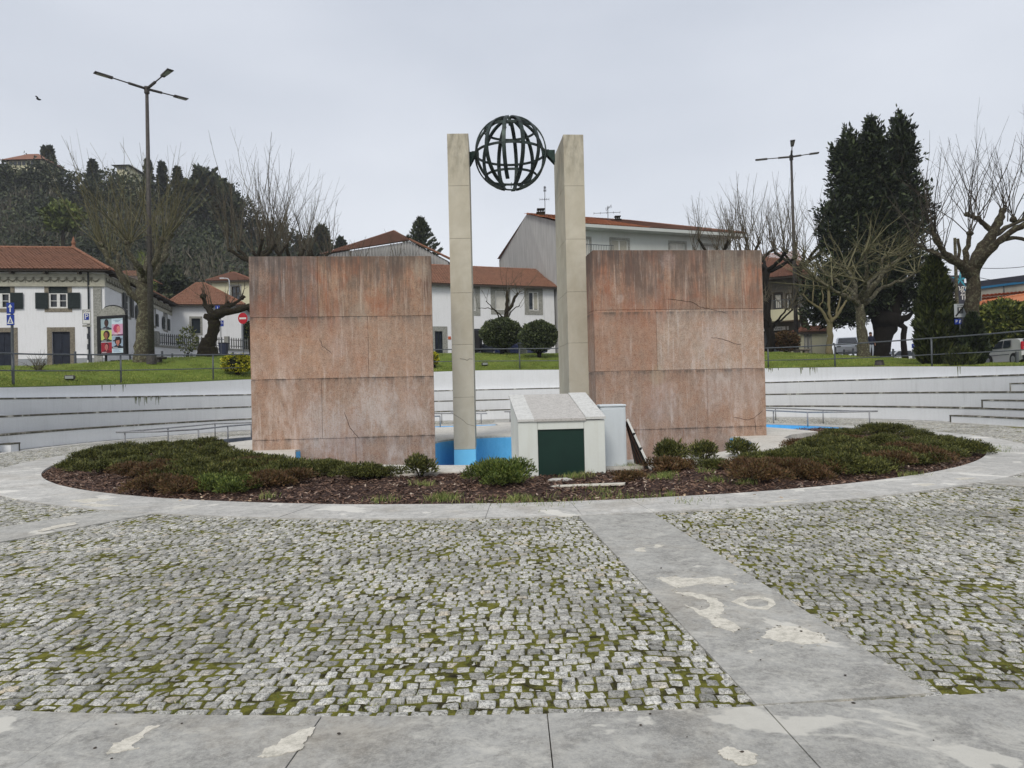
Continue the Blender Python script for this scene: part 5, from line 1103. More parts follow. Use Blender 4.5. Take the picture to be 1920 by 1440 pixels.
# ================================================================== street garden wall with picket fence
gw = empty('garden_wall', (0, 0, 0), 0, 'white garden wall topped by a grey picket fence in front of the annex', 'wall')
wp = [P(240, 645, 58), P(292, 646, 61), P(365, 652, 66), P(425, 653, 68), P(500, 657, 72)]
mb = MB(); mc = MB(); mf = MB(); mr = MB()
for i in range(len(wp)-1):
    a, b = wp[i], wp[i+1]; u = (b-a).normalized(); n_ = Vector((-u.y, u.x, 0)).normalized()*.25
    mb.hexa([(a.x, a.y, 3), (b.x, b.y, 3), (b.x+n_.x, b.y+n_.y, 3), (a.x+n_.x, a.y+n_.y, 3), (a.x, a.y, a.z-.2), (b.x, b.y, b.z-.2), (b.x+n_.x, b.y+n_.y, b.z-.2), (a.x+n_.x, a.y+n_.y, a.z-.2)])
    m2 = n_*.2; mc.hexa([(a-m2)[:2]+((a.z-.2),) if False else (a.x-m2.x, a.y-m2.y, a.z-.199), (b.x-m2.x, b.y-m2.y, b.z-.199), (b.x+n_.x, b.y+n_.y, b.z-.199), (a.x+n_.x, a.y+n_.y, a.z-.199), (a.x-m2.x, a.y-m2.y, a.z), (b.x-m2.x, b.y-m2.y, b.z), (b.x+n_.x, b.y+n_.y, b.z), (a.x+n_.x, a.y+n_.y, a.z)])
    mc.box(b.x-.2, b.x+.2, b.y-.1, b.y+.3, b.z, b.z+1.15)
    n = int((b-a).length/.26)
    for k in range(n): q = a.lerp(b, (k+.5)/n)+n_*.5; mf.extr([q+Vector((-.05, 0, .05)), q+Vector((.05, 0, .05)), q+Vector((.05, 0, 1.0)), q+Vector((0, 0, 1.1)), q+Vector((-.05, 0, 1.0))], (0, .03, 0))
    for z in (.25, .85): mr.tube([a+n_*.5+Vector((0, .05, z)), b+n_*.5+Vector((0, .05, z))], .03, 4)
mb.build('wall_body', MT['house_white'], gw); mc.build('coping', MT['granite_pale'], gw); pf = mf.build('picket_fence', simple('grey_pickets', C(110, 112, 110), C(88, 90, 88), 6), gw); mr.build('fence_rail', MT['rail'], pf)
# ================================================================== middle low white house
mh, loc, Lh, h = boxhouse('long_house', 560, 1040, 57, 65, 523, 8, [(928, 949, 545, 581, (1, 1), 'blind', 'white_paint'), (887, 892, 541, 583, (1, 1), 'blind', 'white_paint'), (991, 1010, 547, 582, (2, 1), 'glass', 'white_paint'), (815, 831, 621, 668, (2, 1), 'door_navy', 'dark_green'), (700, 720, 545, 581, (1, 1), 'glass')], 'house_white', 'long low white house with brown tiled roof seen between the pillars', ridge_px=((600, 487), (1018, 507)), tile='tile_old', base=3.9, over=.5, t=.42)
for o in mh.children:
    if o.name.startswith('window') and abs(o.data.vertices[0].co.x-loc(991, 560)[0]) < .8:
        x0, z0 = loc(1001, 581); x1, z1 = loc(1009, 548); mb = MB(); mb.box(x0, x1, .09, .11, z0+.1, z1-.1); mb.build('curtain', MT['curtain'], o)
x0, z0 = loc(840, 633); mb = MB(); mb.box(x0, x0+.25, -.05, -.001, z0-.15, z0+.1); mb.build('wall_box', simple('orange_box', C(190, 96, 60), None), mh)
mb = MB(); mb.tube([(loc(1019, 600)[0], -.06, 0), (loc(1019, 600)[0], -.06, h-.2)], .035, 6); mb.build('drain_pipe', MT['house_white'], mh)
# ================================================================== big gabled house behind the left granite wall
def bighouse():
    a = P(615, 476, 72); pk = P(738, 433, 80); b = P(842, 492, 72); zb_ = 4; root = empty('gabled_house', (0, 0, 0), 0, 'tall house with brown tiled roof and ribbed grey gable above the left granite wall', 'house')
    g1 = P(768, 453, 72.5); pts = [P(608, 478, 72), g1, P(840, 491, 72.5)]
    mb = MB(); lo = [Vector((p.x, p.y, zb_)) for p in pts]
    mb.extr([lo[0], lo[2], pts[2], g1, pts[0]], (0, 12, 0)); mb.build('wall', MT['sheet'], root)
    mb = MB(); bk = Vector((0, 10, 0)); up = Vector((0, 0, .1))
    roofplane(mb, pts[0]+up+Vector((-.4, -.3, -.1)), g1+up+Vector((0, -.3, 0)), pk+Vector((.2, 0, 0)), pk)
    roofplane(mb, g1+up+Vector((0, -.3, 0)), pts[2]+up+Vector((.4, -.3, -.1)), pts[2]+bk+Vector((.6, 0, .8)), pk)
    mb.face(pts[0]+up, g1+up, pk); mb.face(g1+up, pts[2]+up, pts[2]+bk+Vector((.6, 0, .7)), pk)
    ridge(mb, pts[0]+up, pk); ridge(mb, g1+up*2+Vector((0, -.3, 0)), pts[2]+up*2+Vector((.4, -.3, 0))); ridge(mb, pk, g1.lerp(pk, .1)+up); mb.build('roof', MT['tile_old'], root)
    mb = MB(); 
    for i in range(42):
        x = pts[0].x+.3*(i+1)+.0
        if x > pts[2].x: break
        zt_ = g1.z+(pts[0].z-g1.z)*(g1.x-x)/(g1.x-pts[0].x) if x < g1.x else g1.z+(pts[2].z-g1.z)*(x-g1.x)/(pts[2].x-g1.x); mb.box(x-.03, x+.03, 71.7, 71.98, 6, zt_-.1)
    mb.build('sheet_rib', MT['sheet'], root)
bighouse()
# ================================================================== three storey building with orange roof
def tower():
    root = empty('apartment_building', (0, 0, 0), 0, 'three storey pale building with orange roof and ribbed grey gable behind the right pillar', 'apartment building')
    F = P(1078, 424, 62.0); Bk = P(937, 486, 76.5); pk = P(988, 401, 69.5); R = P(1370, 441, 67.5); zb_ = 3.5; ze = F.z
    Bk.z = ze; R.z = ze
    fl_ = lambda p: Vector((p.x, p.y, zb_)); g = [fl_(Bk), fl_(F), F, pk, Bk]
    Bn = Bk+(R-F); mb = MB()
    for q in (g, [fl_(F), fl_(R), R, F][:0] or [fl_(R), fl_(Bn), Bn, R], [fl_(Bn), fl_(Bk), Bk, Bn]): mb.face(*q)
    mb.build('gable_wall', MT['sheet'], root)
    u = (F-Bk); u.z = 0; u.normalize(); nn = Vector((-u.y, u.x, 0)); nn = nn if nn.dot(Vector((-1, -1, 0))) > 0 else -nn
    Lg = (fl_(F)-fl_(Bk)).length; mb = MB(); k = 0
    while k*.42 < Lg:
        s = k*.42; p = fl_(Bk)+u*s; sp_ = (Vector((pk.x, pk.y, 0))-Vector((Bk.x, Bk.y, 0))).dot(u); zt_ = ze+(pk.z-ze)*(s/sp_ if s < sp_ else (Lg-s)/(Lg-sp_)); mb.tube([p+nn*.02, Vector((p.x, p.y, zt_-.05))+nn*.02], .05, 4); k += 1
    mb.build('sheet_rib', MT['sheet'], root)
    # front facade
    a = Vector((F.x, F.y, zb_)); r_ = atan2(R.y-F.y, R.x-F.x); Lf = hypot(R.x-F.x, R.y-F.y); M_ = Matrix.Translation(a)@Matrix.Rotation(r_, 4, 'Z'); n_ = Vector((-sin(r_), cos(r_), 0)); uu = Vector((cos(r_), sin(r_), 0)); A0 = Vector((a.x, a.y, 0))
    def loc(px, py): d = ray(px, py); t = A0.dot(n_)/(d[0]*n_.x+d[1]*n_.y); w3 = Vector((t*d[0], t*d[1], 0)); return (w3-A0).dot(uu), EYE+t*d[2]-zb_
    H = ze-zb_; ops = []
    spec = [(1086, 1105, 447, 466, 'blind'), (1146, 1177, 449, 474, 'curtain'), (1256, 1284, 455, 492, 'blind'), (1316, 1343, 460, 492, 'blind')]
    for s in spec:
        x0, z1 = loc(s[0], s[2]); x1, _ = loc(s[1], s[2]); ops.append((x0, x1, z1-2.3 if s[4] == 'curtain' else z1-1.7, z1))
    ops2 = ops+[(a_, b_, c_-3.1, d_-3.1) for a_, b_, c_, d_ in ops]+[(a_, b_, c_-6.2, d_-6.2) for a_, b_, c_, d_ in ops]
    mb = MB(); facade(mb, Lf, H, ops2); mb.xf(M_); mb.build('wall', MT['house_grey'], root)
    for i, o in enumerate(ops2): window(root, *o, trim='granite_pale', t=.2, bars=(2, 1), fill=spec[i % 4][4], M_=M_)
    for fz_ in (0, 3.1):
        x0, z0 = loc(1090, 474); bal = MB(); bal.box(x0-2.0, x0+2.6, -1.2, -.001, ops[0][2]-.2-fz_, ops[0][2]-.02-fz_); bal.xf(M_); bo = bal.build('balcony', MT['house_grey'], root)
        bal = MB(); zb2 = ops[0][2]-.02-fz_; bal.box(x0-2, x0+2.6, -1.18, -1.12, zb2+.95, zb2+1.0)
        k = x0-1.95
        while k < x0+2.6: bal.box(k, k+.03, -1.165, -1.135, zb2, zb2+.95); k += .16
        bal.xf(M_); bal.build('balustrade', MT['rail'], bo)
    mb = MB(); mb.box(-.6, Lf+.9, -.9, -.0, H-.28, H-.1); mb.box(-.6, Lf+.9, -1.0, -.92, H-.26, H+.02); mb.xf(M_); mb.build('eave', MT['house_grey'], root)
    # roof
    Hh = P(1262, 427, 71.5); Hh = Vector((Hh.x, Hh.y, pk.z)); rd = (R-F).normalized(); Hh = pk+rd*(R-F).length*.70; up = Vector((0, 0, .02)); ov = n_*-1.0
    F1, R1 = F+ov+up-rd*.5, R+ov+up+rd*1.0; sp_ = F1.lerp(R1, .42); ps = pk.lerp(Hh, .6)
    mb = MB(); roofplane(mb, F1, sp_, ps, pk-rd*.3, pitch=.3); mb.face(F1, sp_, ps, pk); mb.build('roof', MT['tile_new'], root)
    mb = MB(); roofplane(mb, sp_, R1, Hh, ps, pitch=.3); Rb = Bn+rd; roofplane(mb, R1, Rb, Hh, Hh-rd*.01, pitch=.3); mb.face(sp_, R1, Hh, ps); mb.face(R1, Rb, Hh); mb.face(Rb, Bk-rd*.3, pk, Hh); ridge(mb, pk, Hh); ridge(mb, Hh, R1+Vector((0, 0, .1))); mb.build('roof', MT['tile_mid'], root)
    for (px, py, w_, d) in ((1014, 405, .75, 69), (1158, 418, .6, 71)):
        c = P(px, py, d); mb = MB(); mb.box(c.x-w_/2, c.x+w_/2, c.y-w_/2, c.y+w_/2, c.z-2, c.z+.25); mb.box(c.x-w_/2-.06, c.x+w_/2+.06, c.y-w_/2-.06, c.y+w_/2+.06, c.z+.251, c.z+.34)
        for q in (-.3, 0, .3): mb.box(c.x+q*w_-.05, c.x+q*w_+.05, c.y-.2, c.y+.2, c.z+.341, c.z+.6)
        mb.box(c.x-w_/2, c.x+w_/2, c.y-w_/2, c.y+w_/2, c.z+.601, c.z+.68); mb.build('chimney', MT['bark_dark'], root)
tower()
def antenna(px, pyb, pyt, d, arms, label):
    b, t = P(px, pyb, d), P(px-.01*(pyb-pyt), pyt, d); mb = MB(); mb.tube([b, t], .035, 5); o = mb.build('aerial_mast', MT['rail']); tag(o, label, 'aerial', 'television aerials on the roof')
    m2 = MB()
    for (f, wl, wr, tilt) in arms:
        q = b.lerp(t, f); m2.tube([q+Vector((-wl, 0, -tilt)), q+Vector((wr, 0, tilt))], .022, 4)
        for k in range(5): s = -wl+(wl+wr)*k/4; m2.tube([q+Vector((s, -.3, tilt*s)), q+Vector((s, .3, tilt*s))], .012, 4); m2.tube([q+Vector((s, 0, -.12+tilt*s)), q+Vector((s, 0, .12+tilt*s))], .012, 4)
    m2.build('aerial_arm', MT['rail'], o)
antenna(1022, 404, 349, 68.5, [(.55, .5, .4, .0), (.95, .1, .1, 0), (.85, .12, .12, 0)], 'tall thin television aerial beside the pillar on the apartment roof')
antenna(1140, 412, 386, 70, [(.5, 1.4, 1.2, .02), (.85, .2, .35, .3)], 'wide television aerial next to the small chimney on the orange roof')
# ================================================================== building with balcony right of the right wall
br, loc, Lh, h = boxhouse('balcony_building', 1395, 1500, 63, 61, 527, 10, [(1452, 1466, 551, 578, (1, 1), 'blind', 'dark_green'), (1433, 1460, 624, 664, (2, 1), 'glass', 'rail'), (1476, 1484, 552, 578, (1, 1), 'glass')], 'house_shaded', 'dim grey building with a cream balcony and shop below behind the right lamp post', ridge_px=((1400, 480), (1497, 490)), tile='tile_mid', base=3.6, trim='wood_dark', t=.12, over=1.0)
mb = MB(); x0, z0 = loc(1440, 580); x1, _ = loc(1500, 580); mb.box(x0, x1, -1.4, -.001, z0-1.2, z0-.2); mb.build('balcony', MT['house_cream'], br)
mb = MB(); mb.box(x0, x1, -1.4, -1.36, z0+.55, z0+.62); k = x0
while k < x1: mb.box(k, k+.04, -1.39, -1.37, z0-.19, z0+.55); k += .15
mb.build('balustrade', MT['rail'], br)
x0, z0 = loc(1436, 621); x1, z1 = loc(1473, 612); x2, _ = loc(1479, 612); mb = MB(); mb.box(x0-.6, x1, -.25, -.15, z0, z1+.0); mb.box(x1+.1, x2, -.25, -.15, z0, z1); sg = mb.build('shop_sign', MT['white_paint'], br)
def text(body, parent, loc_, size, mat, rot=(pi/2, 0, 0), ext=.002, name='lettering', align='CENTER', sx=1.0, shear=0):
    cu = bpy.data.curves.new(name, 'FONT'); cu.body = body; cu.size = size; cu.align_x = align; cu.align_y = 'CENTER'; cu.extrude = ext; cu.resolution_u = 3; cu.shear = shear
    t = bpy.data.objects.new(name, cu); COL.objects.link(t); dg = bpy.context.evaluated_depsgraph_get(); me = bpy.data.meshes.new_from_object(t.evaluated_get(dg)); bpy.data.objects.remove(t)
    me.materials.clear(); me.materials.append(mat); o = bpy.data.objects.new(name, me); COL.objects.link(o); o.parent = parent; o.location = loc_; o.rotation_euler = rot; o.scale = (sx, 1, 1); return o
text('Casa Nova', sg, ((x0+x1)/2-.2, -.256, (z0+z1)/2), .34, MT['black'], shear=.3)
sg.children[0].data  # small italic shop lettering
# ================================================================== far right commercial building
fb = empty('commercial_building', (0, 0, 0), 0, 'flat roofed shop building with dark fascia and blue stripe at the far right', 'building')
def fpt(px, py, d): return P(px, py, d)
a, b = fpt(1780, 512, 66), fpt(2010, 512, 58); z1a, z1b = fpt(1784, 516, 66).z, fpt(1920, 520, 61).z
u = (Vector((b.x, b.y, 0))-Vector((a.x, a.y, 0))).normalized(); r_ = atan2(u.y, u.x); Lf = hypot(b.x-a.x, b.y-a.y); fb.location = (a.x, a.y, 3.2); fb.rotation_euler = (0, 0, r_)
n_ = Vector((-u.y, u.x, 0)); A0 = Vector((a.x, a.y, 0))
def floc(px, py): d = ray(px, py); t = A0.dot(n_)/(d[0]*n_.x+d[1]*n_.y); w3 = Vector((t*d[0], t*d[1], 0)); return (w3-A0).dot(u), EYE+t*d[2]-3.2
zt_, zs0, zs1 = floc(1850, 525)[1], floc(1850, 540)[1], floc(1850, 536)[1]; zw = floc(1850, 568)[1]
MT['fascia'] = simple('dark_fascia', C(58, 60, 70), C(50, 52, 62), 2, .5); MT['cyan'] = simple('cyan_stripe', C(40, 110, 150), C(36, 98, 138), 2, .5)
mb = MB(); mb.box(0, Lf, 0, 8, zs1, zt_); mb.build('fascia', MT['fascia'], fb); mb = MB(); mb.box(0, Lf, -.02, 7.9, zs0, zs1-.003); mb.build('stripe', MT['cyan'], fb)
mb = MB(); mb.box(.1, Lf, .15, 7.8, 0, zs0-.003); mb.build('wall', simple('blurred_shop_wall', C(146, 142, 132), C(176, 172, 160), .9, .6, stretch=(1.5, 1, .05)), fb)
mb = MB(); x = .6
while x < Lf: mb.box(x, x+.07, .09, .149, 0, zs0-.01); x += 1.9
mb.build('mullion', MT['rail'], fb)
# pylon sign in front
py0, py1 = P(1781, 600, 55), P(1826, 600, 54); zt_ = P(1800, 516, 55).z
py = empty('pylon_sign', (py0.x, py0.y, 3.2), 0, 'dark totem sign with a blue star emblem and white lettering behind the bare tree', 'sign'); Wp = py1.x-py0.x; Hp = zt_-3.2
mb = MB(); mb.box(0, Wp, 0, .3, 0, Hp); mb.build('panel', MT['fascia'], py)
zloc = lambda q: P(1800, q, 54.9).z-3.2; xloc = lambda q: P(q, 560, 54.9).x-py0.x
mb = MB()
for k in range(5):
    a_ = 2*pi*k/5+pi/2; cx_, cz_ = xloc(1803), zloc(524); q = [(cx_+.75*cos(a_+d_)*f, -.012, cz_+.75*sin(a_+d_)*f) for d_, f in ((-.3, .35), (0, 1), (.3, .35), (pi, .1))]; mb.extr(q, (0, .01, 0))
mb.build('star_emblem', simple('teal_paint', C(60, 150, 170), None), py)
text('Pingo', py, (xloc(1801), -.01, zloc(539)), .75, MT['white_paint'])
for i, (s, qy) in enumerate((('24', 548), ('15', 556), ('1', 563))): text(s, py, (xloc(1811), -.01, zloc(qy)), .8, MT['white_paint'])
mb = MB()
for qy in (551, 557, 563): mb.box(xloc(1783), xloc(1797), -.012, -.002, zloc(qy+.7), zloc(qy-.7))
mb.build('price_lines', MT['white_paint'], py)
# low tiled outbuilding far right
boxhouse('tiled_outbuilding', 1836, 2000, 50, 47, 578, 5, [], 'house_cream', 'low outbuilding with an orange tiled roof behind the hedge at the far right', ridge_px=((1842, 566), (1985, 541)), tile='tile_new', base=3, over=.3)
# white garden wall behind the car
a, b = P(1845, 641, 47), P(2000, 630, 43); mb = MB(); mb.extr([(a.x, a.y, 2), (b.x, b.y, 2), (b.x, b.y, b.z), (a.x, a.y, a.z)], (0, .25, 0)); o = mb.build('low_wall', MT['house_white']); tag(o, 'white low wall behind the silver car at the far right', 'wall')
# ================================================================== hill with woodland
skyp = [(-200, 290), (0, 300), (40, 306), (90, 300), (130, 318), (180, 345), (230, 325), (280, 340), (340, 345), (400, 352), (430, 380), (470, 412), (520, 428), (560, 445), (610, 470), (680, 520), (760, 560), (860, 600)]
def hill_z(x, y):
    # terrain: rises with depth towards a ridge line seen from the square
    px = 960+FPX*x/y; py = float(np.interp(px+10, [p[0] for p in skyp], [p[1] for p in skyp]))+17
    az = x/y; ridge_y = 190; zr = EYE+(HOR-(py+(px-960)*.0236))*ridge_y/FPX
    zr = max(zr, 4)
    t = min(max((y-88)/(ridge_y-88), 0), 1); return 3.6+(zr-7-3.6)*(t**1.15) if y < ridge_y else 3.6+(zr-7-3.6)
V = []; nx, ny = 70, 26
for j in range(ny+1):
    y = 86+(240-86)*j/ny
    for i in range(nx+1):
        az = -1.25+(1.22)*i/nx; x = az*y; V.append((x, y, hill_z(x, y)+(.8*sin(x*.3)+.8*sin(y*.23+x*.1) if j else -1)))
Fq = [(j*(nx+1)+i, j*(nx+1)+i+1, (j+1)*(nx+1)+i+1, (j+1)*(nx+1)+i) for j in range(ny) for i in range(nx)]
o = npmesh('hill', V, Fq, simple('hill_soil', C(72, 78, 62), C(90, 92, 74), .3, .95), smooth=True); tag(o, kind='structure')
def crown_pts(c, r, h, n, cone=False):
    d = sph(n); d[:, 2] = d[:, 2]*.9+.1
    lum = 1+.28*np.sin(d[:, 0]*5+c[0])*np.sin(d[:, 1]*6+c[1])+.2*np.sin(d[:, 2]*7+c[0]*2)
    rad = rs.uniform(.7, 1.05, n)*lum
    if cone:
        t = rs.rand(n)**.8; a = rs.uniform(0, 6.28, n); rr_ = r*(1-t)*(.75+.35*np.sin(t*26+c[0])) ; return np.stack([c[0]+rr_*np.cos(a), c[1]+rr_*np.sin(a), c[2]+h*t], 1), np.stack([np.cos(a), np.sin(a), .2+0*a], 1)
    return np.stack([c[0]+d[:, 0]*rad*r, c[1]+d[:, 1]*rad*r, c[2]+h/2+d[:, 2]*rad*h/2], 1), d
CP = []; CO = []; BP = []; BO = []
rw = np.random.RandomState(21)
for k in range(1150):
    y = 90+rw.rand()**.85*102; az = rw.uniform(-.86, -.05); x = az*y
    px = 960+FPX*az
    z = hill_z(x, y)
    if z < 5 and px > 640: continue
    r = rw.uniform(2.2, 4.6); h = r*rw.uniform(1.5, 2.6); bare = (y < 122 and rw.rand() < .5) or rw.rand() < .12; n_ = int(330 if y > 120 else 360)
    p, d = crown_pts((x, y, z-.5), r, h+1.5, n_, cone=(rw.rand() < .16 and not bare)); (BP if bare else CP).append(p); (BO if bare else CO).append(d)
for (px, pt, w_) in [(-12, 306, 16), (4, 303, 14), (14, 309, 12), (24, 316, 12), (36, 318, 12), (48, 318, 12), (58, 310, 14), (68, 306, 14), (80, 303, 14), (94, 302, 16), (110, 310, 20), (128, 318, 20), (148, 328, 20), (166, 338, 20), (185, 330, 18), (200, 318, 16), (214, 322, 14), (226, 324, 14), (238, 325, 14), (252, 330, 20), (268, 338, 20), (436, 352, 22), (450, 368, 24), (466, 390, 22), (484, 400, 22), (502, 408, 22), (520, 415, 22), (538, 424, 22), (556, 434, 22), (574, 442, 22), (592, 454, 22)]:
    t_ = P(px, pt, 168); r = w_*1.0*168/FPX; p, d = crown_pts((t_.x, t_.y, t_.z-9), r, 9, 700); CP.append(p); CO.append(d)
o = leafcloud('hillside_wood', np.concatenate(CP), np.concatenate(CO), .52, .42, MT['wood'], jit=.9, up=.0); tag(o, 'dark evergreen wood covering the hill behind the left houses', 'wood', kind='stuff')
o = leafcloud('bare_wood', np.concatenate(BP), np.concatenate(BO), 1.7, .05, MT['wood_bare'], jit=.4, up=.9); tag(o, 'grey brown leafless trees mixed into the wooded hillside', 'wood', kind='stuff')
def far_tree(name, px, pyb, pyt, wpx, d, mat, label, cone=False, n=1500, size=.8, group='separate trees standing out on the wooded hill', asp=.35, cat='tree'):
    b = P(px, pyb, d); t = P(px, pyt, d); r = wpx/2*d/FPX; h = t.z-b.z; root = empty(name, b, 0, label, cat, group)
    mb = MB(); mb.tube([(0, 0, -3), (0, 0, h*.9)], [.35, .08], 6); mb.build('trunk', MT['bark_dark'], root)
    p, dd = crown_pts((0, 0, 0), r, h, n, cone); leafcloud('crown', p, dd, size, asp, MT[mat], root, .8, .1); return root
far_tree('skyline_conifer', 84, 305, 277, 12, 185, 'wood', 'left of two dark conifers beside the hilltop house', True, 900, 1.0); far_tree('skyline_conifer', 94, 308, 277, 14, 186, 'wood', 'right of two dark conifers beside the hilltop house', True, 900, 1.0)
far_tree('skyline_conifer', 174, 345, 302, 22, 180, 'wood', 'bushy conifer on the ridge left of the small ridge villa', True, 1200, 1.1); far_tree('skyline_conifer', 279, 370, 302, 22, 175, 'wood', 'narrow conifer on the ridge right of the tall left lamp post', True, 1400, 1.0)
far_tree('skyline_conifer', 305, 372, 306, 24, 172, 'wood', 'middle narrow conifer on the ridge right of the left lamp post', True, 1400, 1.0); far_tree('skyline_conifer', 333, 385, 316, 30, 170, 'wood', 'broad dark conifer on the ridge left of the rounded evergreen', True, 1600, 1.0)
far_tree('rounded_evergreen', 385, 400, 324, 66, 165, 'wood', 'large rounded evergreen on the ridge above the bare trees', False, 3600, 1.2); far_tree('rounded_evergreen', 424, 440, 358, 46, 160, 'wood', 'second rounded evergreen on the slope right of the larger one', False, 3000, 1.2)
far_tree('yellow_green_tree', 118, 430, 384, 60, 120, 'wood_bright', 'yellow green tree standing out on the dark hillside at left', False, 1500, .9); far_tree('skyline_conifer', 603, 478, 430, 34, 150, 'wood', 'layered cedar at the foot of the hill right of the bare trees', True, 1400, 1.4); far_tree('skyline_conifer', 640, 480, 450, 20, 150, 'wood', 'small cedar top just left of the brown gabled roof', True, 700, 1.1)
far_tree('dark_evergreen', 322, 575, 505, 50, 95, 'wood', 'dark round evergreen behind the roof of the white house', False, 2500, .7)
# araucaria between gable roof and left pillar
b = P(790, 492, 88); t = P(786, 412, 88); h = t.z-b.z; root = empty('norfolk_pine', b, 0, 'star topped norfolk pine rising behind the brown gabled roof', 'tree'); mb = MB(); mb.tube([(0, 0, -4), (0, 0, h)], [.25, .04], 6); mb.build('trunk', MT['bark_dark'], root)
CPn, COn = [], []
for k in range(13):
    zz = h*(1-k/13.0)*.98; rr_ = .25+(h-zz)*.52
    for q in range(6):
        a = q*pi/3+k*.5; m_ = 60; tt = rs.rand(m_); CPn.append(np.stack([rr_*tt*cos(a)+rs.normal(size=m_)*.05, rr_*tt*sin(a)+rs.normal(size=m_)*.05, zz+rr_*.35*tt**1.5+rs.normal(size=m_)*.06], 1)); COn.append(np.tile([cos(a)*.5, sin(a)*.5, .6], (m_, 1)))
leafcloud('crown', np.concatenate(CPn), np.concatenate(COn), .38, .22, MT['wood'], root, .35, .2)
# hilltop houses
def hilltop(name, px0, px1, pyt, pye, pyb, d, label, tile):
    a, b = P(px0, pyb, d), P(px1, pyb, d); W_ = b.x-a.x; ze = P((px0+px1)/2, pye, d).z-a.z; zt = P((px0+px1)/2, pyt, d+4).z-a.z; root = empty(name, a, 0, label, 'house')
    mb = MB(); mb.box(0, W_, 0, 8, -6, ze); mb.build('wall', MT['house_cream'], root); mb = MB(); n = 7
    for i in range(n): x0 = W_*(.08+.84*i/n); mb.box(x0, x0+W_*.09, -.05, -.01, ze*.45, ze*.9)
    mb.build('window_band', MT['glass'], root)
    mb = MB(); e = [Vector((-1, -1, ze)), Vector((W_+1, -1, ze)), Vector((W_+1, 9, ze)), Vector((-1, 9, ze))]; r0, r1 = Vector((W_*.3, 4, zt)), Vector((W_*.6, 4, zt))
    for f in ((e[0], e[1], r1, r0), (e[1], e[2], r1), (e[2], e[3], r0, r1), (e[3], e[0], r0)): mb.face(*f)
    mb.build('roof', MT[tile], root)
hilltop('hilltop_house', 12, 80, 289, 301, 318, 178, 'cream house with a red roof on top of the wooded hill', 'tile_mid'); hilltop('ridge_villa', 219, 239, 309, 311, 324, 178, 'small pale villa among the trees on the ridge', 'sheet')
# ================================================================== bare pollarded trees
def shoot(mb, p, d, L, r, rng, lev=2, n=4, up=.25, kink=.12, seg=5, nt=4):
    pts = [Vector(p)]; d = Vector(d).normalized(); dirs = [d]
    for i in range(seg):
        d = (d+Vector((rng.gauss(0, kink), rng.gauss(0, kink), rng.gauss(0, kink)+up*.3))).normalized(); pts.append(pts[-1]+d*L/seg); dirs.append(d)
    rad = [r*(1-.8*i/seg) for i in range(seg+1)]; mb.tube(pts, rad, n, False)
    if lev > 0:
        for k in range(nt):
            t = rng.uniform(.25, .92); i = int(t*seg); q = pts[i].lerp(pts[i+1], t*seg-i); s = dirs[i].cross(Vector((rng.gauss(0, 1), rng.gauss(0, 1), rng.gauss(0, 1)))).normalized()
            shoot(mb, q, dirs[i]*rng.uniform(.5, 1)+s*rng.uniform(.35, .8), L*rng.uniform(.22, .48)*(1.15-t), r*.5*(1-t*.5), rng, lev-1, 3, up, kink, 3, max(2, nt-1))
def knob(mb, p, r, rng): mb.blob(p, r, rng, .25, 7, 5)
def bare_tree(name, label, base, trunk, limbs, knobs, nsh, Lr, seed, barkm='bark', twigm='twig', spread=.7, up=.3, r_sh=.03, group=None, cat='tree', lev=2, zdir=1.0, ns=9, nt=4):
    rng = random.Random(seed); root = empty(name, base, 0, label, cat, group); B = Vector(base)
    mb = MB(); 
    def addt(pts, rads, n):
        q = [Vector(pts[0])]; rr_ = [rads[0]]
        for i in range(len(pts)-1):
            for s in (1, 2, 3): f = s/3; jt = (pts[i+1]-pts[i]).length*.045 if f < 1 else 0; q.append(pts[i].lerp(pts[i+1], f)+Vector((rng.gauss(0, jt), rng.gauss(0, jt), rng.gauss(0, jt)))); rr_.append((rads[i]+(rads[i+1]-rads[i])*f)*rng.uniform(.88, 1.14))
        mb.tube([p-B for p in q], rr_, n)
    addt(trunk[0], trunk[1], 12)
    for pts, rads in limbs: addt(pts, rads, ns)
    tm = MB(); ctr = sum((k[0] for k in knobs), Vector())/len(knobs)
    for k in knobs:
        p, w_ = k[0], k[1]; knob(mb, p-B, k[2] if len(k) > 2 else .16, rng); out = (p-ctr); out.z = 0
        if out.length > 0: out = out/ max(out.length, 1.5)
        for i in range(int(nsh*w_)):
            d = Vector((rng.gauss(0, spread), rng.gauss(0, spread), zdir*rng.uniform(.7, 1.3)))+out*.5*spread
            shoot(tm, p-B+Vector((rng.gauss(0, .1), rng.gauss(0, .1), rng.gauss(0, .08))), d, rng.uniform(*Lr), r_sh*rng.uniform(.6, 1.2), rng, lev, 4, up, nt=nt)
    mb.build('trunk', MT[barkm], root, smooth=True); tm.build('crown', MT[twigm], root); return root
def PL(lst, d0, rng_=None): return [P(x, y, d0+(dz[0] if dz else 0)) for (x, y, *dz) in lst]
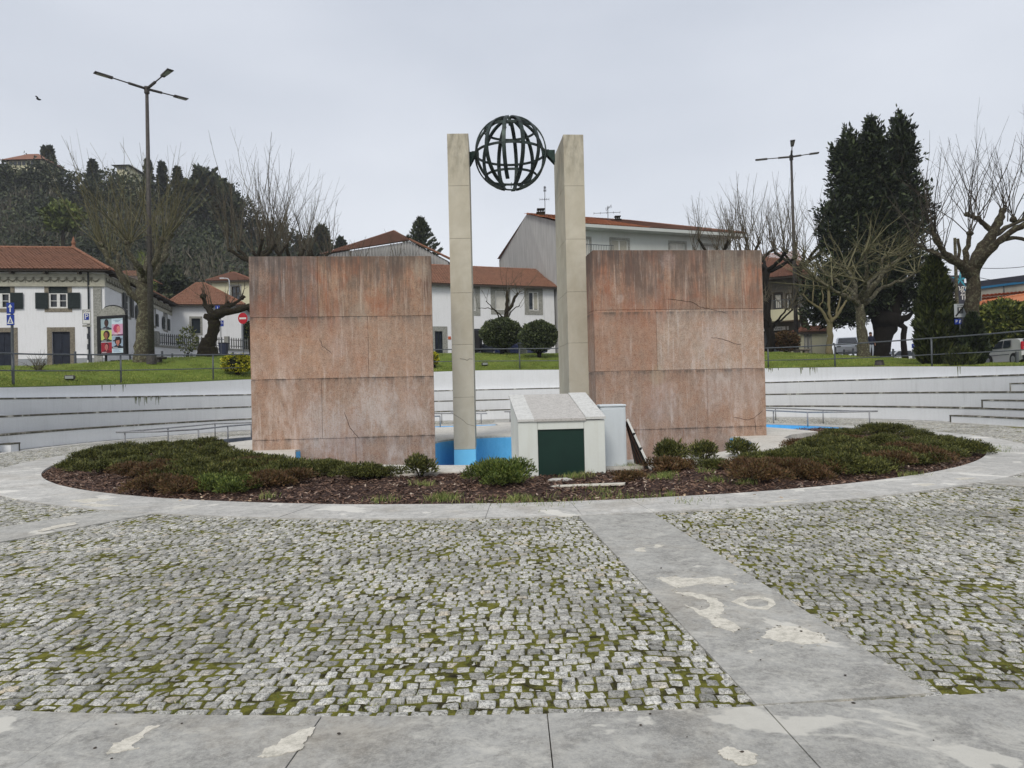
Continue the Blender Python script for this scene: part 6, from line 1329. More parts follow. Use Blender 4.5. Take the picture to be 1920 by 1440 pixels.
# big tree at left
b = lawnhit(268, 679); d = b.y
T = ([b-Vector((0, 0, .2))]+PL([(267, 668), (268, 640), (270, 600), (271, 560), (272, 530)], d), [.55, .45, .36, .34, .36, .40])
def K(x, y, dz=0): return P(x, y, d+dz)
limbs = [([K(268, 575), K(258, 562, -.3), K(243, 548, -.5), K(232, 528, -.7), K(222, 508, -.8), K(208, 492, -1), K(198, 475, -1.1), K(191, 458, -1.2)], [.22, .19, .18, .19, .17, .15, .15, .13]),
 ([K(270, 545), K(256, 530, .6), K(236, 522, 1), K(224, 512, 1.3), K(214, 470, 1.6)], [.2, .17, .15, .13, .1]), ([K(270, 530), K(262, 505, .4), K(250, 488, .6), K(240, 470, .8), K(241, 448, .9)], [.25, .18, .16, .15, .13]),
 ([K(274, 530), K(280, 508, -.4), K(292, 490, -.8), K(298, 470, -1), K(304, 450, -1.1)], [.28, .22, .18, .15, .13]), ([K(276, 525), K(296, 500, .5), K(308, 480, .8), K(314, 462, 1), K(318, 440, 1.2)], [.24, .2, .17, .15, .12]),
 ([K(272, 520), K(276, 495, 1), K(285, 470, 1.4), K(282, 445, 1.6)], [.2, .16, .13, .1]), ([K(270, 520), K(262, 500, -1), K(246, 480, -1.4), K(238, 455, -1.6)], [.2, .15, .12, .1])]
kn = [(K(191, 458, -1.2), 1.3, .2), (K(205, 488, -1), .8, .18), (K(214, 470, 1.6), .8), (K(241, 448, .9), 1, .2), (K(240, 468, .8), .5), (K(304, 450, -1.1), 1, .2), (K(298, 470, -1), .6), (K(318, 440, 1.2), 1.2, .2), (K(312, 466, 1), .6), (K(282, 445, 1.6), 1), (K(238, 455, -1.6), 1), (K(222, 508, -.8), .3, .2), (K(243, 548, -.5), .1, .18)]
bare_tree('pollarded_tree', 'large pollarded bare tree on the lawn in front of the white house', b, T, limbs, kn, 11, (2.6, 6.2), 3, 'bark', 'twig_moss', .46, .30, .027, nt=4)
# twisted dead stump tree
b = lawnhit(390, 669); d = b.y+1; K = lambda x, y, dz=0: P(x, y, d+dz)
T = ([K(392, 674), K(390, 660), K(388, 650), K(394, 638), K(399, 622), K(402, 608), K(400, 596), K(404, 588)], [.75, .62, .55, .38, .33, .36, .36, .4])
limbs = [([K(404, 592), K(420, 586, -.3), K(440, 583, -.5), K(462, 576, -.7), K(475, 570, -.9)], [.3, .24, .22, .18, .14]), ([K(404, 590), K(418, 578, .3), K(430, 573, .5), K(440, 569, .6), K(452, 560, .8), K(460, 556, .8)], [.26, .2, .18, .1, .08, .07]),
 ([K(400, 590), K(392, 580, .3), K(384, 572, .5), K(382, 556, .5)], [.26, .2, .15, .1]), ([K(396, 600), K(388, 594)], [.2, .16])]
kn = [(K(382, 556, .5), 1.2, .2), (K(388, 594), .2, .2), (K(424, 572, .5), .5, .16), (K(428, 568, .5), .5, .12), (K(454, 558, .8), .5, .16), (K(396, 575, .3), .8, .15)]
bare_tree('twisted_tree', 'gnarled dark twisted stump tree with few short branches beside the left granite wall', b, T, limbs, kn, 6, (.5, 2.0), 5, 'bark_dark', 'twig', .6, .2, .03, lev=1)
# trees behind the left granite wall
def simple_pollard(px, pyb, pyf, d, seed, label, name='pollarded_tree', nl=5, sh=14, Lr=(3, 6), spread=.35, group=None, barkm='bark_dark', twigm='twig', trunk_r=.28, reach=1.6, up=.35, r_sh=.03, base_z=None, nt=4):
    rng = random.Random(seed); b = at(px, d, pyb) if base_z is None else P(px, pyb, d); f = P(px, pyf, d); limbs = []; kn = []
    for i in range(nl):
        a = 2*pi*i/nl+rng.uniform(-.3, .3); e = f+Vector((cos(a)*reach*rng.uniform(.7, 1.1), sin(a)*reach*rng.uniform(.7, 1.1), rng.uniform(.8, 1.7))); m_ = f.lerp(e, .5)+Vector((0, 0, -.15)); limbs.append(([f-Vector((0, 0, .2)), m_, e], [trunk_r*.6, trunk_r*.5, trunk_r*.36])); kn.append((e, 1, trunk_r*.5))
    return bare_tree(name, label, b, ([b-Vector((0, 0, .2)), b.lerp(f, .5), f], [trunk_r*1.2, trunk_r, trunk_r*.9]), limbs, kn, sh, Lr, seed, barkm, twigm, spread, up, r_sh, group, nt=nt)
simple_pollard(478, 640, 492, 52, 11, 'tall bare pollard with upright shoots behind the left end of the left granite wall', Lr=(4, 8.4), sh=11, reach=1.7, spread=.24)
simple_pollard(545, 640, 500, 56, 12, 'bare pollard with reddish upright shoots above the middle of the left granite wall', Lr=(3.5, 7.6), sh=10, reach=1.6, spread=.24); simple_pollard(590, 640, 510, 60, 13, 'smaller bare pollard leaning right above the left granite wall', Lr=(2.5, 5.5), sh=8, reach=1.4, spread=.3)
simple_pollard(505, 640, 500, 62, 14, 'thin bare pollard behind the left granite wall between the two taller pollards', Lr=(3, 6.5), sh=8, spread=.3)
simple_pollard(720, 640, 520, 62, 15, 'sparse bare tree whose twig tips show above the left granite wall', Lr=(1.4, 3.0), sh=4, reach=3.0)
# small bare tree between pillars
b = lawnhit(948, 662); d = b.y+5; b = at(948, d, 662); K = lambda x, y, dz=0: P(x, y, d+dz)
T = ([K(948, 664), K(949, 620), K(949, 590), K(951, 580)], [.2, .17, .16, .16])
limbs = [([K(951, 582), K(960, 573), K(964, 560), K(970, 551)], [.13, .12, .11, .09]), ([K(949, 590), K(950, 570), K(951, 550)], [.14, .13, .13]), ([K(948, 600), K(936, 588, .3), K(922, 577, .4), K(912, 565, .5)], [.06, .05, .04, .03]), ([K(951, 600), K(956, 588), K(966, 577, -.3), K(974, 573, -.4)], [.06, .05, .04, .03]), ([K(936, 597), K(930, 582), K(915, 577), K(898, 578)], [.05, .04, .03, .02])]
kn = [(K(970, 551), 1.2, .1), (K(951, 550), 1.2, .12), (K(912, 565, .5), .3, .05), (K(974, 573, -.4), .3, .05), (K(898, 578), .2, .04)]
bare_tree('small_bare_tree', 'small dark bare tree behind the clipped bushes between the pillars', b, T, limbs, kn, 9, (1.0, 2.9), 9, 'bark_dark', 'twig', .75, .15, .022)
# right hand trees
simple_pollard(1400, 640, 500, 58, 21, 'bare tree whose upright shoots rise above the right granite wall', Lr=(3, 5.4), sh=10, reach=2.2, spread=.3)
simple_pollard(1340, 640, 490, 60, 22, 'left most bare tree showing over the right granite wall', Lr=(2.5, 4.8), sh=9, reach=2.0, spread=.35)
simple_pollard(1438, 668, 505, 50, 23, 'dark bare tree immediately right of the right granite wall', Lr=(3, 5.6), sh=11, reach=2.2, spread=.32, barkm='bark_black')
simple_pollard(1500, 662, 500, 60, 24, 'bare tree with tangled twigs behind the right lamp post', Lr=(2.5, 5.6), sh=11, reach=2.2, spread=.4)
simple_pollard(1446, 664, 610, 47, 25, 'low bare shrub tree with spreading black branches beside the right granite wall', Lr=(1, 2.2), sh=12, reach=1.3, spread=.8, barkm='bark_black', trunk_r=.14, r_sh=.02)
# umbrella shaped mossy tree
b = lawnhit(1619, 669); d = b.y; K = lambda x, y, dz=0: P(x, y, d+dz)
T = ([b-Vector((0, 0, .2)), K(1619, 660), K(1617, 630), K(1614, 600), K(1611, 572)], [.42, .33, .27, .25, .27])
limbs = [([K(1611, 575), K(1601, 562, -.5), K(1575, 552, -1), K(1556, 538, -1.3), K(1530, 525, -1.5)], [.16, .13, .1, .08, .06]), ([K(1611, 568), K(1604, 545, .4), K(1600, 525, .6), K(1590, 505, .8)], [.2, .15, .1, .08]),
 ([K(1615, 568), K(1630, 545, -.4), K(1648, 525, -.8), K(1664, 505, -1), K(1690, 480, -1.2)], [.2, .18, .14, .1, .08]), ([K(1618, 572), K(1638, 556, .5), K(1656, 538, 1), K(1690, 528, 1.3), K(1715, 512, 1.5)], [.15, .12, .1, .08, .05]),
 ([K(1610, 560), K(1590, 540, 1), K(1560, 520, 1.5), K(1535, 500, 2)], [.15, .11, .08, .06]), ([K(1612, 560), K(1622, 530, -1), K(1625, 500, -1.5), K(1620, 475, -1.8)], [.15, .12, .09, .06]), ([K(1614, 555), K(1640, 520, 1.5), K(1660, 480, 2)], [.13, .1, .07])]
kn = [(K(1530, 525, -1.5), 1, .08), (K(1556, 538, -1.3), .7, .08), (K(1590, 505, .8), 1.2, .1), (K(1664, 505, -1), .8, .1), (K(1690, 480, -1.2), 1, .09), (K(1715, 512, 1.5), 1, .07), (K(1656, 538, 1), .5, .08), (K(1535, 500, 2), 1, .08), (K(1620, 475, -1.8), 1, .08), (K(1660, 480, 2), 1, .08), (K(1575, 552, -1), .5, .07), (K(1622, 530, -1), .7, .08), (K(1560, 520, 1.5), .8, .08), (K(1600, 525, .6), .7, .08)]
bare_tree('spreading_bare_tree', 'mossy bare tree with a wide tangled crown in front of the dark cypresses', b, T, limbs, kn, 11, (1.4, 3.6), 31, 'bark', 'twig_moss', .95, .1, .04, zdir=.6, nt=4)
# pale trunk small tree
b = lawnhit(1556, 664); d = b.y-1; K = lambda x, y, dz=0: P(x, y, d+dz)
T = ([K(1556, 668), K(1556, 640), K(1556, 612), K(1556, 606)], [.24, .19, .18, .2])
limbs = [([K(1555, 608), K(1546, 590), K(1536, 577), K(1523, 569), K(1506, 552)], [.12, .1, .09, .06, .03]), ([K(1557, 606), K(1572, 588), K(1582, 572), K(1592, 556)], [.12, .09, .07, .05]), ([K(1557, 606), K(1555, 580), K(1554, 555), K(1552, 535)], [.1, .09, .09, .07]), ([K(1523, 569), K(1526, 540), K(1522, 515)], [.05, .04, .03]), ([K(1537, 577), K(1543, 560), K(1542, 540)], [.04, .04, .03]), ([K(1565, 596), K(1572, 575), K(1576, 555)], [.07, .06, .04])]
kn = [(K(1506, 552), .6, .05), (K(1592, 556), .7, .07), (K(1552, 535), 1, .08), (K(1522, 515), .7, .05), (K(1542, 540), .5, .05), (K(1576, 555), .5, .05)]
bare_tree('pale_trunk_tree', 'small bare tree with a smooth tan trunk between the lamp post and the spreading tree', b, T, limbs, kn, 8, (.8, 2.4), 33, 'bark_tan', 'twig_moss', .7, .1, .02)
# big tree at right edge
b = lawnhit(1822, 682); d = 33.0; b = at(1822, d, 682); K = lambda x, y, dz=0: P(x, y, d+dz)
T = ([b-Vector((0, 0, .2)), K(1822, 650), K(1822, 600), K(1824, 560), K(1824, 520), K(1822, 500)], [.38, .31, .29, .28, .28, .31])
limbs = [([K(1820, 515), K(1803, 500, -.3), K(1784, 485, -.6), K(1768, 470, -.8), K(1755, 452, -1), K(1748, 430, -1.1)], [.26, .2, .16, .13, .11, .1]), ([K(1818, 510), K(1790, 492, .6), K(1765, 480, 1), K(1742, 470, 1.4), K(1718, 458, 1.8)], [.17, .13, .11, .08, .05]),
 ([K(1822, 505), K(1832, 480, .3), K(1850, 455, .6), K(1866, 432, .8), K(1873, 412, .9), K(1880, 395, .9)], [.32, .26, .24, .22, .18, .13]), ([K(1826, 510), K(1846, 480, -.6), K(1870, 455, -1), K(1895, 435, -1.3), K(1925, 418, -1.6), K(1960, 400, -1.8)], [.24, .19, .16, .14, .12, .1]),
 ([K(1866, 440, .8), K(1845, 420, .8), K(1835, 410, .8), K(1812, 402, .8)], [.13, .11, .1, .09]), ([K(1810, 508), K(1812, 480), K(1816, 450), K(1818, 438)], [.13, .12, .1, .1]), ([K(1800, 500), K(1798, 478), K(1796, 448)], [.08, .07, .06]), ([K(1880, 450, -1.1), K(1905, 446, -1.2), K(1945, 455, -1.3)], [.1, .08, .06]), ([K(1866, 440, .8), K(1890, 425, 1.3), K(1925, 408, 1.6)], [.12, .1, .08])]
kn = [(K(1748, 430, -1.1), 1, .13), (K(1755, 452, -1), .6, .14), (K(1718, 458, 1.8), .5, .07), (K(1880, 395, .9), 1.2, .15), (K(1835, 410, .8), 1, .15), (K(1812, 402, .8), .8, .1), (K(1818, 438), 1, .14), (K(1900, 412, -1.3), 1.0, .15), (K(1960, 400, -1.8), 1, .14), (K(1925, 408, 1.6), 1, .12), (K(1768, 470, -.8), .5, .12), (K(1945, 455, -1.3), .5, .1), (K(1742, 470, 1.4), .4, .1)]
bare_tree('pollarded_tree', 'large dark pollarded bare tree at the right edge left of the silver car', b, T, limbs, kn, 10, (2.2, 5.4), 41, 'bark_mid', 'twig_dark', .3, .38, .026, nt=4)
# wiry small shrub left
b = lawnhit(73, 698); rng = random.Random(2); root = empty('wiry_shrub', b, 0, 'small leafless wiry shrub on the lawn in front of the navy door', 'shrub'); mb = MB()
for k in range(34): shoot(mb, (rng.gauss(0, .05), rng.gauss(0, .05), 0), (rng.gauss(0, .55), rng.gauss(0, .55), 1), rng.uniform(.5, 1.25), .014, rng, 2, 4, .0, .2)
mb.build('twigs', MT['twig'], root)
# ================================================================== evergreens right
def column(name, label, px, pyb, pyt, wpx, d, mat, n, seed, size=.4, depth=.9, group=None, core=True, jag=.35, asp=.25, stem=None, cat='tree', tipf=.8, bulge=.25, open_=0):
    b = at(px, d, pyb) ; t = P(px, pyt, d); h = t.z-b.z; R_ = wpx/2*d/FPX; root = empty(name, b, 0, label, cat, group); r2 = np.random.RandomState(seed)
    n = int(n); tt = r2.rand(n)**.9; a = r2.uniform(0, 2*pi, n)
    prof = np.interp(tt, [0, .08, bulge, .6, .85, 1], [.55, .85, 1, tipf, .42, .05])
    ph = r2.uniform(0, 6.28, 8); lum = 1+jag*.5*(np.sin(a*3+tt*14+ph[0])+np.sin(a*5-tt*23+ph[1])*.7+np.sin(tt*40+a*2+ph[2])*.4)
    rad = R_*prof*lum*r2.uniform(.72, 1.06, n); z = .12*h*open_+tt*h*(1-.12*open_)
    c = np.stack([rad*np.cos(a), rad*np.sin(a)*depth, z], 1); o = np.stack([np.cos(a), np.sin(a), .8+0*a], 1)
    leafcloud('crown', c, o, size, asp, MT[mat], root, .5, .7)
    if core:
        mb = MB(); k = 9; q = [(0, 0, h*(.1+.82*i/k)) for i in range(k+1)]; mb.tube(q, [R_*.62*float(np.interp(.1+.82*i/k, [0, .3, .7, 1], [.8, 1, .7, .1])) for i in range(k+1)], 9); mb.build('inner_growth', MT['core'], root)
    mb = MB(); mb.tube([(0, 0, -.3), (0, 0, h*.5)], [stem or .2, .1], 7); mb.build('trunk', MT['bark_black'], root); return root
grp = 'tall dark cypresses behind the spreading bare tree'
# one old trunk carries the cypress mass; four crowns
cy = lawnhit(1655, 669); dC = cy.y+2.5
tree = empty('cypress_tree', at(1655, dC, 669), 0, 'huge dark many topped cypress with a thick black trunk on the right lawn', 'tree'); B = tree.location.copy(); K = lambda x, y, dz=0: P(x, y, dC+dz)-B
mb = MB(); rng = random.Random(6)
def rough(pts, rads, n=12):
    q, r2 = [], []
    for i in range(len(pts)-1):
        for s in range(3): q.append(pts[i].lerp(pts[i+1], s/3)+Vector((rng.gauss(0, .05), rng.gauss(0, .05), 0))); r2.append((rads[i]+(rads[i+1]-rads[i])*s/3)*rng.uniform(.93, 1.08))
    q.append(pts[-1]); r2.append(rads[-1]); mb.tube(q, r2, n)
rough([K(1650, 676), K(1651, 655), K(1655, 630), K(1660, 610), K(1662, 590)], [.72, .62, .62, .85, .95], 14)
for l in ([K(1655, 610), K(1638, 590), K(1620, 560), K(1600, 530)], [K(1668, 608), K(1685, 600), K(1700, 595), K(1712, 585)], [K(1660, 600), K(1665, 550), K(1668, 480)], [K(1650, 600), K(1640, 540), K(1630, 470)], [K(1670, 600), K(1682, 560), K(1690, 500)]): rough(l, [.5, .3, .2, .1][:len(l)] if len(l) == 4 else [.6, .4, .2], 9)
mb.build('trunk', MT['bark_black'], tree, smooth=True)
def mass(parent, blobs, n, size, mat, seed, asp=.26):
    r2 = np.random.RandomState(seed); Cc, Oo = [], []
    for (x, y, dz, rx, ry, rz_) in blobs:
        c = np.array(K(x, y, dz)); s = dC/FPX; m_ = int(n*rx*rz_/900.); d = r2.normal(size=(m_, 3)); d /= np.linalg.norm(d, axis=1, keepdims=True); ph = r2.uniform(0, 6.28, 4)
        lum = 1+.22*np.sin(d[:, 0]*6+ph[0]+d[:, 2]*4)+.18*np.sin(d[:, 2]*11+ph[1]); rad = r2.uniform(.5, 1.04, m_)*lum
        Cc.append(c+d*rad[:, None]*np.array([rx*s, ry, rz_*s])); Oo.append(d)
    return leafcloud('crown', np.concatenate(Cc), np.concatenate(Oo), size, asp, MT[mat], parent, .6, .6)
def spire(cx, top, bot, w0, dz): return [(cx+(3 if k_ % 2 else -3), top+26+(bot-top-20)*t+8, dz, w0*f, 1.4*f+.2, (bot-top)*.09+7) for k_, (t, f) in enumerate(((.0, .3), (.06, .55), (.13, .78), (.22, .95), (.34, 1), (.46, 1), (.6, 1), (.74, 1), (.88, 1.05)))]
bl = spire(1592, 232, 480, 33, 0)+spire(1634, 212, 480, 28, -.4)+spire(1688, 206, 470, 30, .3)+spire(1660, 300, 500, 34, -.8)+[(1575, 300, .2, 16, 1.3, 36), (1715, 400, .4, 26, 1.5, 60), (1560, 430, 0, 26, 1.6, 60), (1590, 520, 0, 50, 2, 50), (1545, 540, .3, 36, 1.8, 46), (1640, 520, -.3, 50, 2, 46), (1700, 510, .2, 50, 2, 50), (1565, 588, .4, 38, 1.6, 26), (1600, 588, .4, 30, 1.6, 26), (1700, 565, .3, 32, 1.4, 22), (1530, 575, .6, 22, 1.5, 40), (1640, 560, 0, 30, 1.5, 24)]
mass(tree, bl, 1500, .27, 'cypress', 5)
# small dark tree right of trunk (slim trunk at 1696)
mb = MB(); rough([K(1697, 672), K(1695, 650), K(1693, 615), K(1687, 598)], [.26, .2, .2, .22], 8); mb.build('side_trunk', MT['bark_black'], tree, smooth=True)
column('conic_conifer', 'olive green conical conifer between the cypress and the right pollard', 1757, 680, 486, 68, 34.5, 'conifer2', 11000, 4, .3, .9, None, True, .28, .2, tipf=.72, bulge=.28)
column('juniper_shrub', 'dark upright juniper column in front of the large right pollard trunk', 1826, 684, 590, 46, 31.5, 'cypress', 5200, 6, .2, .9, None, True, .2, .22, cat='shrub', tipf=.75)
o = bpy.data.objects['juniper_shrub']
column('spiky_shrub', 'dark spiky shrub with a forked stem at the foot of the conical conifer', 1802, 684, 655, 50, 31, 'conifer2', 900, 8, .22, .9, None, False, .3, .12, cat='shrub', tipf=.9, bulge=.5, stem=.07)
# bushes
def bush(name, label, px, pyb, pyt, wpx, d, mat, n, seed, size=.1, group=None, stem=.12, flat=False, asp=.3, zlo=.18, core=True):
    b = at(px, d, pyb) if d else lawnhit(px, pyb); d = b.y; t = P(px, pyt, d); h = t.z-b.z; R_ = wpx/2*d/FPX; r2 = np.random.RandomState(seed); root = empty(name, b, 0, label, 'bush', group)
    dd = r2.normal(size=(n, 3)); dd /= np.linalg.norm(dd, axis=1, keepdims=True); ph = r2.uniform(0, 6.28, 6)
    if flat: e = .55; dd2 = np.sign(dd)*np.abs(dd)**e; dd2 /= np.maximum(np.linalg.norm(dd2, axis=1, keepdims=True), 1)*1; sc_ = dd2*1.15
    else: sc_ = dd
    lum = 1+.06*np.sin(dd[:, 0]*7+ph[0])*np.sin(dd[:, 2]*8+ph[1])+.05*np.sin(dd[:, 1]*9+ph[2]); rad = r2.uniform(.78, 1.03, n)*lum
    c = sc_*rad[:, None]*np.array([R_, R_*.9, h*(1-zlo)/2]); c[:, 2] += h*(zlo+(1-zlo)/2); leafcloud('foliage', c, dd, size, asp, MT[mat], root, .7, .4)
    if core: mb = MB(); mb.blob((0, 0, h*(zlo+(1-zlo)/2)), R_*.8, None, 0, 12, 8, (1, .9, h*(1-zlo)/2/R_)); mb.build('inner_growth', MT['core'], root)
    mb = MB(); mb.tube([(0, 0, -.1), (0, 0, h*.4)], [stem*1.2, stem], 7)
    for k in range(5): a = k*1.26; mb.tube([(0, 0, h*.05), (cos(a)*R_*.4, sin(a)*R_*.4, h*.35)], [stem*.6, stem*.3], 5)
    mb.build('stem', MT['bark_black'], root); return root
bush('clipped_bush', 'left of two rounded clipped green bushes between the pillars', 941, 664, 597, 80, None, 'topiary', 11000, 1, .12, 'clipped round bushes on the lawn'); bush('clipped_bush', 'right of two rounded clipped green bushes between the pillars', 1011, 671, 602, 72, None, 'topiary', 10000, 2, .12, 'clipped round bushes on the lawn')
bush('yellow_topped_bush', 'low yellow topped bush at the left edge of the left granite wall', 446, 703, 666, 52, None, 'yellow_bush', 3600, 3, .1, 'yellow green bushes near the granite wall', flat=True); bush('yellow_topped_bush', 'small yellow green bush peeking out right of the left granite wall', 813, 690, 661, 18, None, 'yellow_bush', 900, 4, .12, 'yellow green bushes near the granite wall')
bush('dark_round_bush', 'dark reddish round bush beside the foot of the right lamp post', 1474, 661, 622, 50, 50, 'heath_brown', 4500, 5, .14); bush('garden_hedge', 'large olive hedge behind the silver car', 1885, 640, 566, 110, 44, 'hedge', 9000, 6, .24, zlo=.3); bush('garden_hedge', 'taller end of the olive hedge right behind the pollard trunk', 1850, 640, 575, 60, 44.5, 'hedge', 6000, 7, .22, zlo=.3)
bush('garden_shrub', 'leafy shrub climbing the picket fence in front of the annex', 352, 650, 614, 36, 62, 'hedge', 420, 8, .2, zlo=.4, core=False); bush('garden_shrub', 'dark leafy shrub behind the picket fence beside the left granite wall', 462, 652, 600, 44, 74, 'hedge', 2000, 9, .22, zlo=.3)
bush('palm_like_shrub', 'pale spiky shrub at the foot of the hill behind the left pollard', 272, 520, 470, 40, 84, 'wood_bright', 1200, 10, .6, asp=.08, zlo=0)
# trees/blocks behind the gap: distant dark trees between pillar and right wall
far_tree('dark_evergreen', 1106, 650, 520, 24, 58, 'cypress', 'dark evergreen seen in the narrow gap right of the right pillar', True, 3000, .4)
# ================================================================== lamp posts
def lamp(px, pyb, ptop, d, arms, label):
    b = at(px, d, pyb); t = P(*ptop, d); h = t.z-b.z; root = empty('street_lamp', b, 0, label, 'street lamp', 'tall three armed street lamps')
    tx = t.x-b.x; mb = MB(); mb.tube([(0, 0, -.2), (0, 0, h*.5), (0, 0, h)], [.17, .125, .085], 12); mb.build('post', MT['lamp_metal'], root, smooth=True)
    mb = MB(); mb.tube([(0, 0, 0), (0, 0, .55), (0, 0, .56)], [.26, .25, .17], 12); mb.build('base_box', MT['lamp_metal'], root)
    mb = MB(); mb.tube([(0, 0, h-.25), (0, 0, h+.12)], .14, 10); mb.build('hub', MT['lamp_metal'], root)
    for (ex, ey) in arms:
        ex, ey = ex, ey; v = Vector((ex, ey, .12)); L = v.length; u = v.normalized(); s = Vector((-u.y, u.x, 0)).normalized(); o3 = Vector((0, 0, h))
        a_ = MB(); a_.tube([o3+u*.05, o3+u*L*.36], .075, 8); a_.tube([o3+u*L*.36, o3+u*L*.72], .035, 7); ao = a_.build('arm', MT['lamp_metal'], root)
        p, q = o3+u*L*.66, o3+u*L; wz = Vector((0, 0, .05)); hd = MB(); w_ = s*.17
        hd.hexa([p-w_*.6-wz, p+w_*.6-wz, q+w_-wz*.6, q-w_-wz*.6][0:1]+[q-w_-wz*.6, q+w_-wz*.6, p+w_*.6-wz]+[p-w_*.6+wz, q-w_+wz*.2, q+w_+wz*.2, p+w_*.6+wz]); ho = hd.build('lamp_head', MT['lamp_metal'], ao)
        g_ = MB(); p2, q2 = p.lerp(q, .25), p.lerp(q, .9); dn = -wz*1.15; g_.face(p2-w_*.6+dn, p2+w_*.6+dn, q2+w_*.75+dn, q2-w_*.75+dn); g_.build('lens', MT['lamp_glass'], ho)
lamp(284, 668, (266, 167), 39, [(-1.8, -1.9), (1.45, 1.75), (2.3, -2.0)], 'tall three armed street lamp at left behind the large pollarded tree')
lamp(1494, 660, (1486, 294), 53, [(-2.4, .9), (1.9, -.45), (-1.2, -3.3)], 'three armed street lamp rising beside the dark cypress')
# small white street lamp by the cream house
b = P(432, 645, 73); t = P(433, 522, 73); root = empty('small_street_lamp', b, 0, 'thin white street lamp standing in front of the cream house', 'street lamp'); h = t.z-b.z; mb = MB(); mb.tube([(0, 0, -1), (0, 0, h-.2), (-.15, 0, h), (-.7, 0, h+.05)], .05, 6); mb.build('post', MT['cab_white'], root); mb = MB(); mb.box(-.95, -.5, -.12, .12, h-.02, h+.08); mb.build('lamp_head', MT['cab_white'], root)
# ================================================================== signs
BLUE = simple('sign_blue', C(34, 62, 150), C(30, 54, 138), 3, .4); WHT = MT['white_paint']; RED = simple('sign_red', C(180, 30, 44), None, rough=.4); YG = simple('lime_panel', C(196, 206, 110), None, rough=.4)
def plate(mb, x0, x1, z0, z1, y=-.03, t=.02): mb.box(x0, x1, y, y+t, z0, z1)
def signpost(px, pyb, pyt, d, label, r_=.03, lawn=False, name='road_sign'):
    b = at(px, d, pyb); t = P(px, pyt, d); root = empty(name, b, 0, label, 'sign'); h = t.z-b.z; mb = MB(); mb.tube([(0, 0, -.2), (0, 0, h)], r_, 8); mb.build('post', MT['rail'], root); return root, h, lambda q: P(px, q, d).z-b.z, d/FPX
# blue pair at left
r_, h, Z, s = signpost(24, 700, 568, 30, 'grey post with two stacked blue signs, arrow above triangle, at the left edge', .055)
for (q0, q1, kind) in ((568, 588.5, 'arrow'), (590.5, 610, 'tri')):
    mb = MB(); z1, z0 = Z(q0), Z(q1); w_ = 7*s; xo = -.5*s; plate(mb, xo-w_, xo+w_, z0, z1, -.08); p = mb.build('sign_plate', BLUE, r_); cz = (z0+z1)/2; hh = (z1-z0)
    mb = MB()
    if kind == 'arrow': mb.box(xo-.025, xo+.025, -.09, -.083, cz-hh*.35, cz+hh*.1); mb.extr([(xo-.09, -.09, cz+hh*.08), (xo+.09, -.09, cz+hh*.08), (xo, -.09, cz+hh*.38)], (0, .006, 0)); mb.build('arrow', WHT, p)
    else:
        mb.extr([(xo-.13, -.09, cz-hh*.36), (xo+.13, -.09, cz-hh*.36), (xo, -.09, cz+hh*.38)], (0, .006, 0)); mb.build('triangle', WHT, p); mb = MB(); mb.box(xo-.06, xo+.06, -.096, -.091, cz-hh*.28, cz-hh*.2); mb.blob((xo, -.093, cz+.02), .02, None, 0, 6, 4); mb.tube([(xo, -.094, cz), (xo-.03, -.094, cz-hh*.2)], .012, 4); mb.tube([(xo, -.094, cz), (xo+.035, -.094, cz-hh*.2)], .012, 4); mb.build('pedestrian_symbol', BLUE, p)
# parking sign
r_, h, Z, s = signpost(165, 687, 582, 44, 'white parking sign with a blue P beside the advertising panel', .035)
mb = MB(); w_ = 8.2*s; mb.bbox(-w_, w_, -.06, -.04, Z(608), Z(580), .004); p = mb.build('sign_plate', WHT, r_); mb = MB(); mb.box(-w_*.55, w_*.55, -.068, -.061, Z(600), Z(588)); bq = mb.build('blue_field', BLUE, p)
text('P', bq, (0, -.071, Z(594.2)), 11*s*1.25, WHT); text('ZONA', p, (0, -.064, Z(584.2)), 5*s, MT['black']); mb = MB(); mb.box(-w_, w_, -.06, -.04, Z(613), Z(609)); mb.build('lower_plate', MT['granite_pale'], r_)
for (x0, x1, q0, q1) in ((-1, -.92, 608, 580), (.92, 1, 608, 580)): pass
mb = MB(); e = .012; z0, z1 = Z(607.3), Z(580.7); x_ = w_*.93
for a_ in ((-x_, x_, z0, z0+.02), (-x_, x_, z1-.02, z1), (-x_, -x_+.02, z0+.02, z1-.02), (x_-.02, x_, z0+.02, z1-.02)): mb.box(a_[0], a_[1], -.066, -.0605, a_[2], a_[3])
mb.build('border', MT['black'], p)
zz = 0
while zz < h-.8: mb = MB(); mb.tube([(0, 0, zz), (0, 0, zz+.33)], .038, 8); mb.build('white_band', WHT, r_); zz += .66
# no entry sign
r_, h, Z, s = signpost(457, 668, 588, 56, 'round red no entry sign beside the left edge of the left granite wall', .04)
mb = MB(); cz = Z(597); R_ = 10.5*s; mb.extr([(R_*cos(2*pi*i/24)*.85, -.06, cz+R_*sin(2*pi*i/24)) for i in range(24)], (0, .02, 0)); p = mb.build('sign_disc', RED, r_); mb = MB(); mb.box(-R_*.6, R_*.6, -.07, -.061, cz-.07, cz+.07); mb.build('white_bar', WHT, p)
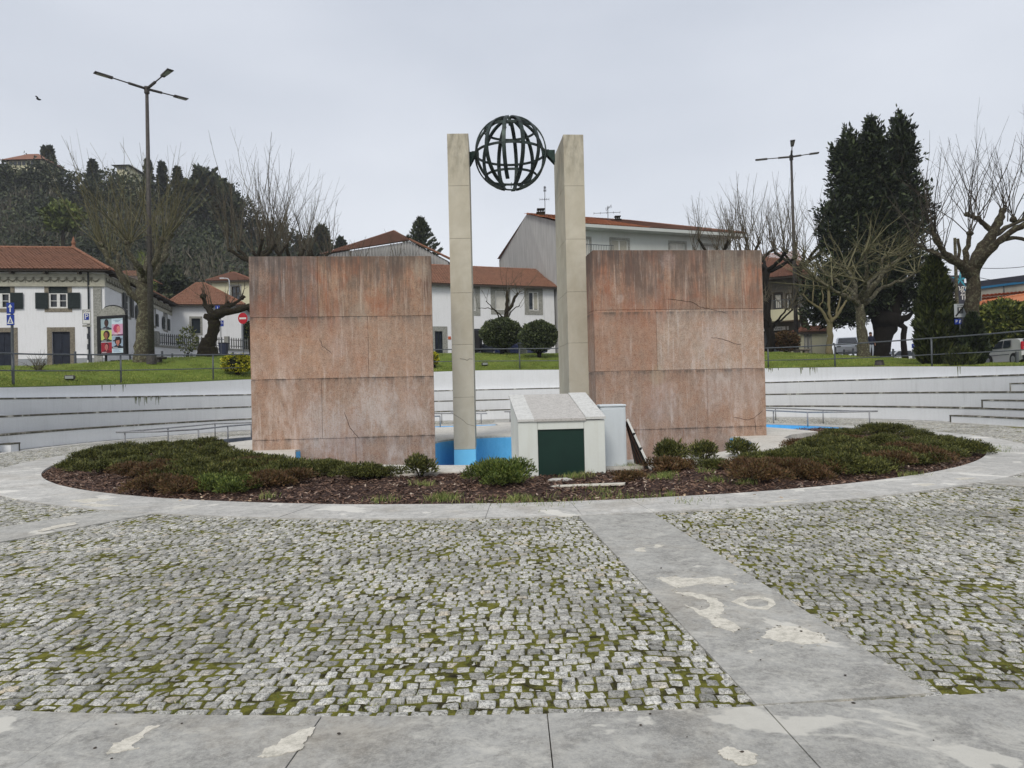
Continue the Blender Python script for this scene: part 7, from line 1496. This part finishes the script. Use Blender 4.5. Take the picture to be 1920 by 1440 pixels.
# disabled parking sign
r_, h, Z, s = signpost(415, 668, 574, 54, 'blue parking signs for the disabled half hidden behind the twisted tree', .03)
mb = MB(); mb.box(-9*s, -1*s, -.05, -.03, Z(582), Z(573)); mb.box(0, 6*s, -.06, -.04, Z(612), Z(601)); p = mb.build('sign_plate', BLUE, r_); mb = MB(); c = (3*s, -.065, Z(605)); mb.tube([(c[0]-.05, c[1], c[2]+.12), (c[0]-.04, c[1], c[2]), (c[0]+.04, c[1], c[2])], .018, 5); mb.tube([(c[0]+.07*cos(t)-.01, c[1], c[2]-.03+.07*sin(t)) for t in np.linspace(-3.3, .3, 9)], .012, 5); mb.build('wheelchair_symbol', WHT, p)
mb = MB(); mb.tube([(-5*s, -.054, Z(580)), (-5*s, -.054, Z(575))], .03, 5); mb.build('figure_symbol', WHT, p)
# right side end of zone sign
r_, h, Z, s = signpost(1802, 680, 570, 33.5, 'white crossed out parking zone sign with a small blue sign below it', .035)
mb = MB(); w_ = 11*s; mb.box(-w_, w_, -.06, -.04, Z(595), Z(570)); p = mb.build('sign_plate', simple('grey_plate', C(176, 182, 186), None, rough=.5), r_); mb = MB(); mb.box(-w_*.5, w_*.5, -.068, -.061, Z(588), Z(576)); bq = mb.build('grey_field', MT['rail'], p); text('P', bq, (0, -.071, Z(582)), 12*s, WHT); text('ZONA', p, (0, -.064, Z(573)), 4*s, MT['black'])
mb = MB(); mb.extr([(-w_*.9, -.075, Z(592)), (-w_*.75, -.075, Z(594)), (w_*.9, -.075, Z(573)), (w_*.75, -.075, Z(571))], (0, .006, 0)); mb.build('diagonal_bar', MT['black'], p)
mb = MB(); mb.box(-w_, w_*.1, -.06, -.04, Z(608), Z(598)); p2 = mb.build('sign_plate', BLUE, r_); text('P', p2, (-w_*.7, -.066, Z(603)), 8*s, WHT); mb = MB(); mb.extr([(-w_*.25, -.066, Z(606)), (-w_*.1, -.066, Z(606)), (0, -.066, Z(600)), (-w_*.15, -.066, Z(600))], (0, .005, 0)); mb.build('slash_symbol', WHT, p2)
mb = MB(); mb.box(.0, 8*s, -.03, .1, Z(662), Z(630)); mb.build('meter_box', MT['cab_white'], r_)
# small blue sign on a fence gate post
a = at(1713, 44, 672); gt = empty('low_gate', a, 0, 'small grey gate frame with a blue square sign left of the conical conifer', 'gate'); Z = lambda q: P(1713, q, 44).z-a.z; s = 44/FPX
mb = MB(); mb.box(-.06, .06, -.05, .05, -.2, Z(655)); mb.box(12*s, 12*s+.12, -.05, .05, -.2, Z(652)); mb.tube([(.05, 0, .1), (12*s, 0, Z(653))], .05, 5); mb.tube([(12*s, 0, Z(653)), (18*s, 0, Z(656))], .04, 5); mb.build('frame', MT['rail'], gt); mb = MB(); mb.box(-4*s, 5*s, -.09, -.06, Z(653), Z(645)); p = mb.build('sign_plate', BLUE, gt); mb = MB()
for q in ((-.0, .08, 0, .01), (-.0, .08, .09, .1), (-.0, .01, 0, .1), (.07, .08, 0, .1)): mb.box(q[0]-.02, q[1]-.02+.0, -.096, -.091, Z(650.5)+q[2], Z(650.5)+q[3])
mb.build('white_symbol', WHT, p)
# bollards along the street behind the lawn
bol = None
for (px, pyt, d, hh) in ((141, 659, 42.5, .95), (170, 665, 41, .9), (244, 666, 44, .9), (304, 658, 46, .95), (323, 667, 46, .8), (359, 667, 47, .8), (405, 663, 48, .95), (437, 664, 50, .8), (1675, 658, 50, .8), (1583, 659, 52, .8), (1600, 657, 47, .8), (1846, 658, 35.5, .9), (1907, 661, 31.5, .9)):
    b = at(px, d, 670); t = P(px, pyt, d); b.z = t.z-hh
    if bol is None:
        o = empty('bollard', b); mb = MB(); mb.tube([(0, 0, -.8), (0, 0, .9)], .07, 10); mb.build('post', MT['rail'], o); mb = MB(); mb.tube([(0, 0, .901), (0, 0, .95)], [.075, .06], 10); mb.build('cap', MT['rail'], o); bol = o
    else: o = copy_tree(bol); o.location = b
    nm = {141: 'right of the navy door', 170: 'right of the parking sign', 244: 'at the right foot of the advertising panel', 304: 'just right of the large left pollard', 323: 'second right of the large left pollard', 359: 'just left of the twisted tree', 405: 'just right of the twisted tree', 437: 'behind the yellow topped bush', 1675: 'right of the cypress trunk', 1583: 'in front of the white car', 1600: 'just left of the spreading tree trunk', 1846: 'at the front wheel of the silver car', 1907: 'at the rear wheel of the silver car'}[px]
    tag(o, 'grey steel bollard '+nm, 'bollard', 'grey bollards behind the lawn')
# wheelie bin
b = at(417, 56, 668); b.z = P(417, 664, 56).z-.1; wb = empty('wheelie_bin', b, 0, 'dark blue wheelie bin against the white garden wall', 'bin'); mb = MB(); mb.hexa([(-.22, 0, 0), (.22, 0, 0), (.22, .5, 0), (-.22, .5, 0), (-.29, -.05, .95), (.29, -.05, .95), (.29, .6, .95), (-.29, .6, .95)]); mb.build('body', simple('bin_plastic', C(40, 46, 66), None, rough=.5), wb); mb = MB(); mb.bbox(-.32, .36, -.1, .65, .951, 1.02, .02); mb.build('lid', MT['black'], wb); mb = MB(); mb.tube([(-.3, .5, .08), (.3, .5, .08)], .09, 10); mb.build('wheels', MT['tyre'], wb)
# lawn spotlights
for (px, py, lab) in ((131, 714, 'small dark lawn spotlight below the wiry shrub'), (909, 687, 'small dark lawn spotlight between the pillars')):
    b = lawnhit(px, py); r_ = empty('lawn_spotlight', b, .3, lab, 'spotlight', 'lawn spotlights'); mb = MB(); mb.bbox(-.2, .2, -.1, .12, .04, .24, .04); mb.build('housing', MT['lamp_metal'], r_); mb = MB(); mb.tube([(-.1, 0, -.05), (-.1, 0, .06)], .02, 6); mb.tube([(.1, 0, -.05), (.1, 0, .06)], .02, 6); mb.build('bracket', MT['black'], r_); mb = MB(); mb.box(-.16, .16, -.108, -.101, .08, .2); mb.build('lens', MT['lamp_glass'], r_)
b = cylhit(1649, 688, RT+.9); b.z = ZT(b.x, b.y)-.03; r_ = empty('stone_bollard', b, 0, 'squat dark tapered bollard lamp on the edge of the right lawn', 'bollard lamp'); mb = MB(); mb.tube([(0, 0, 0), (0, 0, .26)], [.25, .19], 14); mb.build('base', MT['lamp_metal'], r_); mb = MB(); mb.tube([(0, 0, .261), (0, 0, .3), (0, 0, .32)], [.2, .2, .15], 14); mb.build('cap', MT['black'], r_)
# feet of a bench/planter by the lamp
b = at(1494, 50, 660); bn = empty('stone_bench', b, 0, 'low stone bench at the foot of the right lamp post', 'bench'); mb = MB(); mb.bbox(-.9, .9, -.3, .3, .3, .42, .03); mb.build('seat', MT['granite'], bn)
for q in (-.6, .6): mb = MB(); mb.box(q-.12, q+.12, -.22, .22, -.2, .3); mb.build('leg', MT['granite'], bn)
b = at(290, 40, 675); b.z = P(290, 671, 40).z-.35; bn = empty('stone_bench', b, 0, 'dark stone bench right behind the large left pollard trunk', 'bench'); mb = MB(); mb.bbox(-.55, .6, -.25, .25, .28, .42, .03); mb.build('seat', MT['lamp_metal'], bn)
for q in (-.2, .25): mb = MB(); mb.box(q-.1, q+.1, -.18, .18, -.3, .279); mb.build('leg', MT['lamp_metal'], bn)
# ================================================================== advertising panel
d = 41.5; ad = empty('advertising_panel', at(212, d, 682), radians(-14), 'arched top advertising panel with five portrait photos beside the left pollard', 'advertising panel'); AB = ad.location.copy(); Z = lambda q: P(212, q, d).z-AB.z; s = d/FPX/cos(radians(14))*1.02; W_ = 30*s
BLK = MT['black']; mb = MB(); z0, z1 = Z(666), Z(592); fw = .22
mb.box(-W_, -W_+fw, -.12, .12, z0, z1); mb.box(W_-fw*.7, W_, -.12, .12, z0, z1); mb.box(-W_+fw, W_-fw*.7, -.12, .12, z1-.14, z1); mb.box(-W_+fw, W_-fw*.7, -.12, .12, z0, z0+.08); mb.box(-W_+fw, W_-fw*.7, -.06, .1, z0+.081, z1-.141); mb.build('case', BLK, ad)
mb = MB(); arc = [(W_*.96*cos(t), -.05, z1+.002+(Z(574)-z1)*sin(t)) for t in np.linspace(0, pi, 20)]; mb.extr(arc, (0, .1, 0)); mb.build('arched_top', MT['granite_pale'], ad); mb = MB(); mb.tube([Vector(q)+Vector((0, .05, .03)) for q in arc[:14]], .045, 6); mb.build('arch_trim', BLK, ad)
mb = MB(); mb.box(-W_*.55, -W_*.45, -.05, .05, -.4, z0-.001); mb.box(-W_*.1, W_*.95, -.1, .1, -.4, z0-.3); mb.build('foot', BLK, ad)
px0, px1 = -W_+fw, W_-fw*.7; xm = (px0+px1)/2-.02; PZ = lambda q: z1-.16-(z1-z0-.28)*q; py_ = empty('poster', (0, 0, 0)); py_.parent = ad
def panel(x0, x1, q0, q1, col, nm='poster_field', y=-.066): mb = MB(); mb.box(x0, x1, y, y+.005, PZ(q1), PZ(q0)); return mb.build(nm, simple('print_'+nm, col, None, rough=.35), py_)
panel(px0, px1, 0, 1, C(196, 214, 226), y=-.0645)
def ell(mb, x, z, rx, rz_, y=-.072, n=16, a0=0, a1=2*pi): mb.extr([(x+rx*cos(a0+(a1-a0)*i/n), y, z+rz_*sin(a0+(a1-a0)*i/n)) for i in range(n)], (0, .003, 0))
def portrait(x0, x1, q0, q1, bgc, hair, skin, cloth, kind, bar=None):
    po = panel(x0, x1, q0, q1, bgc, y=-.0665); cx_ = (x0+x1)/2+.0; za, zb_ = PZ(q1), PZ(q0); H_ = zb_-za; W1 = x1-x0
    def part(nm, f, col): mb = MB(); f(mb); mb.build(nm, simple('print_'+nm, col, None, rough=.35), po)
    part('shoulders', lambda m: ell(m, cx_, za+.001, W1*.38, H_*.3, -.0705, 14, 0, pi), cloth)
    part('hair', lambda m: ell(m, cx_+(.02 if kind != 'side' else -.06), za+H_*.62, W1*(.2 if kind == 'short' else .3), H_*(.34 if kind == 'short' else .36), -.0712), hair)
    part('face', lambda m: (ell(m, cx_-(.02 if kind == 'curly' else 0)+(.06 if kind == 'side' else 0), za+H_*.56, W1*.16, H_*.27, -.0738), m.box(cx_-.04, cx_+.04, -.0725, -.07, za+H_*.2, za+H_*.4)), skin)
    part('face_features', lambda m: (ell(m, cx_-.045, za+H_*.6, .016, .008, -.077), ell(m, cx_+.045, za+H_*.6, .016, .008, -.077), ell(m, cx_, za+H_*.42, .028, .008, -.077), m.box(cx_-.006, cx_+.008, -.077, -.074, za+H_*.48, za+H_*.56)), C(60, 36, 30))
    if kind == 'hat': part('hat', lambda m: (m.extr([(cx_-W1*.42, -.079, za+H_*.6), (cx_+W1*.42, -.079, za+H_*.76), (cx_+W1*.4, -.079, za+H_*.82), (cx_-W1*.42, -.079, za+H_*.68)], (0, .003, 0)), m.box(cx_-W1*.18, cx_+W1*.2, -.0785, -.0755, za+H_*.7, za+H_*.97)), C(26, 26, 32))
    if bar: part('caption_bar', lambda m: m.box(x0, x1, -.082, -.079, za, za+H_*.14), bar); part('caption_text', lambda m: [m.box(x0+.06+k*.07, x0+.115+k*.07, -.0835, -.0825, za+H_*.045, za+H_*.095) for k in range(5)], C(214, 214, 220))
portrait(px0+.01, xm-.01, .0, .32, C(150, 170, 178), C(24, 22, 24), C(70, 48, 42), C(60, 66, 78), 'short', C(50, 54, 60)); portrait(px0+.01, xm-.01, .335, .665, C(190, 200, 110), C(52, 30, 30), C(150, 96, 74), C(60, 60, 50), 'curly', C(40, 44, 34)); portrait(px0+.01, xm-.01, .685, .99, C(150, 36, 50), C(70, 26, 34), C(176, 110, 104), C(90, 24, 34), 'short', C(120, 30, 40))
portrait(xm+.01, px1-.01, .17, .51, C(206, 158, 186), C(176, 60, 96), C(214, 130, 128), C(220, 190, 200), 'side', C(110, 70, 100)); portrait(xm+.01, px1-.01, .53, .865, C(150, 168, 190), C(34, 26, 30), C(186, 120, 104), C(30, 30, 38), 'hat', C(24, 28, 38))
mb = MB()
for q, a_, b_ in ((.05, .1, .9), (.075, .25, .75), (.1, .3, .6), (.9, .1, .8), (.93, .1, .6), (.96, .1, .7)): mb.box(xm+(px1-xm)*a_, xm+(px1-xm)*b_, -.071, -.066, PZ(q+.008), PZ(q))
mb.build('small_print', simple('print_text', C(90, 110, 150), None), py_)
# ================================================================== cars
def car(name, label, loc_, rz, L, W_, H_, paint, prof, win, wheels, group=None, suv=False):
    root = empty(name, loc_, rz, label, 'car', group or 'parked cars beyond the lawn'); n = len(prof)
    # body: side profile lofted across the width with tumblehome
    mb = MB(); lays = [(-W_/2, .0), (-W_/2+.04, .0), (0, 0), (W_/2-.04, 0), (W_/2, 0)]
    def sect(y, sh):
        out = []
        for (x, z) in prof: zz = z*H_; f = max(0, (zz-.62*H_)/(.38*H_)); out.append((x*L, y*(1-.16*f)*(1-(.06 if sh else 0)), zz-(.015 if sh else 0)))
        return out
    secs = [sect(-W_/2, True), sect(-W_/2*.94, False), sect(0, False), sect(W_/2*.94, False), sect(W_/2, True)]
    idx = [mb.v(*s) for s in secs]
    for a in range(4):
        for i in range(n): j = (i+1) % n; mb.idx((idx[a]+i, idx[a]+j, idx[a+1]+j, idx[a+1]+i))
    mb.idx([idx[0]+i for i in range(n)][::-1]); mb.idx([idx[4]+i for i in range(n)]); mb.build('body', paint, root)
    ysc = lambda z: (1-.16*max(0, (z-.62)/.38))
    for side in (-1, 1):
        for wv in win['side']:
            mb = MB(); pts = [(x*L, side*(W_/2*.94*ysc(z)+.012+(.03)), z*H_) for x, z in wv]; mb.extr(pts, (0, -side*.02, 0)); mb.build('side_window', MT['glass'], root)
    for nm, (x0, z0, x1, z1) in (('windscreen', win['front']), ('rear_window', win['rear'])):
        mb = MB(); dx = (z1-z0)*H_; sg_ = -1 if nm == 'windscreen' else 1; q = [(x0*L+sg_*.03, -W_*.40*ysc(z0), z0*H_+.02), (x0*L+sg_*.03, W_*.40*ysc(z0), z0*H_+.02), (x1*L+sg_*.03, W_*.42*ysc(z1)*.95, z1*H_+.02), (x1*L+sg_*.03, -W_*.42*ysc(z1)*.95, z1*H_+.02)]; mb.extr(q, (0, 0, -.015)); mb.build(nm, MT['glass'], root)
    for wx in wheels:
        for side in (-1, 1):
            mb = MB(); R_ = .30 if not suv else .34; yy = side*W_/2; arch = MB(); arch.tube([(wx*L, yy*.9, R_), (wx*L, yy+side*.012, R_)], R_*1.18, 20); arch.build('wheel_arch', MT['black'], root)
            mb.tube([(wx*L, yy*.8, R_), (wx*L, yy+side*.03, R_)], R_, 20); wo_ = mb.build('wheel', MT['tyre'], root); mb = MB(); mb.tube([(wx*L, yy+side*.031, R_), (wx*L, yy+side*.04, R_)], [R_*.66, R_*.6], 12); mb.build('rim', MT['steel'], wo_)
    for side in (-1, 1):
        mb = MB(); mb.bbox(-L/2-.01, -L/2+.22, side*W_*.36-.14, side*W_*.36+.14, .42*H_, .50*H_, .03); mb.build('headlight', MT['lamp_glass'], root)
        mb = MB(); z0, z1 = (.5, .84) if not suv else (.5, .62); mb.bbox(L/2*win.get('tl', .955), L/2*win.get('tl', .955)+.12, side*W_*.42-.08, side*W_*.42+.06, z0*H_, z1*H_, .03); mb.build('tail_light', RED, root)
        mb = MB(); mb.bbox(win['mir']*L-.06, win['mir']*L+.06, side*(W_/2+.1)-.07, side*(W_/2+.1)+.07, .62*H_, .7*H_, .03); mb.build('wing_mirror', MT['black'], root)
    mb = MB(); mb.bbox(-L/2-.03, -L/2+.1, -W_*.47, W_*.47, .16*H_, .34*H_, .04); mb.bbox(L/2-.12, L/2+.02, -W_*.47, W_*.47, .16*H_, .36*H_, .04); mb.build('bumper', win.get('bump', paint), root)
    mb = MB()
    for side in (-1, 1): mb.box(-.25*L, .22*L, side*(W_/2-.0)-.012, side*(W_/2)+.012, .40*H_, .425*H_)
    mb.build('door_trim', MT['rail'], root); mb = MB(); mb.box(L/2+.021, L/2+.027, -.26, .26, .3*H_, .38*H_); mb.box(-L/2-.037, -L/2-.031, -.26, .26, .2*H_, .28*H_); mb.build('number_plate', WHT, root); return root
def paint(nm, c, metal=.4): m = N(nm, .32, metal, .5); m.color(c); m.b.inputs['Coat Weight'].default_value = .5; return m.m
HP = [(-.5, .2), (-.5, .42), (-.47, .52), (-.34, .60), (-.26, .64), (-.10, .93), (-.04, .985), (.12, 1.0), (.30, .97), (.42, .90), (.475, .66), (.497, .5), (.5, .2), (.42, .15), (-.42, .15)]
HW = {'side': [[(-.215, .665), (-.085, .92), (.03, .94), (.03, .66)], [(.06, .66), (.06, .94), (.22, .93), (.25, .7), (.2, .66)]], 'front': (-.25, .66, -.10, .93), 'rear': (.475, .68, .43, .93), 'mir': -.2, 'tl': .94}
silver = paint('silver_paint', C(202, 202, 200), .15); whitep = paint('white_car_paint', C(240, 242, 244), 0); darkp = paint('dark_car_paint', C(52, 58, 70), .4); bluep = paint('navy_car_paint', C(40, 48, 84), .3)
zc = 2.42
car('hatchback_car', 'silver five door hatchback parked at the right edge behind the lawn railing', (27.5, 38.35, zc), radians(-97.5), 3.85, 1.66, 1.45, silver, HP, dict(HW, bump=MT['black']), (-.31, .33))
for (px, py, d, rz_, pt, lab, suv) in ((1589, 664.5, 56, radians(66), whitep, 'white car facing the square left of the spreading tree trunk', True), (1604, 663, 66, radians(60), whitep, 'second white car parked behind the white car near the trunk', True), (1640, 664, 60, radians(60), whitep, 'white car mostly hidden behind the cypress trunk', True), (925, 666, 57, radians(8), darkp, 'dark grey car parked behind the left clipped bush', False), (975, 664, 56, radians(8), bluep, 'navy car half hidden between the two clipped bushes', False), (1106, 661, 56, radians(15), whitep, 'white car glimpsed between the right pillar and the right granite wall', False), (1680, 668, 62, radians(10), whitep, 'white car roof showing low right of the cypress trunk', False)):
    c = P(px, py, d); c.z -= .15 if px != 1680 else .9
    car('parked_car', lab, c, rz_, 4.1, 1.75, 1.52 if suv else 1.42, pt, HP, HW, (-.31, .32), suv=suv)
# dark container behind left pillar, grey box
a = at(893, 55, 660); a.z = P(893, 664, 55).z; ct = empty('street_container', a, 0, 'dark rounded street container beside the left pillar', 'container'); mb = MB(); mb.bbox(-.45, .45, 0, .9, .25, 2.0, .18); mb.build('body', MT['black'], ct); mb = MB(); 
for q in (-.3, .3): mb.box(q-.06, q+.06, .2, .5, -.3, .251)
mb.build('foot', MT['rail'], ct)
a = at(980, 52, 664); a.z = P(980, 665, 52).z; o = empty('granite_post', a, 0, 'squat granite block between the clipped bushes', 'stone block'); mb = MB(); mb.bbox(-.3, .35, 0, .5, -.3, .75, .04); mb.build('block', MT['granite_pale'], o); mb = MB(); mb.bbox(-.36, .41, -.06, .56, .751, .82, .02); mb.build('top_slab', MT['granite_pale'], o)
# shop doors behind the pale trunk: small cream building with white door
boxhouse('cream_shop', 1500, 1550, 58, 58, 622, 6, [(1509, 1514, 627, 668, (1, 1), 'blind'), (1516, 1521, 627, 668, (1, 1), 'glass')], 'house_cream', 'low cream shop front behind the lamp post and the tan trunk', ridge_px=((1505, 612), (1545, 612)), tile='tile_mid', base=3.8, over=.2, t=.08)
# ================================================================== person beside the cypress trunk
def person(loc_, label):
    root = bpy.data.meshes.new('person'); J = {'pel': (0, 0, .92), 'wa': (0, 0, 1.08), 'ch': (.0, 0, 1.30), 'nk': (0, 0, 1.47), 'hd': (-.02, 0, 1.56), 'tp': (-.02, 0, 1.70), 'ls': (-.17, .02, 1.40), 'le': (-.27, .0, 1.14), 'lh': (-.22, -.12, .92), 'rs': (.17, .02, 1.40), 're': (.25, -.02, 1.14), 'rh': (.2, -.14, .94), 'lk': (-.10, -.02, .5), 'la': (-.11, .03, .08), 'lt': (-.12, -.13, .04), 'rk': (.09, -.05, .5), 'ra': (.1, .02, .08), 'rt': (.1, -.14, .04), 'lp': (-.09, 0, .86), 'rp': (.09, 0, .86)}
    R_ = {'pel': (.15, .11), 'wa': (.135, .1), 'ch': (.165, .115), 'nk': (.058, .058), 'hd': (.078, .092), 'tp': (.07, .085), 'ls': .065, 'le': .048, 'lh': .035, 'rs': .065, 're': .048, 'rh': .035, 'lk': .062, 'la': .042, 'lt': .035, 'rk': .062, 'ra': .042, 'rt': .035, 'lp': .09, 'rp': .09}
    E_ = [('pel', 'wa'), ('wa', 'ch'), ('ch', 'nk'), ('nk', 'hd'), ('hd', 'tp'), ('ch', 'ls'), ('ls', 'le'), ('le', 'lh'), ('ch', 'rs'), ('rs', 're'), ('re', 'rh'), ('pel', 'lp'), ('lp', 'lk'), ('lk', 'la'), ('la', 'lt'), ('pel', 'rp'), ('rp', 'rk'), ('rk', 'ra'), ('ra', 'rt')]
    ks = list(J); me = bpy.data.meshes.new('person'); me.from_pydata([J[k] for k in ks], [(ks.index(a), ks.index(b)) for a, b in E_], []); o = bpy.data.objects.new('person', me); COL.objects.link(o)
    sk = o.modifiers.new('s', 'SKIN'); 
    for i, k in enumerate(ks): r_ = R_[k]; me.skin_vertices[0].data[i].radius = r_ if isinstance(r_, tuple) else (r_, r_)
    me.skin_vertices[0].data[0].use_root = True; su = o.modifiers.new('u', 'SUBSURF'); su.levels = 2; su.render_levels = 2
    dg = bpy.context.evaluated_depsgraph_get(); m2 = bpy.data.meshes.new_from_object(o.evaluated_get(dg)); bpy.data.objects.remove(o)
    mats = [simple('navy_jacket', C(30, 34, 54), None, rough=.8), simple('pale_trousers', C(176, 184, 192), None, rough=.8), simple('skin', C(196, 146, 122), None, rough=.6), simple('dark_shoe', C(30, 28, 28), None)]
    m2.materials.clear()
    for m_ in mats: m2.materials.append(m_)
    for p in m2.polygons: z = p.center.z; x = abs(p.center.x); p.material_index = 3 if z < .09 else (2 if z > 1.47 or (z < 1.0 and x > .17) else (1 if z < .86 else 0)); p.use_smooth = True
    o = bpy.data.objects.new('person', m2); COL.objects.link(o); o.location = loc_; tag(o, label, 'person')
    mb = MB(); mb.blob((-.02, .015, 1.66), .115, random.Random(1), .05, 10, 7, (.95, 1.05, .95)); h_ = mb.build('hair', simple('brown_hair', C(70, 44, 34), None), o)
    mb = MB()
    for sx2 in (-1, 1): mb.blob((-.02+sx2*.03, -.093, 1.635), .011, None, 0, 6, 4)
    mb.blob((-.02, -.1, 1.60), .014, None, 0, 6, 4, (1, 1.2, 1.3)); mb.box(-.045, .005, -.098, -.09, 1.562, 1.568); mb.build('face_features', simple('face_detail', C(90, 52, 44), None), o)
    for sx2, hx_, hy_, hz_ in ((-1, -.22, -.12, .92), (1, .2, -.14, .94)):
        mb = MB(); mb.blob((hx_, hy_-.01, hz_-.05), .04, None, 0, 8, 6, (.6, 1, 1.1))
        for k in range(4): mb.tube([(hx_, hy_-.04+.02*k, hz_-.07), (hx_+.0, hy_-.045+.02*k, hz_-.125+.006*abs(k-1)), (hx_-.01*sx2, hy_-.04+.02*k, hz_-.15+.006*abs(k-1))], [.010, .009, .007], 6)
        mb.tube([(hx_, hy_-.045, hz_-.03), (hx_, hy_-.075, hz_-.07)], [.011, .008], 6); mb.build('hand', mats[2], o)
    return o
b = at(1634, 49.5, 666); b.z = P(1634, 668, 49.5).z-.05
person(b, 'person in a navy jacket and pale trousers standing beside the thick cypress trunk')
hz = MB(); hz.box(-260, 260, -20, 255, -1.8, 100); hm = bpy.data.materials.new('haze'); hm.use_nodes = True; ht = hm.node_tree; ht.nodes.clear(); ho_ = ht.nodes.new('ShaderNodeOutputMaterial'); hv = ht.nodes.new('ShaderNodeVolumePrincipled'); hv.inputs['Color'].default_value = (.9, .93, 1, 1); hv.inputs['Density'].default_value = .00036; ht.links.new(hv.outputs[0], ho_.inputs['Volume'])
o = hz.build('haze', hm); tag(o, kind='stuff'); tag(o, 'faint pale air softening the distant wooded hill', 'haze')
# ================================================================== bird, overhead wires
b = P(72, 186, 45); bd = MB(); bd.blob((0, 0, 0), .07, None, 0, 10, 7, (2.0, 1, .9)); bd.blob((.13, 0, .02), .035, None, 0, 7, 5); o = bd.build('bird', MT['black'], loc=b); o.rotation_euler = (0, .3, .2); tag(o, 'small dark bird flying in the sky at upper left', 'bird')
mb = MB()
for sd_ in (-1, 1): mb.extr([(.04, sd_*.04, .02), (-.06, sd_*.04, .02), (-.12, sd_*.26, .06), (-.02, sd_*.3, .09), (.03, sd_*.18, .08)], (0, 0, .008))
mb.build('wing', MT['black'], o)
def wire(pts, label, n=16, sag=.5):
    a, b = pts; mb = MB(); mb.tube([a.lerp(b, i/n)-Vector((0, 0, sag*4*(i/n)*(1-i/n))) for i in range(n+1)], .018, 4); o = mb.build('overhead_wire', MT['black']); tag(o, label, 'wire', 'thin overhead wires')
wire((P(1796, 498, 46), P(2050, 470, 38)), 'upper thin overhead wire right of the large right pollard'); wire((P(1796, 508, 46), P(2050, 498, 38)), 'lower thin overhead wire right of the large right pollard', sag=.8)
a = at(1797, 46, 660); mb = MB(); t = P(1797, 446, 46); mb.tube([(0, 0, 0), (0, 0, t.z-a.z)], [.13, .09], 8); o = mb.build('wire_pole', MT['bark'], loc=a); tag(o, 'wooden wire pole standing behind the right pollard', 'pole')
